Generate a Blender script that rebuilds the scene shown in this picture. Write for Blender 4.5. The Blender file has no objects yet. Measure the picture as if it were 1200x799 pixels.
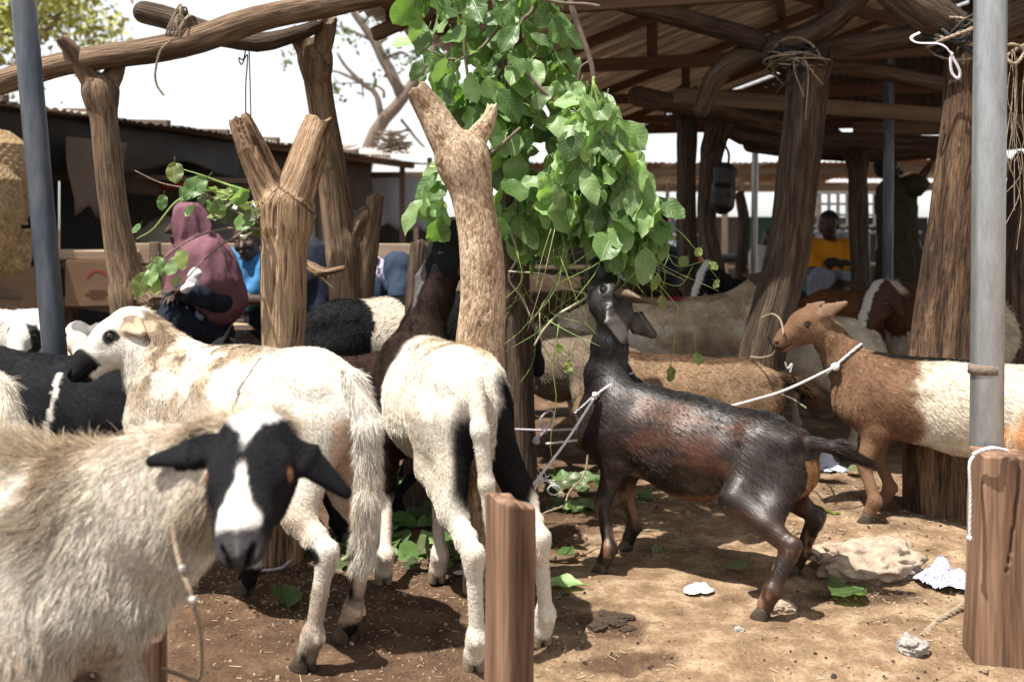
import bpy, bmesh, math, random
import numpy as np
from mathutils import Vector, Matrix
random.seed(7); RNG = np.random.default_rng(11)
scene = bpy.context.scene
COL = scene.collection

# ------------------------------------------------------------------ camera, sky, sun, exposure
FOC, CX, HZ, CAMH = 1167.0, 600.0, 265.0, 1.10      # focal length in photo pixels, centre column, horizon row, eye height
cam_d = bpy.data.cameras.new('camera'); cam = bpy.data.objects.new('camera', cam_d); COL.objects.link(cam)
cam.location = (0, 0, CAMH); cam.rotation_euler = (math.radians(90), 0, 0)
cam_d.sensor_width = 36; cam_d.lens = 36*FOC/1200; cam_d.shift_y = -(399.5-HZ)/1200
cam_d.clip_start = 0.05; cam_d.clip_end = 600
cam_d.dof.use_dof = True; cam_d.dof.focus_distance = 2.95; cam_d.dof.aperture_fstop = 3.2
scene.camera = cam

SUN = np.array([-0.33, -0.20, 0.92]); SUN /= np.linalg.norm(SUN)   # towards the sun
sun_el = math.asin(SUN[2]); sun_az = math.atan2(SUN[0], SUN[1])
world = bpy.data.worlds.new('World'); scene.world = world; world.use_nodes = True
wn = world.node_tree.nodes; wl = world.node_tree.links; wn.clear()
wo = wn.new('ShaderNodeOutputWorld'); wb = wn.new('ShaderNodeBackground'); sky = wn.new('ShaderNodeTexSky')
sky.sky_type = 'NISHITA'; sky.sun_disc = False; sky.sun_elevation = sun_el; sky.sun_rotation = sun_az
sky.altitude = 300; sky.air_density = 1.0; sky.dust_density = 1.2; sky.ozone_density = 1.0
hsv = wn.new('ShaderNodeHueSaturation'); hsv.inputs['Saturation'].default_value = 0.16
wl.new(sky.outputs[0], hsv.inputs['Color']); wl.new(hsv.outputs[0], wb.inputs['Color'])
wb.inputs['Strength'].default_value = 0.12
wl.new(wb.outputs[0], wo.inputs['Surface'])
sl = bpy.data.lights.new('sun', 'SUN'); so = bpy.data.objects.new('sun', sl); COL.objects.link(so)
sl.energy = 5.0; sl.angle = math.radians(0.5); sl.color = (1.0, 0.95, 0.87)
so.rotation_euler = Vector(SUN).to_track_quat('Z', 'Y').to_euler()
scene.view_settings.view_transform = 'Standard'; scene.view_settings.look = 'None'
scene.view_settings.exposure = 0.95; scene.view_settings.gamma = 1.0; scene.view_settings.use_curve_mapping = False
scene.render.engine = 'CYCLES'
scene.cycles.max_bounces = 6; scene.cycles.diffuse_bounces = 3; scene.cycles.transparent_max_bounces = 6
scene.cycles.use_denoising = True
scene.cycles_curves.shape = 'RIBBONS'

# ------------------------------------------------------------------ helpers
A = lambda *v: np.array(v, dtype=float)
def nrm(v):
    v = np.asarray(v, float); return v/(np.linalg.norm(v)+1e-12)
def P(px, py, Y): return A((px-CX)/FOC*Y, Y, CAMH-(py-HZ)/FOC*Y)
def G(px, py, z=0.0):
    Y = FOC*(CAMH-z)/(py-HZ); return A((px-CX)/FOC*Y, Y, z)
UP = A(0, 0, 1)

def _hash(ix, iy, iz, seed):
    n = (ix.astype(np.int64)*374761393 + iy.astype(np.int64)*668265263 + iz.astype(np.int64)*2147483647 + seed*974711) & 0xffffffff
    n = ((n ^ (n >> 13))*1274126177) & 0xffffffff
    n = (n ^ (n >> 16)) & 0xffff
    return n.astype(np.float64)/32767.5-1.0
ROT = np.array([[0.36, 0.48, -0.8], [-0.8, 0.60, 0.0], [0.48, 0.64, 0.6]])
def noise(p, scale=1.0, seed=0, octaves=1):
    p = (np.asarray(p, float)*scale)@ROT; out = 0; amp = 1.0
    for o in range(octaves):
        f = np.floor(p); t = p-f; t = t*t*(3-2*t); i = f.astype(np.int64)
        r = 0
        for dx in (0, 1):
            wx = t[..., 0] if dx else 1-t[..., 0]
            for dy in (0, 1):
                wy = t[..., 1] if dy else 1-t[..., 1]
                for dz in (0, 1):
                    wz = t[..., 2] if dz else 1-t[..., 2]
                    r = r + _hash(i[..., 0]+dx, i[..., 1]+dy, i[..., 2]+dz, seed+o*17)*wx*wy*wz
        out = out + r*amp; amp *= 0.5; p = (p*2.03+11.7)@ROT
    return out
def sstep(a, b, x):
    t = np.clip((x-a)/(b-a), 0, 1); return t*t*(3-2*t)

def gz(x, y):
    p = np.stack([np.asarray(x, float), np.asarray(y, float), np.zeros_like(np.asarray(x, float))], -1)
    fade = np.clip((9.0-np.asarray(y, float))/3, 0.15, 1)
    return fade*(0.022*noise(p, 1.3, 3)+0.010*noise(p, 4.1, 4))
def GG(px, py):
    q = G(px, py); z = float(gz(q[0], q[1])); q = G(px, py, z); q[2] = float(gz(q[0], q[1])); return q

def props(o, label=None, cat=None, group=None, kind=None):
    if label: o['label'] = label
    if cat: o['category'] = cat
    if group: o['group'] = group
    if kind: o['kind'] = kind
    return o
def link(name, data, parent=None, loc=None):
    o = bpy.data.objects.new(name, data); COL.objects.link(o)
    if parent is not None: o.parent = parent
    if loc is not None: o.location = loc
    return o
def wloc(o):
    v = A(0, 0, 0)
    while o is not None:
        v = v + A(*o.location); o = o.parent
    return v
def thing(name, label, cat, loc=(0, 0, 0), group=None):
    o = link(name, None, None, loc); o.empty_display_size = 0.1
    return props(o, label, cat, group)
def mesh_np(name, V, Fq, mat, parent=None, smooth=True, attrs=None):
    """world-space vertices; stored relative to the parent's (unrotated) world location"""
    V = np.asarray(V, float)
    base = wloc(parent) if parent is not None else A(0, 0, 0)
    me = bpy.data.meshes.new(name)
    if parent is None:
        base = A(V[:, 0].mean(), V[:, 1].mean(), V[:, 2].min())
    me.from_pydata((V-base).tolist(), [], Fq if isinstance(Fq, list) else Fq.tolist())
    if mat: me.materials.append(mat)
    if smooth: me.polygons.foreach_set('use_smooth', np.ones(len(me.polygons), bool))
    for k, (typ, arr) in (attrs or {}).items():
        at = me.attributes.new(k, typ, 'POINT')
        at.data.foreach_set('color' if typ == 'FLOAT_COLOR' else 'vector' if typ == 'FLOAT_VECTOR' else 'value', np.asarray(arr, np.float32).ravel())
    me.update()
    return link(name, me, parent, base if parent is None else None)

# ------------------------------------------------------------------ materials
def new_mat(name):
    m = bpy.data.materials.new(name); m.use_nodes = True
    nt = m.node_tree; b = nt.nodes['Principled BSDF']; return m, nt, b
def N(nt, typ, **kw):
    n = nt.nodes.new(typ)
    for k, v in kw.items():
        if k.startswith('i_'): n.inputs[k[2:].replace('_', ' ')].default_value = v
        else: setattr(n, k, v)
    return n
def ramp(nt, fac, stops):
    r = N(nt, 'ShaderNodeValToRGB'); e = r.color_ramp.elements
    while len(e) < len(stops): e.new(0.5)
    for x, (p, c) in zip(e, stops): x.position = p; x.color = (*c, 1)
    nt.links.new(fac, r.inputs[0]); return r.outputs[0]
def surf(name, stops, scale=8, stretch=(1, 1, 1), rough=0.8, bump=0.3, dist=0.01, metal=0.0, coord='Object', detail=6, fine=6.0, spec=0.3, attr=None, trans=0):
    """two-scale procedural surface: colour ramp on stretched noise, finer noise as relief"""
    m, nt, b = new_mat(name); L = nt.links
    if attr:
        src = N(nt, 'ShaderNodeAttribute', attribute_name=attr).outputs['Vector']
    else:
        src = N(nt, 'ShaderNodeTexCoord').outputs[coord]
    mp = N(nt, 'ShaderNodeMapping'); mp.inputs['Scale'].default_value = stretch; L.new(src, mp.inputs[0])
    n1 = N(nt, 'ShaderNodeTexNoise', i_Scale=scale, i_Detail=detail, i_Roughness=0.6); L.new(mp.outputs[0], n1.inputs['Vector'])
    n2 = N(nt, 'ShaderNodeTexNoise', i_Scale=scale*fine, i_Detail=4.0); L.new(mp.outputs[0], n2.inputs['Vector'])
    mx = N(nt, 'ShaderNodeMix', data_type='FLOAT'); mx.inputs[0].default_value = 0.30
    L.new(n1.outputs[0], mx.inputs[2]); L.new(n2.outputs[0], mx.inputs[3])
    L.new(ramp(nt, mx.outputs[0], stops), b.inputs['Base Color'])
    bp = N(nt, 'ShaderNodeBump', i_Strength=bump, i_Distance=dist); L.new(mx.outputs[0], bp.inputs['Height']); L.new(bp.outputs[0], b.inputs['Normal'])
    b.inputs['Roughness'].default_value = rough; b.inputs['Metallic'].default_value = metal; b.inputs['Specular IOR Level'].default_value = spec
    if trans: b.inputs['Transmission Weight'].default_value = trans
    return m
def plain(name, c, rough=0.6, metal=0.0, spec=0.4, var=0.12, scale=20):
    lo = tuple(max(0, x*(1-var*1.6)) for x in c); hi = tuple(min(1, x*(1+var)) for x in c)
    return surf(name, [(0.3, lo), (0.7, hi)], scale=scale, rough=rough, bump=0.15, dist=0.004, metal=metal, spec=spec)

def coat_mat(name, rough, spec, bump=0.0, var=0.25):
    m, nt, b = new_mat(name); L = nt.links
    at = N(nt, 'ShaderNodeAttribute', attribute_name='coat')
    sk = N(nt, 'ShaderNodeAttribute', attribute_name='streak')
    n1 = N(nt, 'ShaderNodeTexNoise', i_Scale=150.0, i_Detail=4.0, i_Roughness=0.65); L.new(sk.outputs['Vector'], n1.inputs['Vector'])
    mr = N(nt, 'ShaderNodeMapRange'); mr.inputs['To Min'].default_value = 1-var; mr.inputs['To Max'].default_value = 1+var; L.new(n1.outputs[0], mr.inputs[0])
    mu = N(nt, 'ShaderNodeMix', data_type='RGBA', blend_type='MULTIPLY'); mu.inputs[0].default_value = 1
    L.new(at.outputs['Color'], mu.inputs[6]); L.new(mr.outputs[0], mu.inputs[7])
    L.new(mu.outputs[2], b.inputs['Base Color'])
    b.inputs['Roughness'].default_value = rough; b.inputs['Specular IOR Level'].default_value = spec
    if bump:
        bp = N(nt, 'ShaderNodeBump', i_Strength=bump, i_Distance=0.006); L.new(n1.outputs[0], bp.inputs['Height']); L.new(bp.outputs[0], b.inputs['Normal'])
    return m
M_SKIN = coat_mat('hide', 0.85, 0.1, 0.8, 0.45)
M_WOOL = coat_mat('wool_strands', 0.75, 0.08)
M_SLEEK = coat_mat('sleek_strands', 0.30, 0.22)
def hair_mat(name, rough=0.22, rad=0.35):
    m = bpy.data.materials.new(name); m.use_nodes = True; nt = m.node_tree; nt.nodes.clear()
    o = N(nt, 'ShaderNodeOutputMaterial'); h = N(nt, 'ShaderNodeBsdfHairPrincipled'); h.parametrization = 'COLOR'
    at = N(nt, 'ShaderNodeAttribute', attribute_name='coat'); nt.links.new(at.outputs['Color'], h.inputs['Color'])
    h.inputs['Roughness'].default_value = rough; h.inputs['Radial Roughness'].default_value = rad; nt.links.new(h.outputs[0], o.inputs[0]); return m
M_GLOSS = hair_mat('glossy_hair')
M_HIDE_SLEEK = coat_mat('sleek_hide', 0.42, 0.45, 0.38, 0.5)
M_HOOF = surf('hoof_horn', [(0.3, (0.035, 0.028, 0.022)), (0.7, (0.10, 0.08, 0.06))], scale=30, stretch=(1, 1, 5), rough=0.5)
M_HOOF_PALE = surf('pale_hoof_horn', [(0.3, (0.16, 0.12, 0.085)), (0.7, (0.32, 0.25, 0.18))], scale=30, stretch=(1, 1, 5), rough=0.55)
M_HORN = surf('horn', [(0.3, (0.045, 0.028, 0.018)), (0.7, (0.17, 0.11, 0.075))], scale=40, stretch=(1, 1, 1), rough=0.5, bump=0.5)
def eye_mat(name, iris):
    m, nt, b = new_mat(name); b.inputs['Roughness'].default_value = 0.06; b.inputs['Specular IOR Level'].default_value = 0.6
    tc = N(nt, 'ShaderNodeTexCoord'); g = N(nt, 'ShaderNodeTexNoise', i_Scale=60.0); nt.links.new(tc.outputs['Object'], g.inputs[0])
    nt.links.new(ramp(nt, g.outputs[0], [(0.35, tuple(0.5*x for x in iris)), (0.65, iris)]), b.inputs['Base Color']); return m
M_EYE = eye_mat('dark_eye', (0.02, 0.012, 0.008)); M_EYE_AMBER = eye_mat('amber_eye', (0.20, 0.075, 0.03)); M_PUPIL = eye_mat('pupil', (0.004, 0.004, 0.005))

# ------------------------------------------------------------------ smooth-union volumes -> one continuous surface
def prim(a, b, ra, rb, side=None, k=0.03, tag='', flow=None, sub=False):
    a = np.asarray(a, float); b = np.asarray(b, float)
    ra = (ra, ra) if np.isscalar(ra) else ra; rb = (rb, rb) if np.isscalar(rb) else rb
    d = b-a; L = np.linalg.norm(d)
    d = d/L if L > 1e-6 else A(0, 0, 1)
    s = A(1, 0, 0) if side is None else np.asarray(side, float)
    s = s-d*np.dot(s, d)
    if np.linalg.norm(s) < 1e-3: s = np.cross(d, A(0.3, 0.9, 0.2))
    s = nrm(s); u = np.cross(d, s)
    return dict(a=a, b=b, L=L, d=d, s=s, u=u, ra=ra, rb=rb, k=k, tag=tag, flow=d if flow is None else nrm(flow), sub=sub)
def pdist(q, X, Y, Z):
    x = X-q['a'][0]; y = Y-q['a'][1]; z = Z-q['a'][2]
    al = x*q['d'][0]+y*q['d'][1]+z*q['d'][2]
    t = np.clip(al/max(q['L'], 1e-6), 0, 1) if q['L'] > 1e-6 else al*0
    e = al-t*q['L']
    cs = x*q['s'][0]+y*q['s'][1]+z*q['s'][2]; cu = x*q['u'][0]+y*q['u'][1]+z*q['u'][2]
    w = q['ra'][0]+(q['rb'][0]-q['ra'][0])*t; h = q['ra'][1]+(q['rb'][1]-q['ra'][1])*t
    m = np.minimum(w, h)
    r = np.sqrt((cs/w)**2+(cu/h)**2+(e/m)**2)
    g = np.sqrt((cs/w**2)**2+(cu/h**2)**2+(e/m**2)**2)+1e-6
    return np.where(r < 0.3, (r-1)*m, r*(r-1)/g)
def sdf_mesh(prims, h):
    lo = np.min([np.minimum(q['a'], q['b'])-max(q['ra']+q['rb']) for q in prims], 0)-3*h
    hi = np.max([np.maximum(q['a'], q['b'])+max(q['ra']+q['rb']) for q in prims], 0)+3*h
    n = np.ceil((hi-lo)/h).astype(int)+1
    F = np.full(n, 0.3, np.float32)
    ax = [(lo[i]+h*np.arange(n[i])).astype(np.float32) for i in range(3)]
    for q in prims:
        r = max(q['ra']+q['rb'])+q['k']+3*h
        i0 = np.clip(np.floor((np.minimum(q['a'], q['b'])-r-lo)/h).astype(int), 0, n); i1 = np.clip(np.ceil((np.maximum(q['a'], q['b'])+r-lo)/h).astype(int)+1, 0, n)
        sl_ = tuple(slice(i0[i], i1[i]) for i in range(3))
        d = pdist(q, ax[0][sl_[0]][:, None, None], ax[1][sl_[1]][None, :, None], ax[2][sl_[2]][None, None, :]).astype(np.float32)
        f = F[sl_]; k = q['k']
        if q['sub']:
            d = -d; hh = np.maximum(k-np.abs(f-d), 0)/k; F[sl_] = np.maximum(f, d)+hh*hh*k*0.25
        else:
            hh = np.maximum(k-np.abs(f-d), 0)/k; F[sl_] = np.minimum(f, d)-hh*hh*k*0.25
    ins = F < 0
    c = [ins[i:n[0]-1+i, j:n[1]-1+j, k:n[2]-1+k] for i in (0, 1) for j in (0, 1) for k in (0, 1)]
    s = sum(x.astype(np.int8) for x in c); act = (s > 0) & (s < 8)
    idx = np.argwhere(act); vid = np.full(act.shape, -1, np.int64); vid[act] = np.arange(len(idx))
    off = np.array([(i, j, k) for i in (0, 1) for j in (0, 1) for k in (0, 1)])
    cv = np.stack([F[idx[:, 0]+o[0], idx[:, 1]+o[1], idx[:, 2]+o[2]] for o in off], 1).astype(float)
    acc = np.zeros((len(idx), 3)); cnt = np.zeros(len(idx))
    for p in range(8):
        for qd in range(p+1, 8):
            if np.abs(off[p]-off[qd]).sum() != 1: continue
            v0 = cv[:, p]; v1 = cv[:, qd]; m = (v0 < 0) != (v1 < 0)
            t = v0/np.where(m, v0-v1, 1)
            pt = off[p][None]+t[:, None]*(off[qd]-off[p])[None]
            acc[m] += pt[m]; cnt[m] += 1
    V = lo+h*(idx+acc/np.maximum(cnt, 1)[:, None])
    faces = []
    for axis in range(3):
        o1, o2 = [(1, 2), (2, 0), (0, 1)][axis]
        a_ = [slice(None)]*3; b_ = [slice(None)]*3
        a_[axis] = slice(0, -1); b_[axis] = slice(1, None)
        s0 = ins[tuple(a_)]; s1 = ins[tuple(b_)]
        e = np.argwhere(s0 != s1); e = e[(e[:, o1] > 0) & (e[:, o2] > 0) & (e[:, o1] < n[o1]-1) & (e[:, o2] < n[o2]-1)]
        if not len(e): continue
        flip = s0[e[:, 0], e[:, 1], e[:, 2]]
        def cell(d1, d2):
            x = e.copy(); x[:, o1] += d1; x[:, o2] += d2; return vid[x[:, 0], x[:, 1], x[:, 2]]
        quad_ = np.stack([cell(-1, -1), cell(0, -1), cell(0, 0), cell(-1, 0)], 1)
        quad_[~flip] = quad_[~flip][:, ::-1]
        faces.append(quad_)
    Fq = np.concatenate(faces); Fq = Fq[(Fq >= 0).all(1)]
    return V, Fq
def nearest(prims, V):
    best = np.full(len(V), 1e9); bi = np.zeros(len(V), int)
    for i, q in enumerate(prims):
        if q['sub']: continue
        d = pdist(q, V[:, 0], V[:, 1], V[:, 2]); m = d < best; best[m] = d[m]; bi[m] = i
    return bi
def vnormals(V, Fq):
    fn = np.cross(V[Fq[:, 2]]-V[Fq[:, 0]], V[Fq[:, 3]]-V[Fq[:, 1]])
    vn = np.zeros_like(V)
    for j in range(4): np.add.at(vn, Fq[:, j], fn)
    return vn/(np.linalg.norm(vn, axis=1, keepdims=True)+1e-12), fn

def tube(pts, rad, seg=10, noise_amp=0.0, seed=0, cap=True):
    """lofted round tube through points (list of 3-vectors), radius per point"""
    pts = np.asarray(pts, float); n = len(pts); rad = np.broadcast_to(np.asarray(rad, float), (n,))
    t = np.gradient(pts, axis=0); t /= np.linalg.norm(t, axis=1, keepdims=True)+1e-12
    s = np.cross(t[0], A(0.21, 0.35, 0.91)); s = nrm(s); V = []
    for i in range(n):
        s = nrm(s-t[i]*np.dot(s, t[i])); u = np.cross(t[i], s)
        a = np.arange(seg)*2*math.pi/seg
        V.append(pts[i]+rad[i]*(np.cos(a)[:, None]*s+np.sin(a)[:, None]*u))
    V = np.concatenate(V)
    if noise_amp:
        cen = np.repeat(pts, seg, 0); V = cen+(V-cen)*(1+noise_amp*noise(V, 18, seed, 2))[:, None]
    F = [(i*seg+j, i*seg+(j+1) % seg, (i+1)*seg+(j+1) % seg, (i+1)*seg+j) for i in range(n-1) for j in range(seg)]
    if cap:
        V = np.concatenate([V, pts[:1]-t[:1]*rad[0]*0.3, pts[-1:]+t[-1:]*rad[-1]*0.3]); m = n*seg
        F += [(m, (j+1) % seg, j) for j in range(seg)] + [(m+1, (n-1)*seg+j, (n-1)*seg+(j+1) % seg) for j in range(seg)]
    return V, F
def spline(pts, n=24, rad=None):
    pts = np.asarray(pts, float); m = len(pts)
    q = np.concatenate([[2*pts[0]-pts[1]], pts, [2*pts[-1]-pts[-2]]]); out = []; rr = []
    for x in np.linspace(0, m-1, n):
        i = min(int(x), m-2); t = x-i; p0, p1, p2, p3 = q[i], q[i+1], q[i+2], q[i+3]
        out.append(0.5*((2*p1)+(-p0+p2)*t+(2*p0-5*p1+4*p2-p3)*t*t+(-p0+3*p1-3*p2+p3)*t**3))
        if rad is not None: rr.append(rad[i]*(1-t)+rad[i+1]*t)
    return (np.array(out), np.array(rr)) if rad is not None else np.array(out)
def merge(parts):
    V = []; F = []; o = 0
    for v, f in parts:
        V.append(np.asarray(v)); F += [tuple(int(i)+o for i in g) for g in f]; o += len(v)
    return np.concatenate(V), F
def box_vf(L, W, T, bev=0.004):
    bm = bmesh.new(); bmesh.ops.create_cube(bm, size=1.0); bmesh.ops.scale(bm, vec=(L, W, T), verts=bm.verts)
    if bev: bmesh.ops.bevel(bm, geom=bm.edges[:], offset=bev, segments=1, affect='EDGES')
    V = np.array([v.co[:] for v in bm.verts]); bm.verts.index_update(); F = [tuple(v.index for v in f.verts) for f in bm.faces]; bm.free(); return V, F
def frame_rot(d, side=None):
    d = nrm(d); s = UP if side is None else np.asarray(side, float)
    s = s-d*np.dot(s, d)
    if np.linalg.norm(s) < 1e-3: s = np.cross(d, A(0, 1, 0))
    s = nrm(s); return Matrix((d, np.cross(s, d), s)).transposed()      # x along, z = side
def board(name, a, b, W, T, mat, parent=None, side=None, bev=0.004, wob=0.0):
    """a plank from a to b (world), width W across, thickness T along `side`; grain along its own X"""
    a = np.asarray(a, float); b = np.asarray(b, float); L = np.linalg.norm(b-a)
    V, F = box_vf(L, W, T, bev)
    if wob: V = V+wob*np.stack([0*V[:, 0], noise(V, 3, int(L*1000) % 97), noise(V, 3, int(L*1000) % 89+3)], 1)
    me = bpy.data.meshes.new(name); me.from_pydata(V.tolist(), [], F); me.materials.append(mat)
    o = link(name, me, parent); base = wloc(parent) if parent is not None else A(0, 0, 0)
    o.matrix_local = Matrix.Translation((a+b)/2-base) @ frame_rot(b-a, side).to_4x4()
    return o
# ------------------------------------------------------------------ ground
def soil_mat():
    m, nt, b = new_mat('trampled_soil'); L = nt.links
    tc = N(nt, 'ShaderNodeTexCoord'); o = tc.outputs['Object']
    big = N(nt, 'ShaderNodeTexNoise', i_Scale=1.1, i_Detail=5.0, i_Roughness=0.62); L.new(o, big.inputs['Vector'])
    mid = N(nt, 'ShaderNodeTexNoise', i_Scale=9.0, i_Detail=6.0, i_Roughness=0.65); L.new(o, mid.inputs['Vector'])
    fine = N(nt, 'ShaderNodeTexNoise', i_Scale=95.0, i_Detail=5.0, i_Roughness=0.7); L.new(o, fine.inputs['Vector'])
    at = N(nt, 'ShaderNodeAttribute', attribute_name='dung')  # mask of dung and of shade painted into the soil colour
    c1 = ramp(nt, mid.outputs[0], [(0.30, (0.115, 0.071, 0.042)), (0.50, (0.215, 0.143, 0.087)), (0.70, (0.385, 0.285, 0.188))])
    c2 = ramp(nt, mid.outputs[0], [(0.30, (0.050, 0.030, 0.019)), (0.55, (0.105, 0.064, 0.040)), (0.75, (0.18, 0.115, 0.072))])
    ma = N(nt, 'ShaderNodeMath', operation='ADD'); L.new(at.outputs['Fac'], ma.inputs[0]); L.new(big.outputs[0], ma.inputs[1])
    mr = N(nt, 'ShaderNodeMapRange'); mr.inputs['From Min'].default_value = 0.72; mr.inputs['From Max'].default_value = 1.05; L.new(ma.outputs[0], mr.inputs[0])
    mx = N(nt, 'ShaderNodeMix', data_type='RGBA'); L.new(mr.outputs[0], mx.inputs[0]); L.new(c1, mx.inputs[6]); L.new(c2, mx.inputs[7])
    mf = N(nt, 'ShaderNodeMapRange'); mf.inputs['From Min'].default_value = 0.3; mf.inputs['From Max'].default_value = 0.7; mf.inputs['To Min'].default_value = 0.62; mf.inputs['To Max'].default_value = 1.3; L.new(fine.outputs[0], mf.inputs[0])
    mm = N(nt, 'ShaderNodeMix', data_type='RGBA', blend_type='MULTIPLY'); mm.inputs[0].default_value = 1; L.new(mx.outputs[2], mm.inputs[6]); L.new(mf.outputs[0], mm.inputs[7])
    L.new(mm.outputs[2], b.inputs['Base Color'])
    b1 = N(nt, 'ShaderNodeBump', i_Strength=0.55, i_Distance=0.02); L.new(mid.outputs[0], b1.inputs['Height'])
    b2 = N(nt, 'ShaderNodeBump', i_Strength=0.6, i_Distance=0.006); L.new(fine.outputs[0], b2.inputs['Height']); L.new(b1.outputs[0], b2.inputs['Normal']); L.new(b2.outputs[0], b.inputs['Normal'])
    b.inputs['Roughness'].default_value = 0.95; b.inputs['Specular IOR Level'].default_value = 0.1
    return m
def axis_pts(lo, hi, c0, c1, step, grow=1.22):
    mid = list(np.arange(c0, c1, step)); l = []; s = step; x = c0
    while x > lo: s *= grow; x -= s; l.append(max(x, lo))
    r = []; s = step; x = mid[-1]
    while x < hi: s *= grow; x += s; r.append(min(x, hi))
    return np.array(l[::-1]+mid+r)
gx = axis_pts(-160, 160, -2.0, 2.4, 0.016); gy = axis_pts(-30, 300, 1.9, 4.8, 0.016)
GX, GY = np.meshgrid(gx, gy); GZ = gz(GX, GY)
pp = np.stack([GX, GY, GX*0], -1); near = ((GX > -3) & (GX < 3.4) & (GY > 1) & (GY < 6))
GZ = GZ+near*(0.0055*noise(pp, 11, 21)+0.0045*noise(pp, 27, 22)*np.clip(0.5+noise(pp, 2.2, 23), 0, 1.3)+0.002*noise(pp, 60, 24))
# hollows and heaps: crumbly mound by the goat's hind feet, dung patches
def bump_at(c, r, h): return h*np.exp(-(((GX-c[0])/r[0])**2+((GY-c[1])/r[1])**2))
gc = G(1015, 668); GZ = GZ+bump_at(gc, (0.13, 0.13), 0.022)
gc2 = G(850, 760); GZ = GZ+bump_at(gc2, (0.35, 0.10), 0.02)
# hoof prints
for i in range(150):
    hx = RNG.uniform(-1.3, 1.9); hy = RNG.uniform(2.3, 4.6); r = RNG.uniform(0.022, 0.035); a_ = RNG.uniform(0, 6.28)
    dx = (GX-hx)*math.cos(a_)+(GY-hy)*math.sin(a_); dy = -(GX-hx)*math.sin(a_)+(GY-hy)*math.cos(a_)
    q = (dx/(r*1.5))**2+(dy/r)**2
    GZ = GZ-0.012*np.exp(-q*q)+0.004*np.exp(-(np.sqrt(q)-1.5)**2*4)
dung = 0.72*sstep(0.45, -0.20, GX+0.25*noise(pp, 1.6, 31))+0.35*sstep(3.3, 3.9, GY+0.3*noise(pp, 1.2, 32))  # dung-mixed soil, plus the left and back shade painted in as darker colour
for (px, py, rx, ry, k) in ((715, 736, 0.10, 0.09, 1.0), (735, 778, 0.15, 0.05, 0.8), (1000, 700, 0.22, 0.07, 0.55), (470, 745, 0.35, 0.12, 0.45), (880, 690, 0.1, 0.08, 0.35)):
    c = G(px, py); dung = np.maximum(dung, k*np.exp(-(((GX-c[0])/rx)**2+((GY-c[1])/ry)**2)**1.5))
nx, ny = len(gx), len(gy); ii = np.arange(nx*ny).reshape(ny, nx)
Fg = np.stack([ii[:-1, :-1], ii[:-1, 1:], ii[1:, 1:], ii[1:, :-1]], -1).reshape(-1, 4)
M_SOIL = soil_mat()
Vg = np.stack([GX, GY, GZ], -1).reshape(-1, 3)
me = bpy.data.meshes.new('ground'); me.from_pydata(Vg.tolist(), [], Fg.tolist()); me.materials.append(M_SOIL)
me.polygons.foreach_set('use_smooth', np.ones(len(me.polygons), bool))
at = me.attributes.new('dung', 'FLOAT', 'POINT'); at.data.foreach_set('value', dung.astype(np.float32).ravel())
ground = link('ground', me); ground['kind'] = 'structure'
def gsurf(x, y):
    i = np.clip(np.searchsorted(gx, x), 0, nx-1); j = np.clip(np.searchsorted(gy, y), 0, ny-1); return GZ[j, i]

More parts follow.
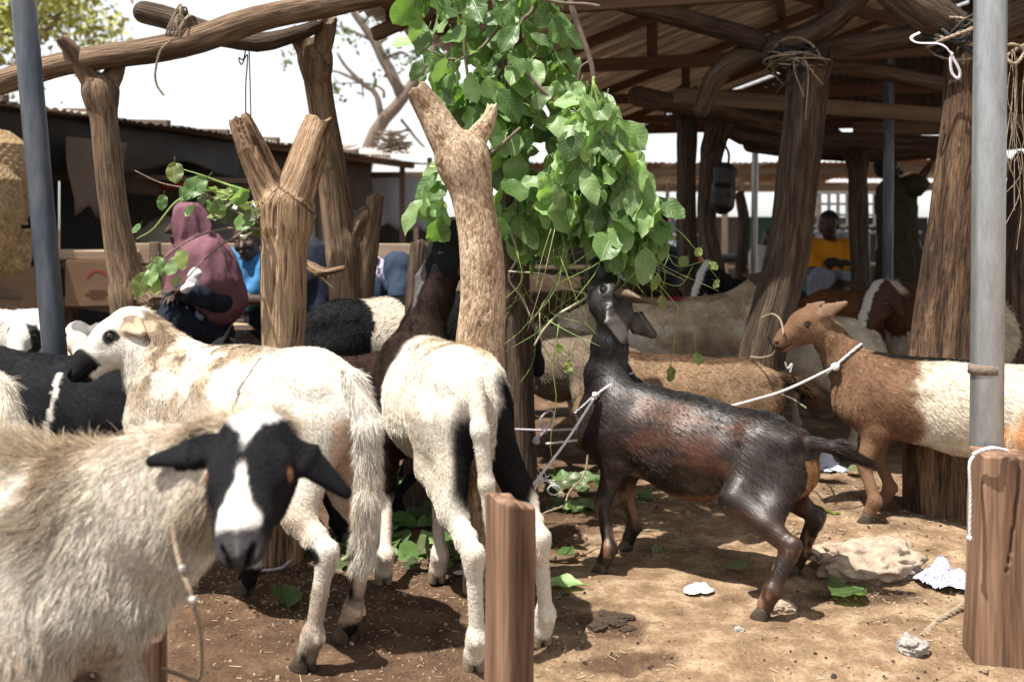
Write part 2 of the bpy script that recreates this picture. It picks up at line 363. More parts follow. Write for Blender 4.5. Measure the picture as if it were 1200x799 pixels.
# ------------------------------------------------------------------ wood
def bark_mat(name, stops, bump=0.6, scale=26.0, dist=0.012, rough=0.85, pits=0.0):
    m, nt, b = new_mat(name); L = nt.links
    at = N(nt, 'ShaderNodeAttribute', attribute_name='grain'); g = at.outputs['Vector']
    n1 = N(nt, 'ShaderNodeTexNoise', i_Scale=scale, i_Detail=7.0, i_Roughness=0.65); L.new(g, n1.inputs['Vector'])
    n2 = N(nt, 'ShaderNodeTexNoise', i_Scale=scale*7, i_Detail=4.0); L.new(g, n2.inputs['Vector'])
    n3 = N(nt, 'ShaderNodeTexNoise', i_Scale=3.0, i_Detail=3.0)
    tc = N(nt, 'ShaderNodeTexCoord'); L.new(tc.outputs['Object'], n3.inputs['Vector'])
    mx = N(nt, 'ShaderNodeMix', data_type='FLOAT'); mx.inputs[0].default_value = 0.4; L.new(n1.outputs[0], mx.inputs[2]); L.new(n2.outputs[0], mx.inputs[3])
    st_ = N(nt, 'ShaderNodeMapRange'); st_.inputs['From Min'].default_value = 0.30; st_.inputs['From Max'].default_value = 0.70; L.new(mx.outputs[0], st_.inputs[0])
    c = ramp(nt, st_.outputs[0], stops); h = st_.outputs[0]
    if pits:
        vo = N(nt, 'ShaderNodeTexNoise', i_Scale=105.0, i_Detail=5.0, i_Roughness=0.75); mpv = N(nt, 'ShaderNodeMapping'); mpv.inputs['Scale'].default_value = (1, 1, 0.55); L.new(tc.outputs['Object'], mpv.inputs[0]); L.new(mpv.outputs[0], vo.inputs['Vector'])
        pr_ = N(nt, 'ShaderNodeMapRange'); pr_.inputs['From Min'].default_value = 0.55; pr_.inputs['From Max'].default_value = 0.70; L.new(vo.outputs[0], pr_.inputs[0])
        dk = N(nt, 'ShaderNodeMix', data_type='RGBA'); L.new(pr_.outputs[0], dk.inputs[0]); L.new(c, dk.inputs[6]); dk.inputs[7].default_value = (0.17, 0.115, 0.08, 1); c = dk.outputs[2]
        sb = N(nt, 'ShaderNodeMath', operation='MULTIPLY_ADD'); L.new(pr_.outputs[0], sb.inputs[0]); sb.inputs[1].default_value = -pits; L.new(h, sb.inputs[2]); h = sb.outputs[0]
    mr = N(nt, 'ShaderNodeMapRange'); mr.inputs['To Min'].default_value = 0.7; mr.inputs['To Max'].default_value = 1.3; L.new(n3.outputs[0], mr.inputs[0])
    mu = N(nt, 'ShaderNodeMix', data_type='RGBA', blend_type='MULTIPLY'); mu.inputs[0].default_value = 1; L.new(c, mu.inputs[6]); L.new(mr.outputs[0], mu.inputs[7])
    L.new(mu.outputs[2], b.inputs['Base Color'])
    bp = N(nt, 'ShaderNodeBump', i_Strength=bump, i_Distance=dist); L.new(h, bp.inputs['Height']); L.new(bp.outputs[0], b.inputs['Normal'])
    b.inputs['Roughness'].default_value = rough; b.inputs['Specular IOR Level'].default_value = 0.2
    return m
M_BARK_TAN = bark_mat('weathered_trunk_wood', [(0.30, (0.075, 0.043, 0.026)), (0.45, (0.24, 0.152, 0.092)), (0.75, (0.42, 0.29, 0.185))], 1.0, 20)
M_BARK_PIT = bark_mat('pitted_bark', [(0.30, (0.24, 0.155, 0.095)), (0.50, (0.42, 0.30, 0.20)), (0.70, (0.55, 0.42, 0.30))], 0.7, 24, pits=0.6)
M_LOG = bark_mat('brown_log', [(0.30, (0.075, 0.046, 0.029)), (0.50, (0.155, 0.100, 0.063)), (0.75, (0.25, 0.172, 0.115))], 0.8, 18)
M_LOG_DARK = bark_mat('dark_log', [(0.30, (0.032, 0.021, 0.015)), (0.50, (0.070, 0.048, 0.033)), (0.75, (0.125, 0.09, 0.064))], 0.9, 20)
M_LOG_RED = bark_mat('reddish_post_wood', [(0.30, (0.030, 0.018, 0.012)), (0.50, (0.095, 0.056, 0.034)), (0.75, (0.19, 0.118, 0.072))], 1.0, 26)
M_PLANK = surf('old_plank', [(0.3, (0.06, 0.04, 0.027)), (0.5, (0.125, 0.088, 0.06)), (0.7, (0.20, 0.148, 0.105))], scale=14, stretch=(0.06, 1, 1), rough=0.85, bump=0.5, dist=0.006)
M_PLANK_PALE = surf('pale_plank', [(0.3, (0.22, 0.16, 0.11)), (0.5, (0.36, 0.27, 0.19)), (0.7, (0.46, 0.36, 0.27))], scale=12, stretch=(0.06, 1, 1), rough=0.85, bump=0.4, dist=0.006)
M_TIMBER_RED = surf('reddish_timber', [(0.3, (0.045, 0.022, 0.013)), (0.5, (0.095, 0.048, 0.027)), (0.7, (0.15, 0.08, 0.045))], scale=14, stretch=(0.06, 1, 1), rough=0.8, bump=0.4, dist=0.005)
M_STUB = surf('sawn_post_wood', [(0.36, (0.055, 0.028, 0.018)), (0.5, (0.165, 0.092, 0.057)), (0.64, (0.29, 0.185, 0.125))], scale=22, stretch=(0.05, 1, 1), rough=0.82, bump=0.7, dist=0.006, fine=5)
M_ENDGRAIN = M_STUB

def trunk(name, chains, mat, parent=None, label=None, cat=None, voxel=0.010, groove=0.006, gs=26.0, k=0.05, stretch=0.07, lump=0.005, group=None, cut=True, crk=0.86):
    pr = []; meta = []
    for ci, (pts, rad) in enumerate(chains):
        sp, rr = spline(pts, max(3, (len(pts)-1)*3+1), rad); sv = nrm(np.cross(sp[1]-sp[0], A(0.2, 0.9, 0.1))); arc = 0.0
        for i in range(len(sp)-1):
            q = prim(sp[i], sp[i+1], rr[i], rr[i+1], side=sv, k=k if i == 0 else 0.001, tag='w'); sv = q['s']; pr.append(q); meta.append((arc, ci, i == len(sp)-2 and (ci > 0 or len(chains) == 1))); arc += q['L']
    V, Fq = sdf_mesh(pr, voxel); VN, FN = vnormals(V, Fq); bi = nearest(pr, V)
    st = lambda k_: np.array([q[k_] for q in pr])[bi]
    a_ = st('a'); dd = st('d'); rel = V-a_; al = (rel*dd).sum(1); LL = st('L'); arc = np.array([m_[0] for m_ in meta])[bi]; ci = np.array([m_[1] for m_ in meta])[bi]; last = np.array([m_[2] for m_ in meta])[bi]
    g = np.stack([(rel*st('s')).sum(1), (rel*st('u')).sum(1)+ci*3.7, (arc+np.clip(al, 0, LL))*stretch], 1)
    gw = g+0.010*np.stack([noise(V, 7, 61+i) for i in range(3)], 1)*A(1, 1, 0)
    rid = 1-np.abs(noise(gw, gs, 3, 2)); cr = sstep(crk, 1.0, rid)*np.clip(0.7+0.8*noise(V, 4, 77), 0.1, 1.3)
    side_amt = np.clip(1-np.abs((VN*dd).sum(1))*1.2, 0, 1)
    V2 = V+VN*(lump*noise(V, 3.1, 9, 2)-groove*cr*side_amt+groove*0.5*noise(gw, gs*0.6, 5)*side_amt)[:, None]
    if cut:     # broken, uneven ends
        rr_ = np.array([q['rb'][0] for q in pr])[bi]; lim = LL+rr_*0.12+0.016*noise(g*A(1, 1, 0), 45, 4, 2)+0.024*noise(g*A(1, 1, 0), 14, 6)
        over = last & (al > lim); V2[over] -= dd[over]*(al-lim)[over][:, None]
    o = mesh_np(name, V2, Fq, mat, parent, attrs={'grain': ('FLOAT_VECTOR', g)})
    if label: props(o, label, cat, group)
    return o
def cyl_line(name, pts, rad, mat, parent=None, seg=14, n=None):
    sp, rr = spline(pts, n or 3*len(pts), [rad]*len(pts) if np.isscalar(rad) else rad); v, f = tube(sp, rr, seg); return mesh_np(name, v, f, mat, parent)

# forked trunk, deeply grooved (left)
Y1 = 3.27; b1 = G(326, 661)
trunk('forked_trunk', [([b1-A(0, 0, 0.05), P(329, 560, Y1), P(332, 400, Y1), P(333, 300, Y1), P(334, 245, Y1)], [0.088, 0.085, 0.078, 0.080, 0.080]),
      ([P(333, 260, Y1), P(312, 215, Y1), P(294, 175, Y1-0.02), P(281, 142, Y1-0.03)], [0.066, 0.060, 0.055, 0.045]),
      ([P(335, 260, Y1), P(350, 215, Y1), P(366, 170, Y1), P(375, 142, Y1+0.01)], [0.066, 0.060, 0.050, 0.040])], M_BARK_TAN,
      None, 'thick grooved forked tree trunk set upright behind the white sheep with black muzzle', 'trunk', voxel=0.0058, groove=0.030, gs=17, lump=0.012, crk=0.90)
# pitted forked trunk (centre)
Y2 = 2.98; b2 = A(-0.060, Y2, -0.05)
trunk('forked_trunk', [([b2, P(572, 600, Y2), P(562, 430, Y2), P(566, 350, Y2), P(562, 280, Y2), P(550, 215, Y2), P(540, 180, Y2)], [0.084, 0.078, 0.070, 0.062, 0.061, 0.063, 0.060]),
      ([P(545, 195, Y2), P(525, 165, Y2), P(505, 130, Y2), P(489, 106, Y2-0.02)], [0.056, 0.049, 0.043, 0.036]),
      ([P(540, 190, Y2), P(560, 160, Y2+0.02), P(574, 138, Y2+0.03), P(577, 120, Y2+0.03)], [0.046, 0.029, 0.021, 0.015])], M_BARK_PIT,
      None, 'pale pitted forked tree trunk rising beside the white rumped sheep', 'trunk', voxel=0.0065, groove=0.004, gs=46, stretch=0.3, lump=0.009)
# post behind the twigs and the cut stump behind the reaching sheep
trunk('wooden_post', [([G(612, 602)-A(0, 0, 0.05), P(609, 500, 3.83), P(606, 360, 3.83), P(600, 200, 3.83), P(596, 40, 3.83), P(596, -40, 3.83)], [0.066, 0.060, 0.058, 0.055, 0.05, 0.05])], M_LOG_DARK, None,
      'brown round post standing behind the hanging leaves and twigs', 'post', voxel=0.011)
trunk('wooden_post', [([A(-0.355, 3.84, -0.05), P(492, 450, 3.84), P(492, 350, 3.84), P(498, 285, 3.84)], [0.062, 0.06, 0.058, 0.055])], M_LOG_DARK, None, 'short dark stump of a post behind the reaching sheep', 'post', voxel=0.012)

# log rail on forked posts (left)
lf = thing('log_rail', 'heavy log rail resting on forked posts at the upper left', 'log rail', (-1.6, 4.05, 0))
rl = [(-30, 108), (0, 97), (57, 79), (110, 68), (173, 60), (233, 47), (300, 23), (367, 9), (430, -4), (490, -18)]
trunk('rail', [([P(x, y, 4.0) for x, y in rl], [0.046, 0.048, 0.050, 0.052, 0.056, 0.058, 0.058, 0.056, 0.052, 0.05])], M_LOG, lf, voxel=0.009, groove=0.005, lump=0.006)
trunk('cross_log', [([P(169, 15, 4.12), P(200, 23, 4.12), P(245, 40, 4.12), P(300, 50, 4.12), P(352, 38, 4.12), P(375, 28, 4.12)], [0.042, 0.045, 0.046, 0.044, 0.042, 0.035])], M_LOG_DARK, lf, voxel=0.009, groove=0.005, lump=0.012)
trunk('forked_post', [([A(-1.50, 4.02, -0.05), P(160, 500, 4.02), P(151, 350, 4.02), P(142, 300, 4.02), P(131, 230, 4.02), P(123, 150, 4.02), P(117, 105, 4.02)], [0.075, 0.072, 0.075, 0.064, 0.056, 0.052, 0.055]),
      ([P(118, 115, 4.02), P(100, 85, 4.0), P(84, 60, 3.97), P(72, 46, 3.95)], [0.046, 0.04, 0.037, 0.03]), ([P(118, 112, 4.02), P(132, 90, 4.06), P(140, 70, 4.09)], [0.046, 0.04, 0.03]),
      ([P(152, 345, 4.02), P(168, 352, 4.0), P(180, 358, 3.98)], [0.055, 0.045, 0.03])], M_LOG, lf, voxel=0.0095, groove=0.005, lump=0.005)
trunk('forked_post', [([A(-0.72, 4.42, -0.05), P(408, 450, 4.42), P(405, 345, 4.42), P(397, 270, 4.42), P(390, 210, 4.40), P(379, 140, 4.36), P(371, 90, 4.3), P(368, 60, 4.22)], [0.080, 0.078, 0.074, 0.072, 0.066, 0.062, 0.062, 0.060]),
      ([P(369, 75, 4.26), P(352, 50, 4.2), P(342, 34, 4.18)], [0.05, 0.04, 0.03]), ([P(370, 75, 4.26), P(380, 45, 4.18), P(385, 22, 4.12)], [0.05, 0.045, 0.04]),
      ([P(412, 420, 4.45), P(424, 340, 4.45), P(432, 280, 4.45), P(440, 232, 4.45)], [0.06, 0.055, 0.052, 0.035]),
      ([P(402, 300, 4.42), P(420, 262, 4.43), P(432, 250, 4.45)], [0.05, 0.045, 0.04])], M_LOG, lf, voxel=0.0105, groove=0.006, lump=0.005)
trunk('broken_branch', [([P(352, 300, 3.7), P(368, 315, 3.68), P(385, 318, 3.65), P(402, 314, 3.62)], [0.009, 0.011, 0.014, 0.011]), ([P(368, 316, 3.68), P(380, 328, 3.66), P(394, 340, 3.65)], [0.008, 0.007, 0.004])], M_BARK_TAN, None,
      'short broken branch sticking out beside the grooved forked trunk', 'branch', voxel=0.006, groove=0.001, lump=0.003)

# ------------------------------------------------------------------ steel pipes and sawn posts
M_GALV = surf('galvanised_steel', [(0.32, (0.26, 0.27, 0.28)), (0.5, (0.36, 0.37, 0.375)), (0.68, (0.45, 0.46, 0.46))], scale=30, stretch=(1, 1, 0.25), rough=0.38, bump=0.10, dist=0.002, metal=0.75, fine=5)
M_DARKSTEEL = surf('dark_steel', [(0.3, (0.045, 0.055, 0.07)), (0.5, (0.085, 0.10, 0.125)), (0.72, (0.17, 0.17, 0.175))], scale=9, stretch=(1, 1, 0.25), rough=0.42, bump=0.12, dist=0.002, metal=0.5, fine=5)
def pipe(name, a, b, r, mat, parent=None, label=None, cat=None):
    a = np.asarray(a, float); b = np.asarray(b, float); seg = 28; d = nrm(b-a); s = nrm(np.cross(d, A(0.1, 1, 0))); u = np.cross(d, s); V = []; F = []
    rings = [(a, r), (b, r), (b, r*0.86), (b-d*0.3, r*0.86)]
    for c, rr in rings:
        for j in range(seg):
            t = j*2*math.pi/seg; V.append(c+rr*(math.cos(t)*s+math.sin(t)*u))
    for i in range(3):
        for j in range(seg): F.append((i*seg+j, i*seg+(j+1) % seg, (i+1)*seg+(j+1) % seg, (i+1)*seg+j))
    o = mesh_np(name, V, F, mat, parent)
    md = o.modifiers.new('edge', 'EDGE_SPLIT'); md.split_angle = math.radians(40)
    if label: props(o, label, cat)
    return o
pr_root = thing('steel_pipe', 'galvanised steel pipe standing behind the sawn post at the right', 'pipe', (1.246, 2.62, 0))
pipe('pipe_tube', A(1.243, 2.62, -0.05), P(1161, -30, 2.62), 0.0415, M_GALV, pr_root)
v, f = tube([P(1154.5, 432, 2.62)+A(0.0, 0, -0.012), P(1154.5, 432, 2.62)+A(0, 0, 0.012)], [0.0428, 0.0428], 28); mesh_np('weld_ring', v, f, surf('rusty_weld', [(0.3, (0.10, 0.06, 0.04)), (0.7, (0.28, 0.24, 0.2))], scale=60, rough=0.7, bump=0.6), pr_root)
pl = thing('steel_pipe', 'leaning dark steel pipe in front of the woven baskets', 'pipe', (-1.62, 3.66, 0))
pipe('pipe_tube', P(81, 600, 3.66), P(24, -40, 3.66), 0.043, M_DARKSTEEL, pl)
def sawn_post(label, base, top, W, D, yaw, chip, crack=None, seed=0):
    base = np.asarray(base, float); top = np.asarray(top, float); L = top[2]-base[2]; nz_, ns = 130, 26; per = []
    for k in range(4):
        for i in range(ns):
            t = -1+2*i/ns; per.append([(t, -1), (1, t), (-t, 1), (-1, -t)][k])
    per = np.array(per); m = len(per); r4 = (np.abs(per)**14).sum(1)**(1/14.0); per = per/r4[:, None]
    V = np.concatenate([np.concatenate([per*A(W/2, D/2), np.full((m, 1), t*L)], 1) for t in np.linspace(0, 1, nz_+1)])
    nn_ = np.tile(np.concatenate([per/np.linalg.norm(per, axis=1, keepdims=True), np.zeros((m, 1))], 1), (nz_+1, 1))
    g = V*A(1, 1, 0.05); dsp = 0.0012*noise(g, 110, seed+1, 2)-0.003*sstep(0.93, 1.0, 1-np.abs(noise(g, 40, seed+2)))*np.clip(noise(V*A(1, 1, 0.5), 9, seed+8)*2, 0, 1)+0.004*noise(V, 6, seed+3)
    corner = np.tile(np.clip(np.abs(per).sum(1)-1.75, 0, 1), nz_+1); dsp = dsp-corner*0.012*np.clip(0.5+noise(V, 14, seed+4), 0, 1.4)
    if crack is not None:
        cp = np.array(crack)        # (offset across the front face, height) pairs
        cx = np.interp(V[:, 2], cp[:, 1], cp[:, 0])+0.003*noise(V, 30, seed+7); wd = np.interp(V[:, 2], cp[:, 1], cp[:, 2])
        dsp = dsp-0.02*np.exp(-((V[:, 0]-cx)/np.maximum(wd, 1e-4))**2)*(V[:, 1] < -D/2*0.9)*(V[:, 2] > cp[0, 1])*(wd > 2e-4)
    V = V+nn_*dsp[:, None]; tz = np.clip((V[:, 2]-L*0.93)/(L*0.07), 0, 1)
    V[:, 2] += tz*(chip*noise(V*A(1, 1, 0), 26, seed+5, 2)+chip*1.1*np.clip(-V[:, 0]/(W/2), -0.3, 1))
    F = [(i*m+j, i*m+(j+1) % m, (i+1)*m+(j+1) % m, (i+1)*m+j) for i in range(nz_) for j in range(m)]
    rim = V[nz_*m:]; cen = rim.mean(0); prev = nz_*m
    for sc_ in (0.93, 0.75, 0.5, 0.25):
        q = cen+(rim-cen)*A(sc_, sc_, sc_*0.6)+A(0, 0, 0.003); q[:, 2] += chip*0.6*noise(q*A(1, 0.3, 0), 60, seed+6, 2); n0 = len(V); V = np.concatenate([V, q])
        F += [(prev+j, prev+(j+1) % m, n0+(j+1) % m, n0+j) for j in range(m)]; prev = n0
    V = np.concatenate([V, [cen+A(0, 0, 0.003)]]); F += [(prev+j, prev+(j+1) % m, len(V)-1) for j in range(m)]
    V = V@np.array(Matrix.Rotation(yaw, 3, 'Z')).T; lean = (top-base)/L; V = np.stack([V[:, 0]+V[:, 2]*lean[0], V[:, 1]+V[:, 2]*lean[1], V[:, 2]], 1)
    me = bpy.data.meshes.new('sawn_post'); Q = np.stack([V[:, 2], V[:, 1], -V[:, 0]], 1); me.from_pydata(Q.tolist(), [], F); me.materials.append(M_STUB)
    me.polygons.foreach_set('use_smooth', np.ones(len(me.polygons), bool))
    o = link('sawn_post', me, None, base); o.rotation_euler = (0, -math.pi/2, 0)
    return props(o, label, 'post', 'sawn posts along the front')
sawn_post('short square sawn post with split top in the centre foreground', A(-0.007, 2.0, -0.06), A(-0.004, 2.0, 0.548), 0.070, 0.085, math.radians(38), 0.013, seed=3)
sp2 = sawn_post('cracked square sawn post at the foot of the galvanised pipe', A(1.205, 2.50, -0.06), A(1.228, 2.50, 0.53), 0.118, 0.12, math.radians(-8), 0.004, crack=[(0.0, 0.30, 0.0003), (0.012, 0.36, 0.002), (0.02, 0.45, 0.003), (0.026, 0.59, 0.0045)], seed=5)
sawn_post('stub of a sawn post low behind the foreground sheep', A(-0.80, 2.15, -0.06), A(-0.80, 2.15, 0.22), 0.10, 0.10, math.radians(12), 0.006)

# ------------------------------------------------------------------ the big open shed on the right
M_ROOF_UNDER = surf('old_roof_sheet', [(0.3, (0.10, 0.075, 0.06)), (0.48, (0.42, 0.365, 0.31)), (0.62, (0.82, 0.77, 0.70))], scale=20, attr='streak', stretch=(1, 1, 1), rough=0.55, bump=0.1, metal=0.35, fine=8)
M_ROOF_DARK = surf('sooty_roof_sheet', [(0.3, (0.045, 0.035, 0.030)), (0.7, (0.11, 0.09, 0.075))], scale=6, rough=0.7, bump=0.1, metal=0.2)
M_ROOF_RUST = surf('rusty_roof_sheet', [(0.3, (0.20, 0.085, 0.05)), (0.5, (0.33, 0.19, 0.13)), (0.7, (0.42, 0.33, 0.28))], scale=4, rough=0.7, bump=0.1, metal=0.15)
M_ROOF_PALE = surf('bright_roof_sheet', [(0.3, (0.40, 0.37, 0.33)), (0.7, (0.62, 0.60, 0.56))], scale=3, rough=0.5, bump=0.1, metal=0.3)
def sheet(name, o, u, v, Lu, Lv, mat, parent, period=0.076, amp=0.009, nu=6, seg=6, thick=0.0015, cut=None, jag=0.0):
    """corrugated sheet: o corner, u along the ridges, v across"""
    o = np.asarray(o, float); u = nrm(u); v = nrm(v); n = np.cross(u, v); m = int(Lv/period*seg)
    S_, T_ = np.meshgrid(np.linspace(0, 1, nu+1), np.linspace(0, 1, m+1), indexing='ij')
    h = amp*np.cos(T_*Lv/period*2*math.pi)
    top = np.full(m+1, Lu) if cut is None else cut(np.linspace(0, Lv, m+1))
    Pq = o+S_[..., None]*(top[None, :, None])*u+T_[..., None]*Lv*v+h[..., None]*n
    Pq = Pq+n*(0.004*noise(Pq, 2.0, int(Lv*977) % 51))[..., None]
    if jag: Pq[0] += u*(jag*noise(Pq[0], 6, 3))[:, None]
    V = np.concatenate([Pq.reshape(-1, 3), (Pq-thick*n).reshape(-1, 3)]); k = (nu+1)*(m+1); ii = np.arange(k).reshape(nu+1, m+1)
    a = np.stack([ii[:-1, :-1], ii[1:, :-1], ii[1:, 1:], ii[:-1, 1:]], -1).reshape(-1, 4)
    F = [tuple(x) for x in a]+[tuple(x[::-1]+k) for x in a]
    F += [(j, j+1, k+j+1, k+j) for j in range(m)]+[(nu*(m+1)+j+1, nu*(m+1)+j, k+nu*(m+1)+j, k+nu*(m+1)+j+1) for j in range(m)]
    sd_ = (hash((round(float(o[0]), 2), round(float(o[1]), 2))) % 97)*0.31; g_ = np.stack([T_*Lv, S_*Lu*0.05, 0*S_+sd_], -1).reshape(-1, 3)
    return mesh_np(name, V, F, mat, parent, attrs={'streak': ('FLOAT_VECTOR', np.concatenate([g_, g_]))})
shed = thing('open_shed', 'large open market shed of crooked logs with corrugated metal roof', 'shed', (1.5, 6.5, 0))
E0 = A(-0.57, 4.40, 2.10); uu = nrm(A(0.292, 0.956, 0)); ee = A(0.956, -0.292, 0); TAN = 0.345; RUN = 3.3
es = nrm(ee+A(0, 0, TAN)); es2 = nrm(ee-A(0, 0, TAN)); Ls = RUN*math.sqrt(1+TAN*TAN)
E0 = E0-uu*0.15
ridge0 = E0+ee*RUN+A(0, 0, TAN*RUN)
LEN = 6.1; nsh = 8
for i in range(nsh):
    sheet('roof_sheet', E0+uu*(i*LEN/nsh)-es*0.12+A(0, 0, 0.004*(i % 2)), es, uu, Ls+0.12, LEN/nsh+0.05, M_ROOF_UNDER, shed, nu=4, amp=0.018, period=0.09)
    sheet('roof_sheet', ridge0+uu*(i*LEN/nsh)+A(0, 0, 0.004*(i % 2)-0.004), es2, uu, Ls, LEN/nsh+0.05, M_ROOF_UNDER, shed, nu=4, amp=0.018, period=0.09)
for j, kk in enumerate((0.05, 1.6, 3.2)):
    for sgn in (0, 1):
        q = E0+ee*(kk if sgn == 0 else 2*RUN-kk)+A(0, 0, TAN*kk-0.045)
        board('purlin', q-uu*0.1, q+uu*LEN, 0.05, 0.05, M_TIMBER_RED, shed)
for s_ in (0.25, 1.9, 3.5, 5.0, 6.0):
    q = E0+uu*s_
    board('rafter', q+A(0, 0, -0.10)-es*0.1, q+es*Ls+A(0, 0, -0.10), 0.04, 0.06, M_TIMBER_RED, shed)
    board('rafter', q+ee*2*RUN+A(0, 0, -0.10), q+es*Ls+A(0, 0, -0.10), 0.04, 0.06, M_TIMBER_RED, shed)
    board('tie_beam', q+A(0, 0, -0.04)-ee*0.05+uu*0.055, q+ee*2*RUN+A(0, 0, -0.04)+uu*0.055, 0.04, 0.075, M_TIMBER_RED, shed)
    for kk in (0.9, 1.9, 3.3):
        board('strut', q+ee*kk+A(0, 0, 0.0)+uu*0.10, q+ee*kk+A(0, 0, TAN*kk-0.10)+uu*0.10, 0.045, 0.06, M_TIMBER_RED, shed, side=ee)
    board('brace', q+ee*2.7+A(0, 0, 0.0)+uu*0.15, q+ee*1.5+A(0, 0, TAN*1.5-0.12)+uu*0.15, 0.04, 0.06, M_TIMBER_RED, shed)
    board('brace', q+ee*2.9+A(0, 0, 0.0)+uu*0.15, q+ee*4.2+A(0, 0, TAN*2.4-0.12)+uu*0.15, 0.04, 0.06, M_TIMBER_RED, shed)
qg = E0+uu*(LEN+0.08)+A(0, 0, -0.02)
for i in range(8):
    w = 2*RUN/8; o_ = qg+ee*i*w
    sheet('gable_sheet', o_, UP, ee, 1.0, w+0.03, M_ROOF_DARK, shed, nu=3, cut=lambda t, i=i, w=w: np.maximum(0.05, TAN*(RUN-np.abs(i*w+t-RUN))))
# big posts of the shed
def logp(name, pts, rad, mat=M_LOG_DARK, voxel=0.011, groove=0.006, lab=None, chains=()):
    o = trunk(name, [(pts, rad)]+list(chains), mat, shed, voxel=voxel, groove=groove, lump=0.006)
    if lab: o['label'] = lab
    return o
Y4 = 4.35
logp('log_post', [A(1.08, Y4, -0.05), P(890, 500, Y4), P(893, 425, Y4), P(906, 370, Y4), P(925, 290, Y4), P(935, 200, Y4), P(943, 130, Y4), P(948, 78, Y4)], [0.10, 0.098, 0.094, 0.092, 0.093, 0.092, 0.092, 0.095], M_LOG_DARK, 0.0095, 0.008, 'grey curved log post lashed to the crooked beams')
Y5 = 3.86
logp('log_post', [A(1.66, Y5, -0.06), P(1100, 560, Y5), P(1101, 480, Y5), P(1106, 400, Y5), P(1113, 320, Y5), P(1122, 230, Y5), P(1130, 140, Y5), P(1134, 60, Y5), P(1134, 40, Y5)], [0.138, 0.132, 0.124, 0.116, 0.104, 0.092, 0.084, 0.084, 0.08], M_LOG_RED, 0.0090, 0.009, 'thick reddish split log post behind the brown and white goat')
logp('log_beam', [P(640, -22, 4.45), P(700, -4, 4.45), P(800, 22, 4.45), P(893, 48, 4.45)], [0.036, 0.042, 0.045, 0.042])
logp('log_beam', [P(822, 128, 4.6), P(838, 92, 4.58), P(870, 68, 4.55), P(915, 55, 4.5), P(965, 32, 4.48), P(1005, -5, 4.45)], [0.04, 0.05, 0.056, 0.060, 0.058, 0.055])
logp('log_beam', [P(945, 62, 4.72), P(1010, 52, 4.72), P(1085, 40, 4.72), P(1200, 18, 4.72)], [0.048, 0.054, 0.052, 0.05])
logp('log_beam', [P(965, 78, 5.0), P(1040, 86, 5.0), P(1110, 100, 5.0), P(1215, 116, 5.0)], [0.038, 0.042, 0.042, 0.04])
logp('log_beam', [P(1050, -12, 3.86), P(1085, 14, 3.86), P(1120, 34, 3.86)], [0.075, 0.08, 0.07], M_LOG_DARK)
logp('log_beam', [P(1140, 42, 3.92), P(1175, 22, 3.92), P(1230, 2, 3.92)], [0.065, 0.085, 0.09], M_LOG_DARK)
logp('log_beam', [P(748, 113, 6.0), P(790, 122, 6.0), P(835, 128, 6.0), P(920, 150, 6.0)], [0.065, 0.062, 0.062, 0.06], voxel=0.013)
logp('log_beam', [P(800, 105, 6.6), P(870, 160, 6.6), P(1000, 165, 6.6), P(1110, 170, 6.6)], [0.04, 0.055, 0.06, 0.06], voxel=0.014)
logp('log_beam', [P(880, 170, 7.2), P(980, 180, 7.2), P(1060, 178, 7.2), P(1240, 160, 7.2)], [0.06, 0.06, 0.065, 0.06], voxel=0.014)
board('wall_plate', P(790, 112, 5.6), P(1240, 146, 5.6), 0.04, 0.085, M_PLANK, shed)
board('wall_plate', P(1000, 152, 7.4), P(1240, 148, 7.4), 0.04, 0.10, M_PLANK, shed)
logp('log_post', [A(1.16, 6.6, -0.05), P(806, 330, 6.6), P(804, 230, 6.6), P(806, 105, 6.6)], [0.075, 0.072, 0.07, 0.068], voxel=0.013)
logp('log_post', [A(1.33, 6.4, -0.05), P(842, 340, 6.4), P(828, 270, 6.4), P(832, 200, 6.4), P(838, 150, 6.4)], [0.07, 0.066, 0.064, 0.07, 0.066], voxel=0.013, chains=[([P(835, 175, 6.4), P(855, 145, 6.4), P(880, 128, 6.4)], [0.06, 0.05, 0.045])])
logp('log_post', [A(2.44, 7.0, -0.05), P(1008, 345, 7.0), P(1006, 260, 7.0), P(1005, 180, 7.0)], [0.07, 0.068, 0.066, 0.07], voxel=0.014, chains=[([P(1005, 190, 7.0), P(985, 165, 7.0), P(965, 150, 7.0)], [0.06, 0.055, 0.05])])
logp('log_post', [A(3.30, 7.4, -0.05), P(1114, 330, 7.4), P(1112, 250, 7.4), P(1110, 150, 7.4)], [0.06, 0.06, 0.058, 0.055], voxel=0.014)
logp('log_post', [A(2.62, 5.1, -0.05), P(1192, 380, 5.1), P(1195, 290, 5.1), P(1215, 190, 5.1)], [0.15, 0.14, 0.13, 0.12], voxel=0.013)
logp('log_post', [A(2.20, 9.2, -0.05), P(868, 330, 8.6), P(872, 265, 8.6), P(866, 226, 8.6)], [0.055, 0.055, 0.05, 0.045], voxel=0.014)
pipe('steel_post', A(2.28, 6.05, -0.05), P(1042, 60, 6.05), 0.030, M_DARKSTEEL, shed)
pipe('steel_post', A(2.08, 8.6, -0.05), P(885, 175, 8.6), 0.028, M_GALV, shed)
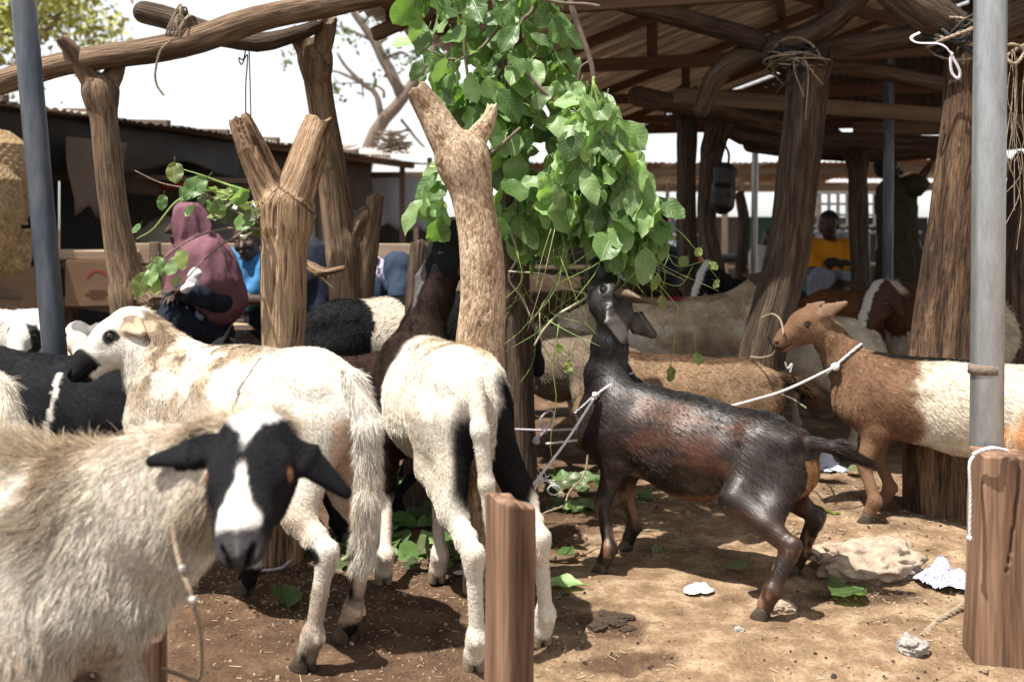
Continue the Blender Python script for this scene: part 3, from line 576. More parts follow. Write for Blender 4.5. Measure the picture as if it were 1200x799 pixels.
# ------------------------------------------------------------------ animals
def claw_mesh():
    rings = [(0.052, 0.0, 0.012, 0.020), (0.030, 0.006, 0.0125, 0.025), (0.004, 0.012, 0.0125, 0.030), (0.0, 0.012, 0.011, 0.028)]
    V = []; F = []; seg = 10
    for z, cx, ry, rx in rings:
        for j in range(seg):
            a = j*2*math.pi/seg; x = math.cos(a)*rx; x = x*1.25 if x > 0 else x*0.8
            V.append((cx+x, math.sin(a)*ry*(1-0.25*max(0, math.cos(a))), z*(1-0.25*max(0, math.cos(a)))))
    for i in range(len(rings)-1):
        for j in range(seg): F.append((i*seg+j, (i+1)*seg+j, (i+1)*seg+(j+1) % seg, i*seg+(j+1) % seg))
    F.append(tuple(range((len(rings)-1)*seg, len(rings)*seg))[::-1]); F.append(tuple(range(seg)))
    V = np.array(V); W = V.copy(); V[:, 1] += 0.0135; W[:, 1] = -W[:, 1]-0.0135
    F2 = [tuple(reversed(f)) for f in F]
    return merge([(V, F), (W, F2)])
HOOF_VF = claw_mesh()
def ball_mesh(name, mat, r, seg=14):
    bm = bmesh.new(); bmesh.ops.create_uvsphere(bm, u_segments=seg, v_segments=seg//2+2, radius=r)
    me = bpy.data.meshes.new(name); bm.to_mesh(me); bm.free(); me.materials.append(mat)
    me.polygons.foreach_set('use_smooth', np.ones(len(me.polygons), bool)); return me

def strands(name, V, Fq, VN, FN, flow, colr, length, n, mat, parent, lift=0.35, rad=0.0004, curl=0.15, seed=0, npt=5, droop=0.25, clump=0.0, jit=0.3, vis=None, cvar=0.16):
    rng = np.random.default_rng(seed)
    area = np.linalg.norm(FN, axis=1)*0.5; lf = length[Fq].mean(1)
    w = area*(lf > 0.001)
    if vis is not None: w = w*vis[Fq].mean(1)
    fi = rng.choice(len(Fq), n, p=w/w.sum())
    u = rng.random((n, 2)); q = Fq[fi]
    ww = np.stack([(1-u[:, 0])*(1-u[:, 1]), u[:, 0]*(1-u[:, 1]), u[:, 0]*u[:, 1], (1-u[:, 0])*u[:, 1]], 1)[..., None]
    bl = lambda a: (a[q]*ww).sum(1)
    root = bl(V); nn = bl(VN); nn /= np.linalg.norm(nn, axis=1, keepdims=True)+1e-9
    fl = bl(flow); fl = fl-nn*(fl*nn).sum(1, keepdims=True); fl /= np.linalg.norm(fl, axis=1, keepdims=True)+1e-6
    ln = (length[q]*ww[..., 0]).sum(1)*rng.uniform(0.6, 1.15, n)
    cell = np.stack([noise(root, 60, seed+i) for i in (1, 2, 3)], 1)*clump + np.stack([noise(root, 14, seed+i) for i in (4, 5, 6)], 1)*clump*0.8
    d = fl*(1-lift)+nn*lift+rng.normal(0, jit*0.35, (n, 3))+cell
    d /= np.linalg.norm(d, axis=1, keepdims=True)
    kk = rng.normal(0, curl, (n, 3))
    pts = np.zeros((n, npt, 3)); pts[:, 0] = root-nn*0.001; dd = d.copy()
    for i in range(1, npt):
        pts[:, i] = pts[:, i-1]+dd*(ln/(npt-1))[:, None]
        dd = dd+kk/(npt-1)+A(0, 0, -droop)/(npt-1)+fl*0.25/(npt-1); dd /= np.linalg.norm(dd, axis=1, keepdims=True)
    base = wloc(parent)
    cu = bpy.data.hair_curves.new(name); cu.add_curves([npt]*n)
    cu.position_data.foreach_set('vector', (pts-base).astype(np.float32).ravel())
    r = np.linspace(1, 0.15, npt)[None]*rad*rng.uniform(0.7, 1.3, (n, 1))
    cu.points.foreach_set('radius', r.astype(np.float32).ravel())
    cc = bl(colr)*np.exp(rng.normal(0, cvar, (n, 1)))*(1+0.14*noise(root, 25, seed+9)+0.12*noise(root, 90, seed+10))[:, None]
    at = cu.attributes.new('coat', 'FLOAT_COLOR', 'CURVE')
    at.data.foreach_set('color', np.concatenate([np.clip(cc, 0.002, 0.95), np.ones((n, 1))], 1).astype(np.float32).ravel())
    cu.materials.append(mat)
    o = link(name, cu, parent); o['kind'] = 'stuff'
    return o

def quadruped(name, label, cat, hip, sho, hooves, poll, nose, fore, colf, S=1.0, goat=False, tail=None, tail_r=(0.03, 0.02), ears=None, ear_len=0.12,
              horns=None, voxel=0.0075, fur=None, sleek=False, belly=1.0, group=None, eye=None, hoofmat=None, lying=False, neck_bulge=0.0, neck_r=1.0, mouth=False, limbs=True, fat=1.0, ear_n=None, eye_r=0.0135, head_s=1.0, ear_w=1.0):
    hip = np.asarray(hip, float); sho = np.asarray(sho, float); poll = np.asarray(poll, float); nose = np.asarray(nose, float)
    d = sho-hip; d[2] = 0; fwd = nrm(d); side = np.cross(UP, fwd); spine = nrm(sho-hip)
    base = A((hip[0]+sho[0])/2, (hip[1]+sho[1])/2, 0); base[2] = float(gz(base[0], base[1]))
    T = thing(name, label, cat, base, group)
    pr = []; s = S
    add = lambda *a, **k: pr.append(prim(*a, **k))
    fb = nrm(-fwd-0.55*UP)
    g = (0.86 if goat else 1.0)*fat; lg = 1.12 if goat else 0.92
    mid = (hip+sho)/2-UP*0.035*s
    add(hip-fwd*0.07*s-UP*0.01*s, hip+fwd*0.02*s, (0.105*s*g, 0.115*s), (0.135*s*g, 0.15*s*g), side, 0.05, 'rump', fb)
    add(hip+fwd*0.02*s, mid, (0.135*s*g, 0.148*s*g), (0.172*s*g*belly, 0.185*s*g*belly), side, 0.06, 'flank', fb)
    add(mid, sho-UP*0.02*s-fwd*0.02*s, (0.172*s*g*belly, 0.185*s*g*belly), (0.145*s*g, 0.18*s*g), side, 0.06, 'barrel', fb)
    add(sho-UP*0.02*s, sho+fwd*0.10*s-UP*0.035*s, (0.14*s*g, 0.17*s*g), (0.09*s*g, 0.12*s*g), side, 0.05, 'chest', fb)
    add(hip+UP*0.115*s*g, sho+UP*0.135*s*g, (0.05*s, 0.03*s), (0.05*s, 0.035*s), side, 0.05, 'spine', -fwd-0.1*UP)
    for sg in (1, -1): add(hip+UP*0.092*s*g+side*sg*0.083*s*g+fwd*0.04*s, hip+UP*0.078*s*g+side*sg*0.062*s*g-fwd*0.085*s, 0.032*s, 0.03*s, k=0.03, tag='rump', flow=fb)
    # neck
    hd = nrm(nose-poll); fore = np.asarray(fore, float); fore = nrm(fore-hd*np.dot(fore, hd)); hs = np.cross(fore, hd)   # hs = animal's left
    HL = 0.245*s
    n0 = sho+fwd*0.06*s+UP*0.045*s; n2 = poll-fore*0.012*s+hd*0.025*s
    ctrl = (n0+n2)/2+(fwd*0.35+UP*0.1)*np.linalg.norm(n2-n0)*0.22+UP*neck_bulge
    bz = lambda t: (1-t)**2*n0+2*t*(1-t)*ctrl+t*t*n2
    npts = [bz(t) for t in (0, 0.35, 0.7, 1.0)]
    nr = [(0.082, 0.135), (0.068, 0.105), (0.055, 0.078), (0.050, 0.066)]
    for i in range(3):
        f = nrm(npts[i]-npts[i+1]-0.25*UP)
        add(npts[i], npts[i+1], tuple(x*s*g*neck_r for x in nr[i]), tuple(x*s*g*neck_r for x in nr[i+1]), side*(1-i/2)+hs*(i/2+0.01), 0.05, 'neck', f)
    # head
    s0 = s; s = S*head_s
    h = lambda x, y=0, z=0: poll+(hd*x+hs*y+fore*z)*S*head_s
    hf = -hd
    add(h(0.035), h(0.095, 0, 0.004), (0.058*s, 0.060*s), (0.056*s, 0.058*s), hs, 0.03, 'skull', hf)
    mw = 1.0 if goat else 1.2
    add(h(0.095), h(0.185, 0, 0.002 if goat else 0.008), (0.048*s, 0.054*s), (0.034*s*mw, 0.038*s), hs, 0.03, 'face', hf)
    add(h(0.185, 0, 0.004), h(0.228, 0, -0.002), (0.034*s*mw, 0.036*s), (0.030*s*mw, 0.027*s), hs, 0.02, 'muzzle', hf)
    for sg in (1, -1):
        add(h(0.085, sg*0.040, 0.020), h(0.115, sg*0.037, 0.017), 0.023*s, 0.019*s, k=0.02, tag='brow', flow=hf)
        add(h(0.075, sg*0.028, -0.030), h(0.125, sg*0.024, -0.032), 0.034*s, 0.026*s, k=0.03, tag='cheek', flow=hf)
        add(h(0.226, sg*0.013, 0.004), h(0.236, sg*0.012, 0.000), 0.0125*s, 0.011*s, k=0.008, tag='muzzle', flow=hf)
    add(h(0.10, 0, -0.050), h(0.195, 0, -0.034), (0.026*s, 0.024*s), (0.019*s, 0.015*s), hs, 0.02, 'jaw', hf)
    add(h(0.200, 0, -0.034), h(0.218, 0, -0.030), 0.0165*s, 0.0145*s, k=0.010, tag='chin', flow=hf)
    for sg in (1, -1):
        add(h(0.254, sg*0.012, 0.000), h(0.236, sg*0.023, 0.013), (0.0062*s, 0.0075*s), (0.005*s, 0.006*s), hs, 0.004, 'nostril', sub=True)
        add(h(0.088, sg*0.052, 0.026), h(0.112, sg*0.048, 0.024), 0.0075*s, 0.0065*s, k=0.008, tag='brow', flow=hf)
        add(h(0.244, 0, -0.0215), h(0.195, sg*0.032, -0.022), 0.0022*s, 0.0022*s, k=0.004, tag='mouth', sub=True)
        add(h(0.10, sg*0.066, 0.015), h(0.10, sg*0.052, 0.013), 0.010*s, 0.008*s, k=0.012, tag='socket', sub=True)
    if mouth: pass
    ears = ears or (hs*1.0-hd*0.2+fore*0.05, -hs*1.0-hd*0.2+fore*0.05)
    for sg, e in zip((1, -1), ears):
        e = nrm(e); r0 = h(0.035, sg*0.050, 0.012); el = ear_len*s
        pl = np.cross(e, ear_n if ear_n is not None else fore if abs(np.dot(e, fore)) < 0.9 else hd)
        add(r0, r0+e*el*0.35, (0.017*s, 0.014*s), (0.032*s*ear_w, 0.0105*s), pl, 0.012, 'ear', e)
        add(r0+e*el*0.35, r0+e*el-fore*0.012*s, (0.032*s*ear_w, 0.0105*s), (0.011*s*ear_w, 0.0085*s), pl, 0.008, 'ear', e)
    sH = s; s = s0
    # legs
    if limbs:
        for i, hp in enumerate(hooves):
            hp = np.asarray(hp, float); sg = 1 if i % 2 == 0 else -1; dn = A(0, 0, -1)
            if i < 2:
                top = sho+side*sg*0.088*s*g-UP*0.05*s+fwd*0.02*s; v = top-hp
                elbow = hp+v*0.80-fwd*0.035*s; knee = hp+v*0.52+fwd*0.012*s; fet = hp+v*0.0+UP*0.095*s-fwd*0.022*s; cor = hp+UP*0.045*s-fwd*0.004*s
                add(sho+UP*0.10*s*g+side*sg*0.055*s*g, top+fwd*0.04*s-UP*0.01*s, (0.045*s, 0.075*s), (0.055*s, 0.075*s), side, 0.05, 'shoulder', nrm(-fwd*0.4+dn))
                add(top, elbow, (0.06*s*g, 0.085*s*g), (0.042*s*g, 0.058*s*g), side, 0.04, 'upper_leg', dn)
                add(elbow, knee, (0.040*s*g, 0.052*s*g), (0.026*s, 0.031*s), side, 0.025, 'fore_leg', dn)
                add(knee, knee-v*0.05, (0.027*s, 0.031*s), (0.023*s, 0.025*s), side, 0.015, 'fore_leg', dn)
                add(knee-v*0.05, fet, (0.0195*s*lg, 0.023*s*lg), (0.0185*s*lg, 0.021*s*lg), side, 0.015, 'shank', dn)
            else:
                top = hip+side*sg*0.080*s*g-UP*0.02*s; v = top-hp
                hock = hp+UP*(0.285*s if not goat else 0.27*s)*min(1.0, v[2]/(0.5*s))-fwd*0.085*s+side*sg*0.0
                hock = hock+A(v[0], v[1], 0)*0.25
                stif = top*0.52+hock*0.48+fwd*0.125*s+side*sg*0.022*s
                fet = hp+UP*0.095*s-fwd*0.022*s; cor = hp+UP*0.045*s-fwd*0.004*s
                add(top, stif, (0.068*s*g, 0.108*s*g), (0.046*s*g*lg, 0.062*s*g), side, 0.045, 'thigh', nrm(dn-fwd*0.3))
                add(hip-fwd*0.075*s+side*sg*0.05*s*g-UP*0.03*s, (stif+hock)/2-fwd*0.012*s, (0.055*s*g, 0.075*s*g), (0.034*s, 0.045*s), side, 0.045, 'thigh', nrm(dn-fwd*0.2))
                add(stif, hock+nrm(stif-hock)*0.05*s, (0.046*s*g*lg, 0.060*s*g*lg), (0.024*s*lg, 0.034*s), side, 0.025, 'gaskin', nrm(hock-stif))
                add(hock+nrm(stif-hock)*0.05*s, hock, (0.023*s, 0.031*s), (0.024*s, 0.032*s), side, 0.015, 'hock', dn)
                add(hock-fwd*0.012*s+UP*0.012*s, hock-UP*0.03*s, (0.019*s, 0.02*s), (0.019*s, 0.02*s), side, 0.015, 'hock', dn)
                add(hock, fet, (0.0205*s*lg, 0.027*s*lg), (0.0185*s*lg, 0.0215*s*lg), side, 0.015, 'shank', dn)
            add(fet, fet-UP*0.012*s+fwd*0.004*s, (0.0235*s, 0.0275*s), (0.024*s, 0.027*s), side, 0.012, 'fetlock', dn)
            add(fet, cor+fwd*0.004*s, (0.0205*s, 0.022*s), (0.025*s, 0.027*s), side, 0.012, 'pastern', dn)
            for q in (1, -1): add(fet-fwd*0.022*s+side*q*0.010*s-UP*0.006*s, fet-fwd*0.026*s+side*q*0.010*s-UP*0.016*s, 0.007*s, 0.005*s, k=0.006, tag='dewclaw', flow=dn)
            v2, f2 = HOOF_VF; ang = math.atan2(fwd[1], fwd[0]); c_, s_ = math.cos(ang), math.sin(ang)
            w2 = v2*s*(1.0 if not goat else 0.95); w2 = np.stack([w2[:, 0]*c_-w2[:, 1]*s_, w2[:, 0]*s_+w2[:, 1]*c_, w2[:, 2]], 1)+hp
            mesh_np('hoof', w2, f2, hoofmat or M_HOOF, T)
    if tail is not None:
        for i in range(len(tail)-1):
            f0 = i/(len(tail)-1); f1 = (i+1)/(len(tail)-1); r = lambda f: tail_r[0]*(1-f)+tail_r[1]*f
            add(tail[i], tail[i+1], r(f0), r(f1), k=0.02, tag='tail')
    V, Fq = sdf_mesh(pr, voxel)
    VN, FN = vnormals(V, Fq)
    bi = nearest(pr, V); tags = np.array([q['tag'] for q in pr])[bi]
    flow = np.array([q['flow'] for q in pr])[bi]
    rel = V-hip; loc = dict(x=(rel@fwd)/s, y=(rel@side)/s, z=(V[:, 2]-base[2])/s, top=(rel@UP)/s,
               hx=((V-poll)@hd)/sH, hy=((V-poll)@hs)/sH, hz=((V-poll)@fore)/sH, V=V, tag=tags, n=VN,
               head=np.isin(tags, ('skull', 'face', 'muzzle', 'brow', 'cheek', 'jaw', 'chin')), ear=tags == 'ear', neck=tags == 'neck',
               N1=noise(V, 9, 5, 3), N2=noise(V, 30, 8, 2))
    colr = np.clip(colf(loc), 0.002, 0.95)
    hm = loc['head']; nm_ = (np.abs(np.abs(loc['hy'])-0.015-0.35*(loc['hz']-0.004)) < 0.005)*(loc['hz'] > -0.010)*(loc['hz'] < 0.018)*(loc['hx'] > 0.226)*hm+(np.abs(loc['hz']+0.0215) < 0.004)*(loc['hx'] > 0.185)*hm
    colr = colr*(1-0.8*np.clip(nm_, 0, 1))[:, None]
    streak = rel-fb*(rel@fb)[:, None]*0.88
    body = mesh_np('body', V, Fq, M_HIDE_SLEEK if sleek else M_SKIN, T, attrs={'coat': ('FLOAT_COLOR', np.concatenate([colr, np.ones((len(V), 1))], 1)), 'streak': ('FLOAT_VECTOR', streak)})
    # smooth the flow field a little over the mesh
    for _ in range(6):
        acc = np.zeros_like(flow); cn = np.zeros(len(V))
        for a_, b_ in ((0, 1), (1, 2), (2, 3), (3, 0)):
            np.add.at(acc, Fq[:, a_], flow[Fq[:, b_]]); np.add.at(cn, Fq[:, a_], 1)
        flow = flow*0.4+0.6*acc/np.maximum(cn, 1)[:, None]
    if fur:
        for fi, fd in enumerate(fur):
            base_len = np.zeros(len(V))
            for tg, L_ in fd['len'].items():
                base_len[(tags == tg) if tg != '*' else slice(None)] = L_
            if 'lenf' in fd: base_len = fd['lenf'](loc, base_len)
            for _ in range(4):
                acc = np.zeros(len(V)); cn = np.zeros(len(V))
                for a_, b_ in ((0, 1), (1, 2), (2, 3), (3, 0)):
                    np.add.at(acc, Fq[:, a_], base_len[Fq[:, b_]]); np.add.at(cn, Fq[:, a_], 1)
                base_len = np.where(base_len > 0, base_len*0.4+0.6*acc/np.maximum(cn, 1), 0)
            toc = A(0, 0, CAMH)-V; toc /= np.linalg.norm(toc, axis=1, keepdims=True)
            vis = 0.12+0.88*((VN*toc).sum(1) > -0.35)
            cw = fd.get('col'); cc = colr if cw is None else np.clip(cw(loc, colr), 0.002, 0.95)
            strands(fd.get('name', 'fleece'), V, Fq, VN, FN, flow, cc, base_len*s, fd['n'], fd.get('mat', M_SLEEK if sleek else M_WOOL), T, lift=fd.get('lift', 0.35), rad=fd.get('rad', 0.0004),
                    curl=fd.get('curl', 0.15), seed=fi*7+int(abs(hip[0])*1000) % 91, droop=fd.get('droop', 0.25), clump=fd.get('clump', 0.15), jit=fd.get('jit', 0.3), npt=fd.get('npt', 4), vis=vis, cvar=fd.get('cvar', 0.2))
    em = ball_mesh('eye', eye or M_EYE, eye_r*sH)
    pm = ball_mesh('pupil', M_PUPIL, eye_r*0.63*sH, 10)
    for sg in (1, -1):
        e = link('eye', em, T); e.location = h(0.10, sg*0.0515, 0.0135)-base
        if eye is not None and eye is not M_EYE:
            pp = link('pupil', pm, e); pp.location = (hs*sg*0.0066+fore*0.001)*sH
            pp.scale = (1, 1, 1)
    if horns:
        for hpts, hr in horns:
            sp, rr = spline(hpts, 14, hr); rr = rr*(1+0.07*np.sin(np.arange(len(rr))*2.4))
            v, f = tube(sp, rr, 10); mesh_np('horn', v, f, M_HORN, T)
    T['_'] = 0; del T['_']
    return T, pr
# ------------------------------------------------------------------ the herd
def C3(n, c): return np.tile(np.asarray(c, float), (n, 1))
def mixc(a, b, m): return a*(1-m[:, None])+np.asarray(b)*m[:, None]
CREAM = (0.55, 0.48, 0.38); WHITE = (0.60, 0.56, 0.49); TANW = (0.40, 0.28, 0.165); BLACK = (0.010, 0.0095, 0.010); DKB = (0.022, 0.013, 0.010)
def blob(l, c, r, nz=0.25, soft=0.12):
    """1 inside a noisy ellipsoid in body coordinates (x along from hip, y left, z up from ground)"""
    r = np.broadcast_to(np.asarray(r, float), (3,))
    q = np.sqrt(((l['x']-c[0])/r[0])**2+((l['y']-c[1])/r[1])**2+((l['z']-c[2])/r[2])**2)+nz*l['N1']
    return 1-sstep(1-soft, 1+soft, q)
def wblob(l, c, r, nz=0.25, soft=0.12):
    q = np.linalg.norm((l['V']-np.asarray(c))/np.asarray(r), axis=1)+nz*l['N1']
    return 1-sstep(1-soft, 1+soft, q)
hoof = lambda x, y: A(x, y, float(gz(x, y)))

# --- foreground sheep, head to the camera
def col_fore(l):
    n = len(l['V']); c = C3(n, (0.60, 0.55, 0.47))
    c = mixc(c, (0.42, 0.31, 0.20), np.clip(sstep(0.56, 0.76, l['z']+0.06*l['N1'])*0.9*(0.6+0.6*l['N1']), 0, 1))
    c = mixc(c, (0.17, 0.12, 0.08), np.clip(sstep(0.15, 0.65, l['N1']+0.3*l['N2'])*sstep(0.42, 0.70, l['z'])*0.65, 0, 1))
    c = mixc(c, (0.42, 0.36, 0.31), sstep(0.1, 0.6, -l['N1'])*0.5)
    c = mixc(c, (0.40, 0.29, 0.20), (1-sstep(0.34, 0.46, l['z']))*0.6)
    hd = l['head'] | l['ear']
    k = np.full(n, 0.0); k[hd] = 1
    c = mixc(c, (0.011, 0.011, 0.013), k)
    # white crown and nose blaze
    crown = (1-sstep(-0.006, 0.006, np.abs(l['hy'])-0.046*(1-sstep(-0.02, 0.088, l['hx']))+0.004+0.012*l['N2']))*(l['hz'] > -0.01)*hd*(~l['ear'])
    nosew = (1-sstep(-0.003, 0.003, np.abs(l['hy']+0.002)-0.003-0.024*sstep(0.115, 0.205, l['hx'])+0.009*l['N2']))*sstep(0.112, 0.13, l['hx'])*(1-sstep(0.215, 0.226, l['hx']+0.2*np.abs(l['hy'])))*(l['hz'] > 0.002+0.3*(np.abs(l['hy'])-0.014))*hd
    c = mixc(c, (0.70, 0.68, 0.66), np.clip(crown, 0, 1)); c = mixc(c, (0.72, 0.68, 0.63), np.clip(nosew, 0, 1))
    muz = sstep(0.205, 0.225, l['hx'])*(1-np.clip(nosew, 0, 1))*hd
    c = mixc(c, (0.05, 0.045, 0.048), np.clip(muz, 0, 1)*0.8)
    nst = (np.abs(np.abs(l['hy'])-0.016-0.35*(l['hz']-0.004)) < 0.0045)*(l['hz'] > -0.010)*(l['hz'] < 0.018)*(l['hx'] > 0.228)*hd; c = mixc(c, (0.006, 0.005, 0.005), nst*1.0)
    mth = (np.abs(l['hz']+0.0215) < 0.0032)*(l['hx'] > 0.185)*hd; c = mixc(c, (0.006, 0.005, 0.005), mth*1.0)
    er = np.sqrt((l['hx']-0.10)**2+(l['hz']-0.0135)**2); c = mixc(c, (0.10, 0.05, 0.035), hd*(np.abs(l['hy']) > 0.03)*(er < 0.019)*(er > 0.015)*0.5)
    lip = sstep(0.17, 0.19, l['hx'])*(l['hz'] < -0.03)*(np.abs(l['hy']) > 0.014)*hd*(l['hx'] < 0.205)
    c = mixc(c, (0.55, 0.47, 0.42), np.clip(lip, 0, 1)*0.8)
    return c
LONG = {'*': 0.016, 'rump': 0.028, 'flank': 0.030, 'barrel': 0.032, 'chest': 0.034, 'spine': 0.055, 'neck': 0.034, 'shoulder': 0.028, 'upper_leg': 0.03, 'thigh': 0.03, 'tail': 0.06, 'shank': 0.007, 'fetlock': 0.009, 'pastern': 0.010, 'hock': 0.009, 'gaskin': 0.014, 'fore_leg': 0.014,
        'skull': 0.006, 'face': 0.004, 'muzzle': 0.0, 'brow': 0.004, 'cheek': 0.005, 'jaw': 0.005, 'chin': 0.004, 'ear': 0.006, 'dewclaw': 0}
hipA, shoA = A(-1.33, 1.88, 0.51), A(-0.775, 1.765, 0.52)
quadruped('sheep', 'shaggy cream sheep in the foreground with black face, white crown and white nose', 'sheep', hipA, shoA,
          [hoof(-0.70, 1.83), hoof(-0.735, 1.60), hoof(-1.40, 1.98), hoof(-1.44, 1.74)], P(302, 511, 1.63), P(282, 640, 1.445), A(0.02, -0.6, 0.8),
          col_fore, S=1.0, tail=[hipA+A(-0.18, 0.03, 0.06), hipA+A(-0.25, 0.04, -0.05), hipA+A(-0.26, 0.04, -0.3)], ears=(A(0.80, 0.10, -0.62), A(-0.96, 0.06, -0.10)), ear_len=0.118,
          voxel=0.0047, eye=M_EYE_AMBER, neck_r=1.12, eye_r=0.0165,
          fur=[dict(len=LONG, n=120000, lift=0.28, rad=0.00055, clump=0.36, curl=0.25, jit=0.35, droop=0.3, cvar=0.34, lenf=lambda l, b: np.where((l['tag'] == 'spine') | ((l['tag'] == 'neck') & (l['n'][:, 2] > 0.5)), b*1.15, b)*np.clip(0.85+0.9*l['N1'], 0.35, 1.6)),
               dict(name='mane', len={'*': 0, 'spine': 0.062}, n=9000, lift=0.62, rad=0.0006, clump=0.5, curl=0.3, jit=0.5, cvar=0.3, col=lambda l, c: c*A(0.85, 0.78, 0.68)),
               dict(name='face_hair', len={'*': 0, 'skull': 0.010, 'face': 0.007, 'brow': 0.006, 'cheek': 0.009, 'jaw': 0.008, 'ear': 0.009, 'muzzle': 0.003, 'chin': 0.005}, n=30000, lift=0.16, rad=0.00035, clump=0.08, jit=0.25)])

# --- white sheep walking left, black muzzle
def col_white(l):
    n = len(l['V']); c = C3(n, WHITE)
    c = mixc(c, (0.40, 0.29, 0.18), np.clip((0.35+1.9*l['N1'])*sstep(0.06, 0.30, l['x'])*sstep(0.46, 0.66, l['z'])*(1-l['head']), 0, 1)*0.85)
    c = mixc(c, (0.13, 0.09, 0.065), np.clip(sstep(0.12, 0.50, l['N1']+0.5*l['N2'])*sstep(0.10, 0.35, l['x'])*sstep(0.52, 0.66, l['z'])*(1-l['head']), 0, 1)*0.8)
    c = mixc(c, (0.44, 0.36, 0.28), np.clip(0.2+0.9*l['N1'], 0, 1)*(l['z'] < 0.6)*(1-l['head'])*0.5)
    c = mixc(c, (0.07, 0.05, 0.04), (np.abs(l['x']-0.145+0.05*(l['z']-0.6)+0.008*l['N2']) < 0.006)*(l['y'] > 0.05)*(l['z'] > 0.50)*0.8)
    c = mixc(c, (0.56, 0.44, 0.33), (1-sstep(0.30, 0.5, l['z']))*np.clip(0.35+0.5*l['N1'], 0, 1)*0.8)
    c = mixc(c, (0.55, 0.37, 0.25), ((np.abs(l['y']) < 0.07) & (l['x'] < -0.08) & (l['top'] < 0.0) & (l['tag'] != 'tail'))*0.7)
    nos = sstep(0.168, 0.185, l['hx']+0.02*l['N1']-0.35*np.clip(l['hz'], -1, 0.0))*l['head']*(l['hz'] > -0.03)
    nos = np.maximum(nos, sstep(0.205, 0.215, l['hx'])*l['head'])
    c = mixc(c, BLACK, np.clip(nos, 0, 1))
    eyeb = (1-sstep(0.020, 0.027, np.sqrt((l['hx']-0.105)**2+(l['hz']-0.010)**2)+0.005*l['N2']))*(np.abs(l['hy']) > 0.03)*l['head']
    c = mixc(c, (0.02, 0.018, 0.018), np.clip(eyeb, 0, 1))
    # legs: mottled grey and black marks
    sh = np.isin(l['tag'], ('shank', 'hock', 'fetlock', 'pastern'))
    right_hind = (l['y'] < 0) & (l['x'] < 0.2) & sh
    c = mixc(c, BLACK, right_hind*sstep(0.29, 0.26, l['z']+0.05*l['N1'])*sstep(0.10, 0.13, l['z']+0.03*l['N1'])*sstep(-0.15, 0.1, 0.3*l['N1']+10*(l['x']+0.135)))
    c = mixc(c, (0.25, 0.20, 0.17), sh*sstep(0.25, 0.5, l['N1'])*0.6)
    lh = (l['y'] > 0) & (l['x'] < 0.2)
    c = mixc(c, BLACK, lh*(1-sstep(0.018, 0.026, np.sqrt((l['z']-0.275)**2+(0.6*(l['x']+0.15))**2)))*1.0)
    c = mixc(c, BLACK, sstep(0.085, 0.06, l['z']+0.03*l['N1'])); c = mixc(c, (0.33, 0.27, 0.22), sh*sstep(-0.1, 0.5, l['N2']+0.5*l['N1'])*0.6); c = mixc(c, BLACK, ((l['x'] > 0.35) & (l['z'] < 0.2))*1.0)
    return c
hipB, shoB = A(-0.525, 2.63, 0.615), A(-0.985, 2.99, 0.575)
MED = dict(LONG); MED.update({'rump': 0.010, 'flank': 0.012, 'barrel': 0.015, 'chest': 0.022, 'spine': 0.014, 'neck': 0.020, 'shoulder': 0.014, 'upper_leg': 0.011, 'thigh': 0.010, 'tail': 0.034, 'gaskin': 0.011, 'fore_leg': 0.010})
MEDC = dict(MED); MEDC.update({'tail': 0.009, 'rump': 0.017, 'spine': 0.02, 'flank': 0.016})
quadruped('sheep', 'white sheep with black muzzle and black eye patch standing before the forked trunk', 'sheep', hipB, shoB,
          [hoof(-1.05, 2.91), GG(290, 697), GG(360, 786), GG(408, 752)], P(162, 374, 3.10), P(93, 434, 2.99), A(-0.6, -0.1, 0.76),
          col_white, S=1.04, tail=[hipB+A(0.115, -0.09, 0.085), hipB+A(0.165, -0.135, -0.02), hipB+A(0.165, -0.135, -0.20), hipB+A(0.15, -0.12, -0.36)], tail_r=(0.03, 0.03),
          ears=(A(0.62, -0.62, -0.22), A(0.35, 0.8, 0.1)), ear_len=0.085, voxel=0.0062, neck_r=1.1, fat=0.92,
          fur=[dict(len=MED, n=95000, lift=0.22, rad=0.00055, clump=0.26, cvar=0.26, curl=0.22, jit=0.3)])

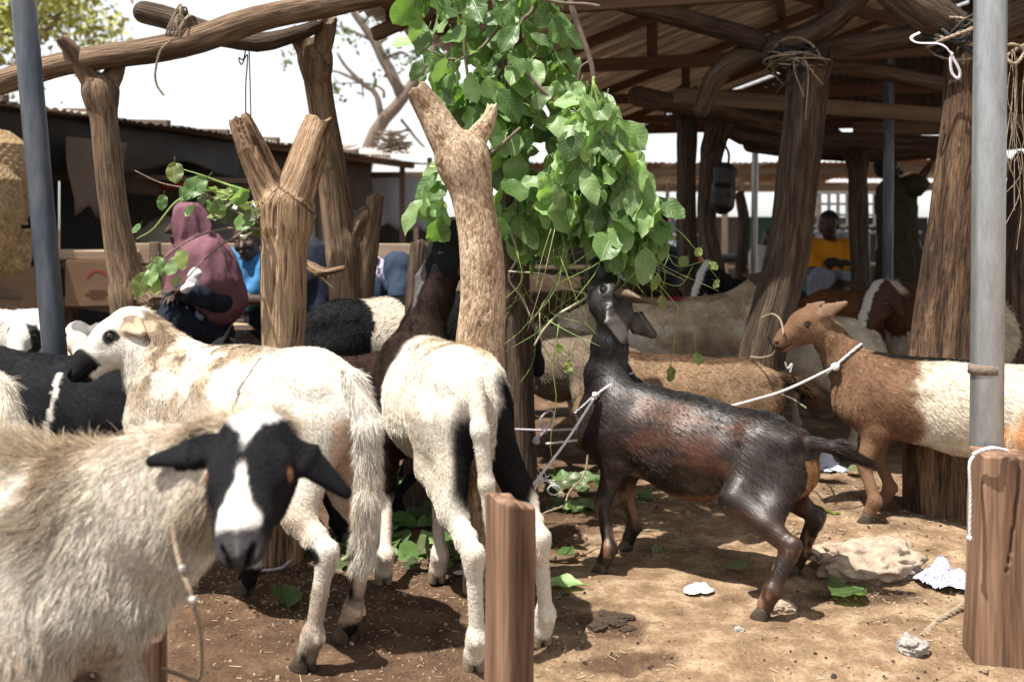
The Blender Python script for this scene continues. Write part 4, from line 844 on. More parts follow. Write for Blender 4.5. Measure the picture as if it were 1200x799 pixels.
# --- sheep seen from behind, dark neck stretched up to the leaves
def col_mid(l):
    n = len(l['V']); c = C3(n, (0.61, 0.565, 0.485))
    c = mixc(c, (0.46, 0.33, 0.20), np.clip((0.75+1.6*l['N1'])*sstep(0.62, 0.70, l['z'])*np.exp(-((l['x']-0.08)/0.14)**2)*np.exp(-((l['y']+0.02)/0.08)**2), 0, 1)*0.95)
    c = mixc(c, (0.55, 0.44, 0.32), np.clip(0.2+0.5*l['N1'], 0, 1)*(l['z'] < 0.66)*0.6)
    front = sstep(0.36, 0.42, l['x']+0.03*l['N1']+0.10*np.abs(l['y'])+0.15*(0.6-np.clip(l['z'], 0, 0.75)))
    front = np.where(l['neck'] | l['head'] | l['ear'], 1, front)
    c = mixc(c, DKB, np.clip(front, 0, 1)); c = mixc(c, BLACK, (l['head'] | l['ear'])*1.0)
    c = mixc(c, (0.11, 0.10, 0.10), l['ear']*0.8)
    hindR = wblob(l, (0.015, 2.60, 0.52), (0.10, 0.22, 0.17), 0.28, 0.2); c = mixc(c, BLACK, hindR*((l['y'] < -0.05)))
    hindL = wblob(l, (-0.110, 2.50, 0.52), (0.05, 0.12, 0.13), 0.28, 0.25); c = mixc(c, BLACK, hindL*(l['tag'] != 'tail'))
    fl = (l['x'] > 0.3) & (l['z'] < 0.26)
    c = mixc(c, (0.62, 0.53, 0.45), fl*sstep(0.25, 0.20, l['z']+0.02*l['N1']))
    c = mixc(c, (0.50, 0.33, 0.24), ((l['n'][:, 2] < -0.6) & (l['z'] > 0.3) & (l['x'] < 0.1))*0.7)
    return c
hipC, shoC = A(-0.138, 2.67, 0.625), A(-0.305, 3.17, 0.60)
quadruped('sheep', 'white rumped sheep seen from behind reaching its black head up past the pitted trunk', 'sheep', hipC, shoC,
          [GG(450, 685), GG(513, 683), GG(556, 787), GG(636, 757)], P(519, 322, 3.24), P(531, 266, 3.40), A(-0.15, -0.72, 0.66),
          col_mid, S=1.04, tail=[hipC+A(0.045, -0.165, 0.085), hipC+A(0.06, -0.215, -0.03), hipC+A(0.075, -0.215, -0.16), hipC+A(0.095, -0.21, -0.33)], tail_r=(0.022, 0.015),
          ears=(A(-0.25, -0.35, -0.85), A(0.75, -0.3, -0.6)), ear_len=0.13, voxel=0.0062, belly=0.90, neck_r=0.98, hoofmat=M_HOOF_PALE, fat=0.87,
          fur=[dict(len=MEDC, n=90000, lift=0.22, rad=0.00055, clump=0.26, cvar=0.26, curl=0.22, jit=0.3)])

# --- glossy dark goat reaching up
def col_dark(l):
    n = len(l['V']); c = C3(n, (0.015, 0.0088, 0.0066))
    stk = noise(np.stack([l['x']*0.18, l['y'], l['z']], 1), 34, 71, 3); c = mixc(c, (0.085, 0.032, 0.017), np.clip(0.25+1.1*l['N1']+0.9*stk, 0, 1)*sstep(-0.02, 0.12, l['x'])*(1-sstep(0.42, 0.58, l['x']))*sstep(-0.10, 0.02, l['top'])*0.8)
    c = mixc(c, (0.07, 0.028, 0.015), np.clip(0.3+0.8*l['N1'], 0, 1)*(l['z'] < 0.32)*0.7)
    c = mixc(c, (0.010, 0.009, 0.009), np.clip((l['tag'] == 'spine')+l['neck']+l['head'], 0, 1)*0.9)
    c = mixc(c, (0.17, 0.075, 0.032), ((l['n'][:, 2] < -0.78) & (l['z'] > 0.16) & (l['x'] > -0.05) & (l['x'] < 0.5))*0.8)
    c = mixc(c, (0.32, 0.16, 0.06), ((np.abs(l['y']) < 0.06) & (l['x'] < -0.10) & (l['top'] < 0.02) & (l['tag'] != 'tail'))*0.8)
    sh = np.isin(l['tag'], ('shank', 'fetlock', 'pastern', 'fore_leg'))
    c = mixc(c, (0.24, 0.13, 0.075), sh*sstep(0.0, 0.45, noise(l['V']*A(1, 1, 0.35), 42, 73, 2)+0.3*l['N1'])*sstep(0.27, 0.20, l['z'])*0.75)
    c = mixc(c, (0.03, 0.02, 0.015), l['head']*(l['hz'] > 0.035)*(l['hx'] < 0.12)*0.5)
    c = mixc(c, (0.09, 0.075, 0.065), l['ear']*np.clip(0.3+l['N2'], 0, 1)*0.6)
    return c
hipD, shoD = A(0.775, 3.00, 0.400), A(0.365, 3.29, 0.455)
SHORT = {'*': 0.020, 'spine': 0.028, 'neck': 0.022, 'tail': 0.05, 'skull': 0.007, 'face': 0.005, 'muzzle': 0.002, 'brow': 0.005, 'cheek': 0.007, 'jaw': 0.007, 'chin': 0.006, 'ear': 0.006, 'shank': 0.006, 'fetlock': 0.007, 'pastern': 0.007, 'fore_leg': 0.008, 'hock': 0.007, 'gaskin': 0.009, 'dewclaw': 0}
pollD, noseD = P(724, 380, 3.30), P(705, 312, 3.42)
TD, PRD = quadruped('goat', 'glossy dark brown goat with small horns stretching its neck up to the hanging leaves', 'goat', hipD, shoD,
          [GG(708, 672), GG(737, 645), GG(897, 726), GG(934, 674)], pollD, noseD, A(0.75, -0.55, 0.25),
          col_dark, S=0.90, goat=True, tail=[hipD+A(0.10, -0.075, 0.06), hipD+A(0.17, -0.10, 0.055), hipD+A(0.245, -0.115, 0.02)], tail_r=(0.022, 0.012),
          ears=(A(0.42, -0.45, -0.78), A(0.80, 0.25, -0.45)), ear_len=0.12, ear_w=1.3, ear_n=A(0.35, -0.9, 0.25), voxel=0.0058, sleek=True, neck_r=0.90, belly=1.0, head_s=1.18,
          horns=[([P(726, 344, 3.27), P(737, 345, 3.22), P(751, 350, 3.18)], [0.018, 0.015, 0.004]), ([P(738, 349, 3.37), P(754, 351, 3.36), P(772, 357, 3.35)], [0.017, 0.013, 0.003])],
          fur=[dict(name='coat_hair', len=SHORT, n=52000, lift=0.12, rad=0.0006, clump=0.10, curl=0.08, jit=0.20, droop=0.1, cvar=0.5, lenf=lambda l, b: np.where(l['tag'] == 'tail', b*(0.5+l['x']*-2.5), b))])

# --- brown and white goat on a white rope
def col_brownwhite(l):
    n = len(l['V']); c = C3(n, (0.170, 0.098, 0.058))
    c = mixc(c, (0.115, 0.06, 0.034), np.clip(0.2+0.9*l['N1'], 0, 1)*0.6)
    c = mixc(c, (0.27, 0.17, 0.105), (l['neck'])*np.clip(0.3+0.5*l['N1'], 0, 1)*0.6)
    w = 1-sstep(0.40, 0.47, l['x']+0.05*l['N1']+0.03*l['N2']-0.06*np.clip(0.5-l['z'], 0, 0.3))
    c = mixc(c, (0.58, 0.51, 0.41), w)
    b2 = blob(l, (0.02, 0.10, 0.42), (0.16, 0.3, 0.12), 0.35); c = mixc(c, (0.34, 0.17, 0.08), b2)
    c = mixc(c, (0.012, 0.010, 0.009), (l['tag'] == 'spine')*sstep(0.20, 0.26, l['x'])*(np.abs(l['y']) < 0.035)*1.0)
    c = mixc(c, (0.30, 0.19, 0.12), (l['head']*(l['hz'] < -0.01))*0.4); c = mixc(c, (0.13, 0.07, 0.04), l['head']*np.clip(0.2+1.2*l['N1'], 0, 1)*0.6)
    c = mixc(c, (0.05, 0.03, 0.02), l['head']*sstep(0.225, 0.24, l['hx'])*0.7)
    c = mixc(c, (0.20, 0.125, 0.085), l['ear']*0.7)
    return c
hipE, shoE = A(1.88, 3.44, 0.475), A(1.385, 3.79, 0.465)
TE, PRE = quadruped('goat', 'brown and white goat tied by a white rope round its neck beside the thick post', 'goat', hipE, shoE,
          [GG(1019, 613), GG(1037, 596), hoof(1.77, 3.35), hoof(1.96, 3.56)], P(962, 367, 3.87), P(906, 407, 3.83), A(-0.55, -0.12, 0.83),
          col_brownwhite, S=0.93, goat=True, tail=[hipE+A(0.12, -0.09, 0.07), hipE+A(0.19, -0.13, 0.08)], tail_r=(0.02, 0.012),
          ears=(A(0.75, -0.15, 0.52), A(0.65, 0.5, 0.4)), ear_len=0.12, ear_n=A(-0.2, -0.95, 0.2), voxel=0.0062, sleek=False, belly=1.03, eye=M_EYE, neck_r=0.86,
          horns=[([P(957, 363, 3.84), P(959, 360, 3.84), P(962, 357, 3.85)], [0.010, 0.009, 0.005]), ([P(966, 362, 3.90), P(968, 359, 3.90), P(971, 356, 3.91)], [0.010, 0.009, 0.005])],
          fur=[dict(name='coat_hair', len=SHORT, n=60000, lift=0.15, rad=0.0008, clump=0.13, curl=0.1, jit=0.25, droop=0.1, cvar=0.32)])

# --- the animals behind
def simple(base, *patches, head=None, ear=None, face_blaze=None):
    def f(l):
        n = len(l['V']); c = C3(n, base)*(1+0.32*l['N1']+0.15*l['N2'])[:, None]
        for p in patches:
            m, colr = p(l); c = mixc(c, colr, np.clip(m, 0, 1))
        if head is not None: c = mixc(c, head, (l['head'] | l['ear'])*1.0)
        if ear is not None: c = mixc(c, ear, l['ear']*1.0)
        if face_blaze is not None: c = mixc(c, face_blaze, l['head']*(np.abs(l['hy']) < 0.02)*(l['hz'] > 0)*1.0)
        return c
    return f
def bg(name, label, hip, sho, poll, nose, fore, colf, S=1.0, goat=False, lying=False, n=9000, L=None, ears=None, tail=None, hooves=None, rad=0.0010, sleek=False, horns=None, voxel=0.011, belly=1.0, clump=0.25, lift=0.3, ear_len=0.12, tail_r=(0.022, 0.012), group='animals resting behind'):
    hip = np.asarray(hip, float); sho = np.asarray(sho, float); d = sho-hip; d[2] = 0; f = nrm(d); sd = np.cross(UP, f)
    if hooves is None:
        a = lambda c, k, sg: hoof(*(c+f*k*S+sd*sg*0.10*S)[:2])
        hooves = [a(sho, 0.02, 1), a(sho, 0.03, -1), a(hip, -0.06, 1), a(hip, -0.04, -1)] if not lying else [a(sho, 0.16, 1.2), a(sho, 0.13, -1.2), a(hip, 0.22, 1.5), a(hip, 0.22, -1.5)]
    if tail is None: tail = [hip-f*0.15*S+UP*0.07*S, hip-f*0.20*S-UP*0.02*S, hip-f*0.20*S-UP*0.16*S]
    return quadruped(name, label, name, hip, sho, hooves, poll, nose, fore, colf, S=S, goat=goat, tail=tail, tail_r=tail_r, ears=ears, ear_len=ear_len, voxel=voxel, horns=horns, belly=belly, sleek=sleek,
                     fur=[dict(name='coat_hair' if goat else 'fleece', len=L or MED, n=n, lift=lift, rad=rad, clump=clump, jit=0.3, npt=3, cvar=0.3)], group=group)
B4 = lambda *a, **k: (lambda l: (blob(l, *a[:2], **k), a[2]))
# white and brown rump cut by the left edge
hF, sF = A(-1.36, 2.40, 0.63), A(-1.86, 2.62, 0.60)
bg('sheep', 'white sheep with brown hind leg cut off by the left edge of the picture', hF, sF, sF+A(-0.30, 0.12, 0.20), sF+A(-0.48, 0.10, 0.05), A(-0.6, 0, 0.8),
   simple((0.58, 0.52, 0.43), lambda l: ((l['tag'] == 'thigh')*(l['y'] > 0.02)*sstep(0.62, 0.54, l['z']+0.05*l['N1']), (0.30, 0.15, 0.08)), lambda l: (np.isin(l['tag'], ('gaskin', 'hock', 'shank')), (0.34, 0.18, 0.10))), S=1.04, n=26000, rad=0.0006, voxel=0.009,
   tail=[hF+A(0.155, -0.06, 0.08), hF+A(0.20, -0.09, -0.03), hF+A(0.20, -0.09, -0.17), hF+A(0.19, -0.085, -0.30)], tail_r=(0.035, 0.03), group='sheep in the front rows')
# black with a white stripe
hG, sG = A(-1.285, 3.34, 0.475), A(-1.80, 3.46, 0.50)
bg('sheep', 'black sheep with a thin white stripe down its flank beside the dark steel pipe', hG, sG, sG+A(-0.26, 0.05, 0.16), sG+A(-0.42, 0.0, 0.0), A(-0.6, 0, 0.8),
   simple((0.011, 0.011, 0.013), lambda l: ((np.abs(l['V'][:, 0]+1.495+0.012*l['N1']) < 0.009)*(l['y'] > 0.02)*(l['z'] < 0.63), (0.62, 0.58, 0.52))), S=0.98, n=26000, rad=0.0005, L=SHORT, voxel=0.009, lift=0.15, clump=0.1, group='sheep in the front rows')
# two white faces round the pipe
def face_sheep(label, poll, nose, fore, sho, hip, colf, S=1.0, ears=None, lying=False, goat=False, n=9000, horns=None):
    return bg('goat' if goat else 'sheep', label, hip, sho, poll, nose, fore, colf, S=S, ears=ears, lying=lying, goat=goat, n=n, horns=horns, rad=0.0008, voxel=0.010)
face_sheep('white sheep with black speckled face peering out left of the dark steel pipe', P(42, 373, 4.05), P(18, 418, 3.93), A(-0.25, -0.6, 0.75), A(-2.20, 4.30, 0.55), A(-2.70, 4.5, 0.55),
   simple((0.70, 0.66, 0.60), lambda l: (l['head']*(sstep(0.30, 0.42, l['N1']+0.4*l['N2']))*(l['hx'] > 0.04), (0.03, 0.03, 0.03))), S=1.0, ears=(A(0.8, -0.2, -0.3), A(-0.7, 0.4, 0.1)))
face_sheep('small white sheep face just right of the dark steel pipe', P(90, 386, 4.25), P(100, 425, 4.12), A(0.1, -0.65, 0.74), A(-1.92, 4.55, 0.44), A(-2.35, 4.85, 0.42),
   simple((0.68, 0.62, 0.54), lambda l: (l['neck']*0.5, (0.3, 0.22, 0.15))), S=0.85, ears=(A(0.7, -0.1, 0.2), A(-0.8, -0.1, 0.1)))
# black and white banded goat between the trunks
bg('goat', 'black goat with a broad white band round its barrel between the two forked trunks', A(-0.70, 3.92, 0.655), A(-0.26, 4.16, 0.66), A(0.02, 4.32, 0.66), A(0.12, 4.40, 0.46), A(0.8, 0, 0.5),
   simple((0.011, 0.011, 0.012), lambda l: ((np.abs(l['x']-0.165+0.03*l['N1']-0.05*(l['z']-0.6)) < 0.066), (0.50, 0.44, 0.36))), S=1.04, goat=True, n=20000, rad=0.0008, L=SHORT, lift=0.15, clump=0.1)
# dark brown flank behind the two white sheep
bg('sheep', 'dark brown sheep half hidden between the two white sheep', A(-0.66, 3.52, 0.47), A(-0.22, 3.80, 0.48), A(0.0, 3.96, 0.40), A(0.05, 4.02, 0.20), A(0.8, 0, 0.3),
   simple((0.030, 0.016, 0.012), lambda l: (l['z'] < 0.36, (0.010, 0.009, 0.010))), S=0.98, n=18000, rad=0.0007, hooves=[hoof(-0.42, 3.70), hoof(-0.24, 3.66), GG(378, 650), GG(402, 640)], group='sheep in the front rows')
# black goat ear behind the white sheep
face_sheep('black goat with upright ear lying behind the white sheep', P(268, 404, 4.0), P(240, 432, 3.93), A(-0.5, -0.1, 0.85), A(-0.98, 4.1, 0.44), A(-0.55, 4.32, 0.40),
   simple((0.011, 0.011, 0.012)), S=0.85, goat=True, ears=(A(0.25, -0.2, 0.9), A(0.2, 0.5, 0.7)), n=7000)
# big tan goat with a red mark
bg('goat', 'pale tan goat with a red paint mark on its back behind the glossy dark goat', A(0.42, 5.02, 0.575), A(1.06, 5.05, 0.59), A(1.27, 5.12, 0.83), A(1.36, 4.98, 0.66), A(0.5, -0.3, 0.8),
   simple((0.40, 0.315, 0.225), lambda l: ((l['n'][:, 2] < 0.3)*np.clip(0.4+1.3*l['N1'], 0, 1)*0.8, (0.58, 0.53, 0.46)), lambda l: ((l['tag'] == 'spine')*0.6, (0.22, 0.14, 0.085)), B4((0.38, 0.0, 0.76), (0.09, 0.07, 0.05), (0.20, 0.02, 0.04)), head=(0.10, 0.07, 0.05)), S=1.0, goat=True, n=30000, rad=0.0011, L=SHORT, lift=0.15, clump=0.1, belly=1.05, voxel=0.010)
# brown goat right behind the dark goat
hM = A(1.00, 4.22, 0.40)
bg('goat', 'sandy brown goat with dark tail standing just behind the dark goat', hM, A(0.50, 4.36, 0.40), A(0.34, 4.44, 0.34), A(0.30, 4.42, 0.12), A(-0.9, 0, 0.2),
   simple((0.25, 0.165, 0.10), lambda l: (np.clip(0.2+1.2*l['N1'], 0, 1)*0.6, (0.15, 0.095, 0.055)), lambda l: (l['tag'] == 'spine', (0.09, 0.052, 0.03)), lambda l: (l['tag'] == 'tail', (0.06, 0.035, 0.02))), S=0.92, goat=True, n=32000, rad=0.0010, L=SHORT, lift=0.15, clump=0.1,
   tail=[hM+A(0.13, -0.03, 0.06), hM+A(0.20, -0.04, 0.04), hM+A(0.26, -0.05, 0.0)], tail_r=(0.025, 0.02), voxel=0.009)
# grey tan animal behind the twigs
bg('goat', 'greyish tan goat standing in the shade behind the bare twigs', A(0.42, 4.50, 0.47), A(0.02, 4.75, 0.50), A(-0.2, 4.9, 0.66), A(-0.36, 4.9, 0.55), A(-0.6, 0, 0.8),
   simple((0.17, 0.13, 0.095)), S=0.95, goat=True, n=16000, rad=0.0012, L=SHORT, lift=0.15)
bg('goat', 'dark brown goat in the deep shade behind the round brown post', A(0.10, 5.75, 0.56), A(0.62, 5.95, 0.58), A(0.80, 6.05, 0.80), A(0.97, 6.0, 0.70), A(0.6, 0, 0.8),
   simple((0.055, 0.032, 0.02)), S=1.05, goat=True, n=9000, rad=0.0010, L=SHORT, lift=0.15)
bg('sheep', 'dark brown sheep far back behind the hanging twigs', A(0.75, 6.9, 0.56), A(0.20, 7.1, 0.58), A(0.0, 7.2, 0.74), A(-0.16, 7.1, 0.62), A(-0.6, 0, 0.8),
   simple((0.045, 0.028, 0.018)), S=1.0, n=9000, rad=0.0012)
# woolly sheep with brown face at right
bg('sheep', 'grey woolly sheep with dark brown head behind the thick post', A(2.72, 5.25, 0.585), A(2.10, 5.02, 0.585), P(1035, 338, 4.85), P(1010, 388, 4.72), A(-0.5, -0.4, 0.76),
   simple((0.50, 0.44, 0.35), lambda l: (l['neck']*(l['N1'] > -0.3), (0.07, 0.035, 0.022)), head=(0.06, 0.03, 0.02), face_blaze=(0.5, 0.46, 0.42)), S=1.12, n=26000, rad=0.0010, L=LONG, voxel=0.011, clump=0.5, ears=(A(0.1, -0.6, -0.6), A(-0.5, 0.5, 0.3)))
bg('goat', 'chestnut goat resting at the feet of the man in the yellow shirt', A(1.80, 5.75, 0.60), A(2.10, 5.60, 0.58), A(2.20, 5.45, 0.66), A(2.26, 5.28, 0.60), A(0.3, -0.5, 0.8),
   simple((0.12, 0.05, 0.022), head=(0.05, 0.03, 0.02)), S=0.9, goat=True, n=9000, rad=0.0009, L=SHORT)
bg('sheep', 'plain grey sheep back seen past the ear of the brown and white goat', A(1.62, 4.75, 0.50), A(1.40, 5.10, 0.52), A(1.35, 5.35, 0.66), A(1.32, 5.5, 0.55), A(0, 0.6, 0.8),
   simple((0.38, 0.33, 0.26)), S=0.95, n=12000, rad=0.0009)
face_sheep('black goat with a white blaze on its face behind the tan goat', P(831, 312, 5.75), P(812, 352, 5.62), A(-0.2, -0.6, 0.76), A(1.34, 5.95, 0.62), A(1.7, 6.2, 0.6),
   simple((0.012, 0.011, 0.011), head=(0.012, 0.011, 0.011), face_blaze=(0.55, 0.52, 0.48)), S=1.0, goat=True, n=7000, ears=(A(0.8, -0.1, -0.35), A(-0.8, 0.1, -0.2)))
# ------------------------------------------------------------------ people
def cloth(name, c, rough=0.9, scale=30, var=0.2): return plain(name, c, rough=rough, spec=0.1, var=var, scale=scale)
M_PSKIN = plain('dark_skin', (0.055, 0.030, 0.020), rough=0.5, spec=0.4, var=0.1)
M_HAIR = plain('black_hair', (0.010, 0.009, 0.009), rough=0.8, var=0.3, scale=90)
M_PEYE = plain('eye_white', (0.22, 0.19, 0.17), rough=0.3)
def person(label, J, clothes, fwd, hair=True, voxel=0.010, hand_scale=1.0, group='people in the market', shoes=None, headwear=None, look=None, emblem=False):
    """J: joint positions. Skin is one continuous surface with face, ears and fingers; clothes are children."""
    fwd = nrm(fwd); look = nrm(look) if look is not None else fwd
    base = A(J['pelvis'][0], J['pelvis'][1], 0.0)
    T = thing('person', label, 'person', base, group)
    pr = []
    def add(a, b, ra, rb, side=None, k=0.03, tag='', sub=False): pr.append(prim(a, b, ra, rb, side, k, tag, None, sub))
    up = nrm(J['neck']-J['pelvis']); sd = nrm(J['shL']-J['shR'])
    waist = J['pelvis']*0.55+J['chest']*0.45
    add(J['pelvis'], waist, (0.155, 0.11), (0.135, 0.10), sd, 0.04, 'hips')
    add(waist, J['chest'], (0.135, 0.10), (0.155, 0.11), sd, 0.04, 'torso')
    add(J['chest'], J['neck']-up*0.05, (0.155, 0.11), (0.09, 0.07), sd, 0.04, 'torso')
    add(J['neck']-up*0.03, J['head']-look*0.01, 0.052, 0.05, tag='neck')
    H = J['head']; hu = nrm(up*0.6+UP*0.6); hu = nrm(hu-look*np.dot(hu, look)); hs = np.cross(hu, look)
    h = lambda x, y, z: H+look*x+hs*y+hu*z
    add(h(-0.015, 0, 0.035), h(0.01, 0, 0.03), (0.073, 0.083), (0.072, 0.08), hs, 0.03, 'skull')
    add(h(0.03, 0, 0.0), h(0.035, 0, -0.06), (0.058, 0.05), (0.045, 0.045), hs, 0.03, 'face')
    add(h(0.05, 0, -0.085), h(0.06, 0, -0.08), (0.025, 0.02), (0.02, 0.018), hs, 0.025, 'chin')
    add(h(0.082, 0, 0.01), h(0.104, 0, -0.025), 0.011, 0.016, k=0.012, tag='nose')
    add(h(0.082, -0.02, -0.055), h(0.082, 0.02, -0.055), 0.011, 0.011, k=0.008, tag='lips')
    for sg in (1, -1):
        add(h(0.083, sg*0.030, 0.018), h(0.073, sg*0.045, 0.014), 0.012, 0.010, k=0.012, tag='eye', sub=True)
        add(h(0.066, sg*0.040, -0.02), h(0.06, sg*0.045, -0.03), 0.02, 0.018, k=0.02, tag='face')
        add(h(-0.01, sg*0.074, 0.015), h(-0.012, sg*0.076, -0.025), (0.010, 0.020), (0.009, 0.014), hs, 0.01, 'ear')
    for s_, sg in (('L', 1), ('R', -1)):
        sh, el, ha = J['sh'+s_], J['el'+s_], J['ha'+s_]
        add(sh-sd*sg*0.03, sh, 0.06, 0.062, k=0.04, tag='upper_arm')
        add(sh, el, 0.056, 0.042, k=0.03, tag='upper_arm'); add(el, ha, 0.041, 0.026, k=0.02, tag='forearm')
        d = nrm(ha-el); pn = J.get('palm'+s_, UP); pn = nrm(pn-d*np.dot(pn, d)); ac = np.cross(pn, d); Z = hand_scale
        pe = ha+d*0.085*Z
        add(ha, pe, (0.030*Z, 0.018), (0.040*Z, 0.015), ac, 0.015, 'hand')
        for i, (o, ln) in enumerate(((-0.030, 0.075), (-0.010, 0.085), (0.010, 0.080), (0.029, 0.062))):
            k0 = pe+ac*o*Z; k1 = k0+(d+ac*o*3)*ln*0.5*Z-pn*0.008; k2 = k1+(d*0.8-pn*0.6)*ln*0.5*Z
            add(k0, k1, 0.0095*Z, 0.0085*Z, k=0.006, tag='hand'); add(k1, k2, 0.0085*Z, 0.007*Z, k=0.005, tag='hand')
        q = ha+d*0.03*Z+ac*0.032*Z*(-1); add(q, q+(d*0.7-ac*0.6)*0.05*Z, 0.012*Z, 0.009*Z, k=0.01, tag='hand')
        hp, kn, ft = J['hip'+s_], J['kn'+s_], J['ft'+s_]
        add(hp, kn, (0.085, 0.085), (0.06, 0.06), k=0.04, tag='thigh'); add(kn, ft+UP*0.08, 0.058, 0.038, k=0.03, tag='calf')
        fd = J.get('toe'+s_, fwd); add(ft+UP*0.05-fd*0.04, ft+UP*0.035+fd*0.13, (0.036, 0.034), (0.034, 0.022), np.cross(UP, fd), 0.02, 'foot')
    V, Fq = sdf_mesh(pr, voxel); mesh_np('body', V, Fq, M_PSKIN, T)
    for sg in (1, -1):
        e = link('eye', ball_mesh('eye', M_PEYE, 0.0105, 10), T); e.location = h(0.0655, sg*0.031, 0.0155)-base
        p_ = link('pupil', ball_mesh('pupil', M_PUPIL, 0.0068, 8), e); p_.location = look*0.0058
    for cname, tags, inf, mat, extra in clothes:
        q2 = []
        for q in pr:
            if q['tag'] in tags and not q['sub']:
                r = dict(q); r['ra'] = tuple(x+inf for x in q['ra']); r['rb'] = tuple(x+inf for x in q['rb'])
                if q['tag'] == 'upper_arm' and 'short' in cname: r['b'] = q['a']+(q['b']-q['a'])*0.75; r['L'] = q['L']*0.75
                q2.append(r)
        q2 += extra
        V, Fq = sdf_mesh(q2, voxel)
        VN, _ = vnormals(V, Fq)
        V = V+VN*(0.009*noise(V*A(1, 1, 0.5), 18, 3, 2)+0.020*((1-np.abs(noise(V*A(1.3, 1.3, 0.35), 9, 8)))**3-0.3))[:, None]
        nm = cname.replace('short_', '')
        o = mesh_np(nm, V, Fq, mat, T)
        if emblem and 'shirt' in nm:
            # printed emblem: a dark beast shape laid on the chest
            c = J['chest']+fwd*0.11; s2 = np.cross(UP, fwd)
            pts = [(-0.10, 0.00), (-0.07, 0.045), (-0.02, 0.05), (0.03, 0.03), (0.07, 0.035), (0.11, 0.01), (0.10, -0.015), (0.06, -0.02), (0.04, -0.05), (0.01, -0.03), (-0.03, -0.025), (-0.05, -0.055), (-0.075, -0.03)]
            W = []
            for (x, y) in pts+[(0.0, 0.0)]:
                r0 = c+s2*x+UP*(y-0.02)
                dd = V-r0; lat = dd-fwd*(dd@fwd)[:, None]; near_ = np.argsort((lat**2).sum(1)+100*((dd@fwd) < -0.15))[:6]
                r0 = r0+fwd*(max((V[near_]-r0)@fwd)+0.004); W.append(r0)
            n_ = len(pts); F2 = [(i, (i+1) % n_, n_) for i in range(n_)]
            mesh_np('shirt_print', W, F2, plain('print_black', (0.015, 0.013, 0.012)), o)
    if hair:
        V, Fq = sdf_mesh([prim(h(-0.022, 0, 0.045), h(0.0, 0, 0.05), (0.076, 0.084), (0.07, 0.076), hs, 0.02), prim(h(-0.04, 0, 0.0), h(-0.04, 0, 0.03), (0.07, 0.055), (0.072, 0.06), hs, 0.03)], voxel*0.8)
        keep = (V-h(0.045, 0, 0.03))@look < 0.02; F3 = Fq[keep[Fq].all(1)]; mesh_np('hair', V, F3, M_HAIR, T)
    if headwear: headwear(T, h, look, hs, hu)
    return T
def seated(pel, chest, neck, head, fwd, knL, knR, haL, haR, elL=None, elR=None, ftL=None, ftR=None):
    fwd = nrm(fwd); l = np.cross(UP, fwd); J = dict(pelvis=pel, chest=chest, neck=neck, head=head)
    up = nrm(neck-pel)
    J['shL'] = chest+l*0.165+up*0.10; J['shR'] = chest-l*0.165+up*0.10
    J['elL'] = J['shL']-UP*0.24+l*0.07-fwd*0.02 if elL is None else elL; J['elR'] = J['shR']-UP*0.24-l*0.07-fwd*0.02 if elR is None else elR
    J['haL'] = haL; J['haR'] = haR; J['hipL'] = pel+l*0.09; J['hipR'] = pel-l*0.09; J['knL'] = knL; J['knR'] = knR
    J['ftL'] = A(knL[0], knL[1], 0.0)+fwd*0.03 if ftL is None else ftL; J['ftR'] = A(knR[0], knR[1], 0.0)+fwd*0.03 if ftR is None else ftR
    return J
TOPS = ('torso', 'hips', 'upper_arm'); PANTS = ('hips', 'thigh', 'calf')
# woman in a mauve veil
fw = nrm(A(-0.88, -0.45, 0)); lw = np.cross(UP, fw)
Jw = seated(P(240, 392, 5.55), P(236, 325, 5.52), P(230, 292, 5.50), P(219, 266, 5.47), fw, P(200, 380, 5.15), P(192, 376, 5.35), P(218, 344, 5.16), P(208, 350, 5.26), P(256, 352, 5.33), P(225, 350, 5.6))
M_VEIL = cloth('mauve_veil', (0.165, 0.078, 0.098), var=0.12); M_ROBE = cloth('navy_robe', (0.018, 0.022, 0.034), var=0.2)
hw = Jw['head']
veil = [prim(hw+A(0.012, 0, 0.035), hw+A(0.02, 0.0, -0.02), (0.095, 0.10), (0.092, 0.10), lw, 0.03), prim(hw+A(0.03, 0, -0.03), Jw['chest']+UP*0.06, (0.095, 0.09), (0.245, 0.17), lw, 0.05),
        prim(Jw['chest']+UP*0.06, Jw['chest']-UP*0.10-fw*0.05, (0.25, 0.175), (0.275, 0.19), lw, 0.04), prim(Jw['shL']+UP*0.01, Jw['shL']*0.45+Jw['elL']*0.55, 0.105, 0.115, k=0.05), prim(Jw['shR']+UP*0.01, Jw['shR']*0.45+Jw['elR']*0.55, 0.105, 0.115, k=0.05), prim(Jw['chest']+fw*0.10, Jw['chest']+fw*0.19-UP*0.16, (0.10, 0.05), (0.07, 0.03), lw, 0.05),
        prim(hw+nrm(fw)*0.13+UP*0.005, hw+nrm(fw)*0.055-UP*0.015, (0.055, 0.07), (0.048, 0.062), lw, 0.015, sub=True)]
person('woman in mauve veil and navy robe seated on the bench with hands in lap', Jw, [('robe', ('torso', 'hips', 'upper_arm', 'forearm', 'thigh', 'calf'), 0.025, M_ROBE, [prim(Jw['pelvis'], (Jw['knL']+Jw['knR'])/2, (0.16, 0.12), (0.15, 0.09), lw, 0.05), prim((Jw['knL']+Jw['knR'])/2, A(Jw['knL'][0]+0.04, Jw['knL'][1]+0.05, 0.06), (0.16, 0.10), (0.20, 0.12), lw, 0.05)]),
       ('veil', (), 0.0, M_VEIL, veil)], fw, hair=False, voxel=0.009)
bagw = thing('paper_bag', 'crumpled white paper held in the lap of the veiled woman', 'paper', P(226, 345, 5.05))
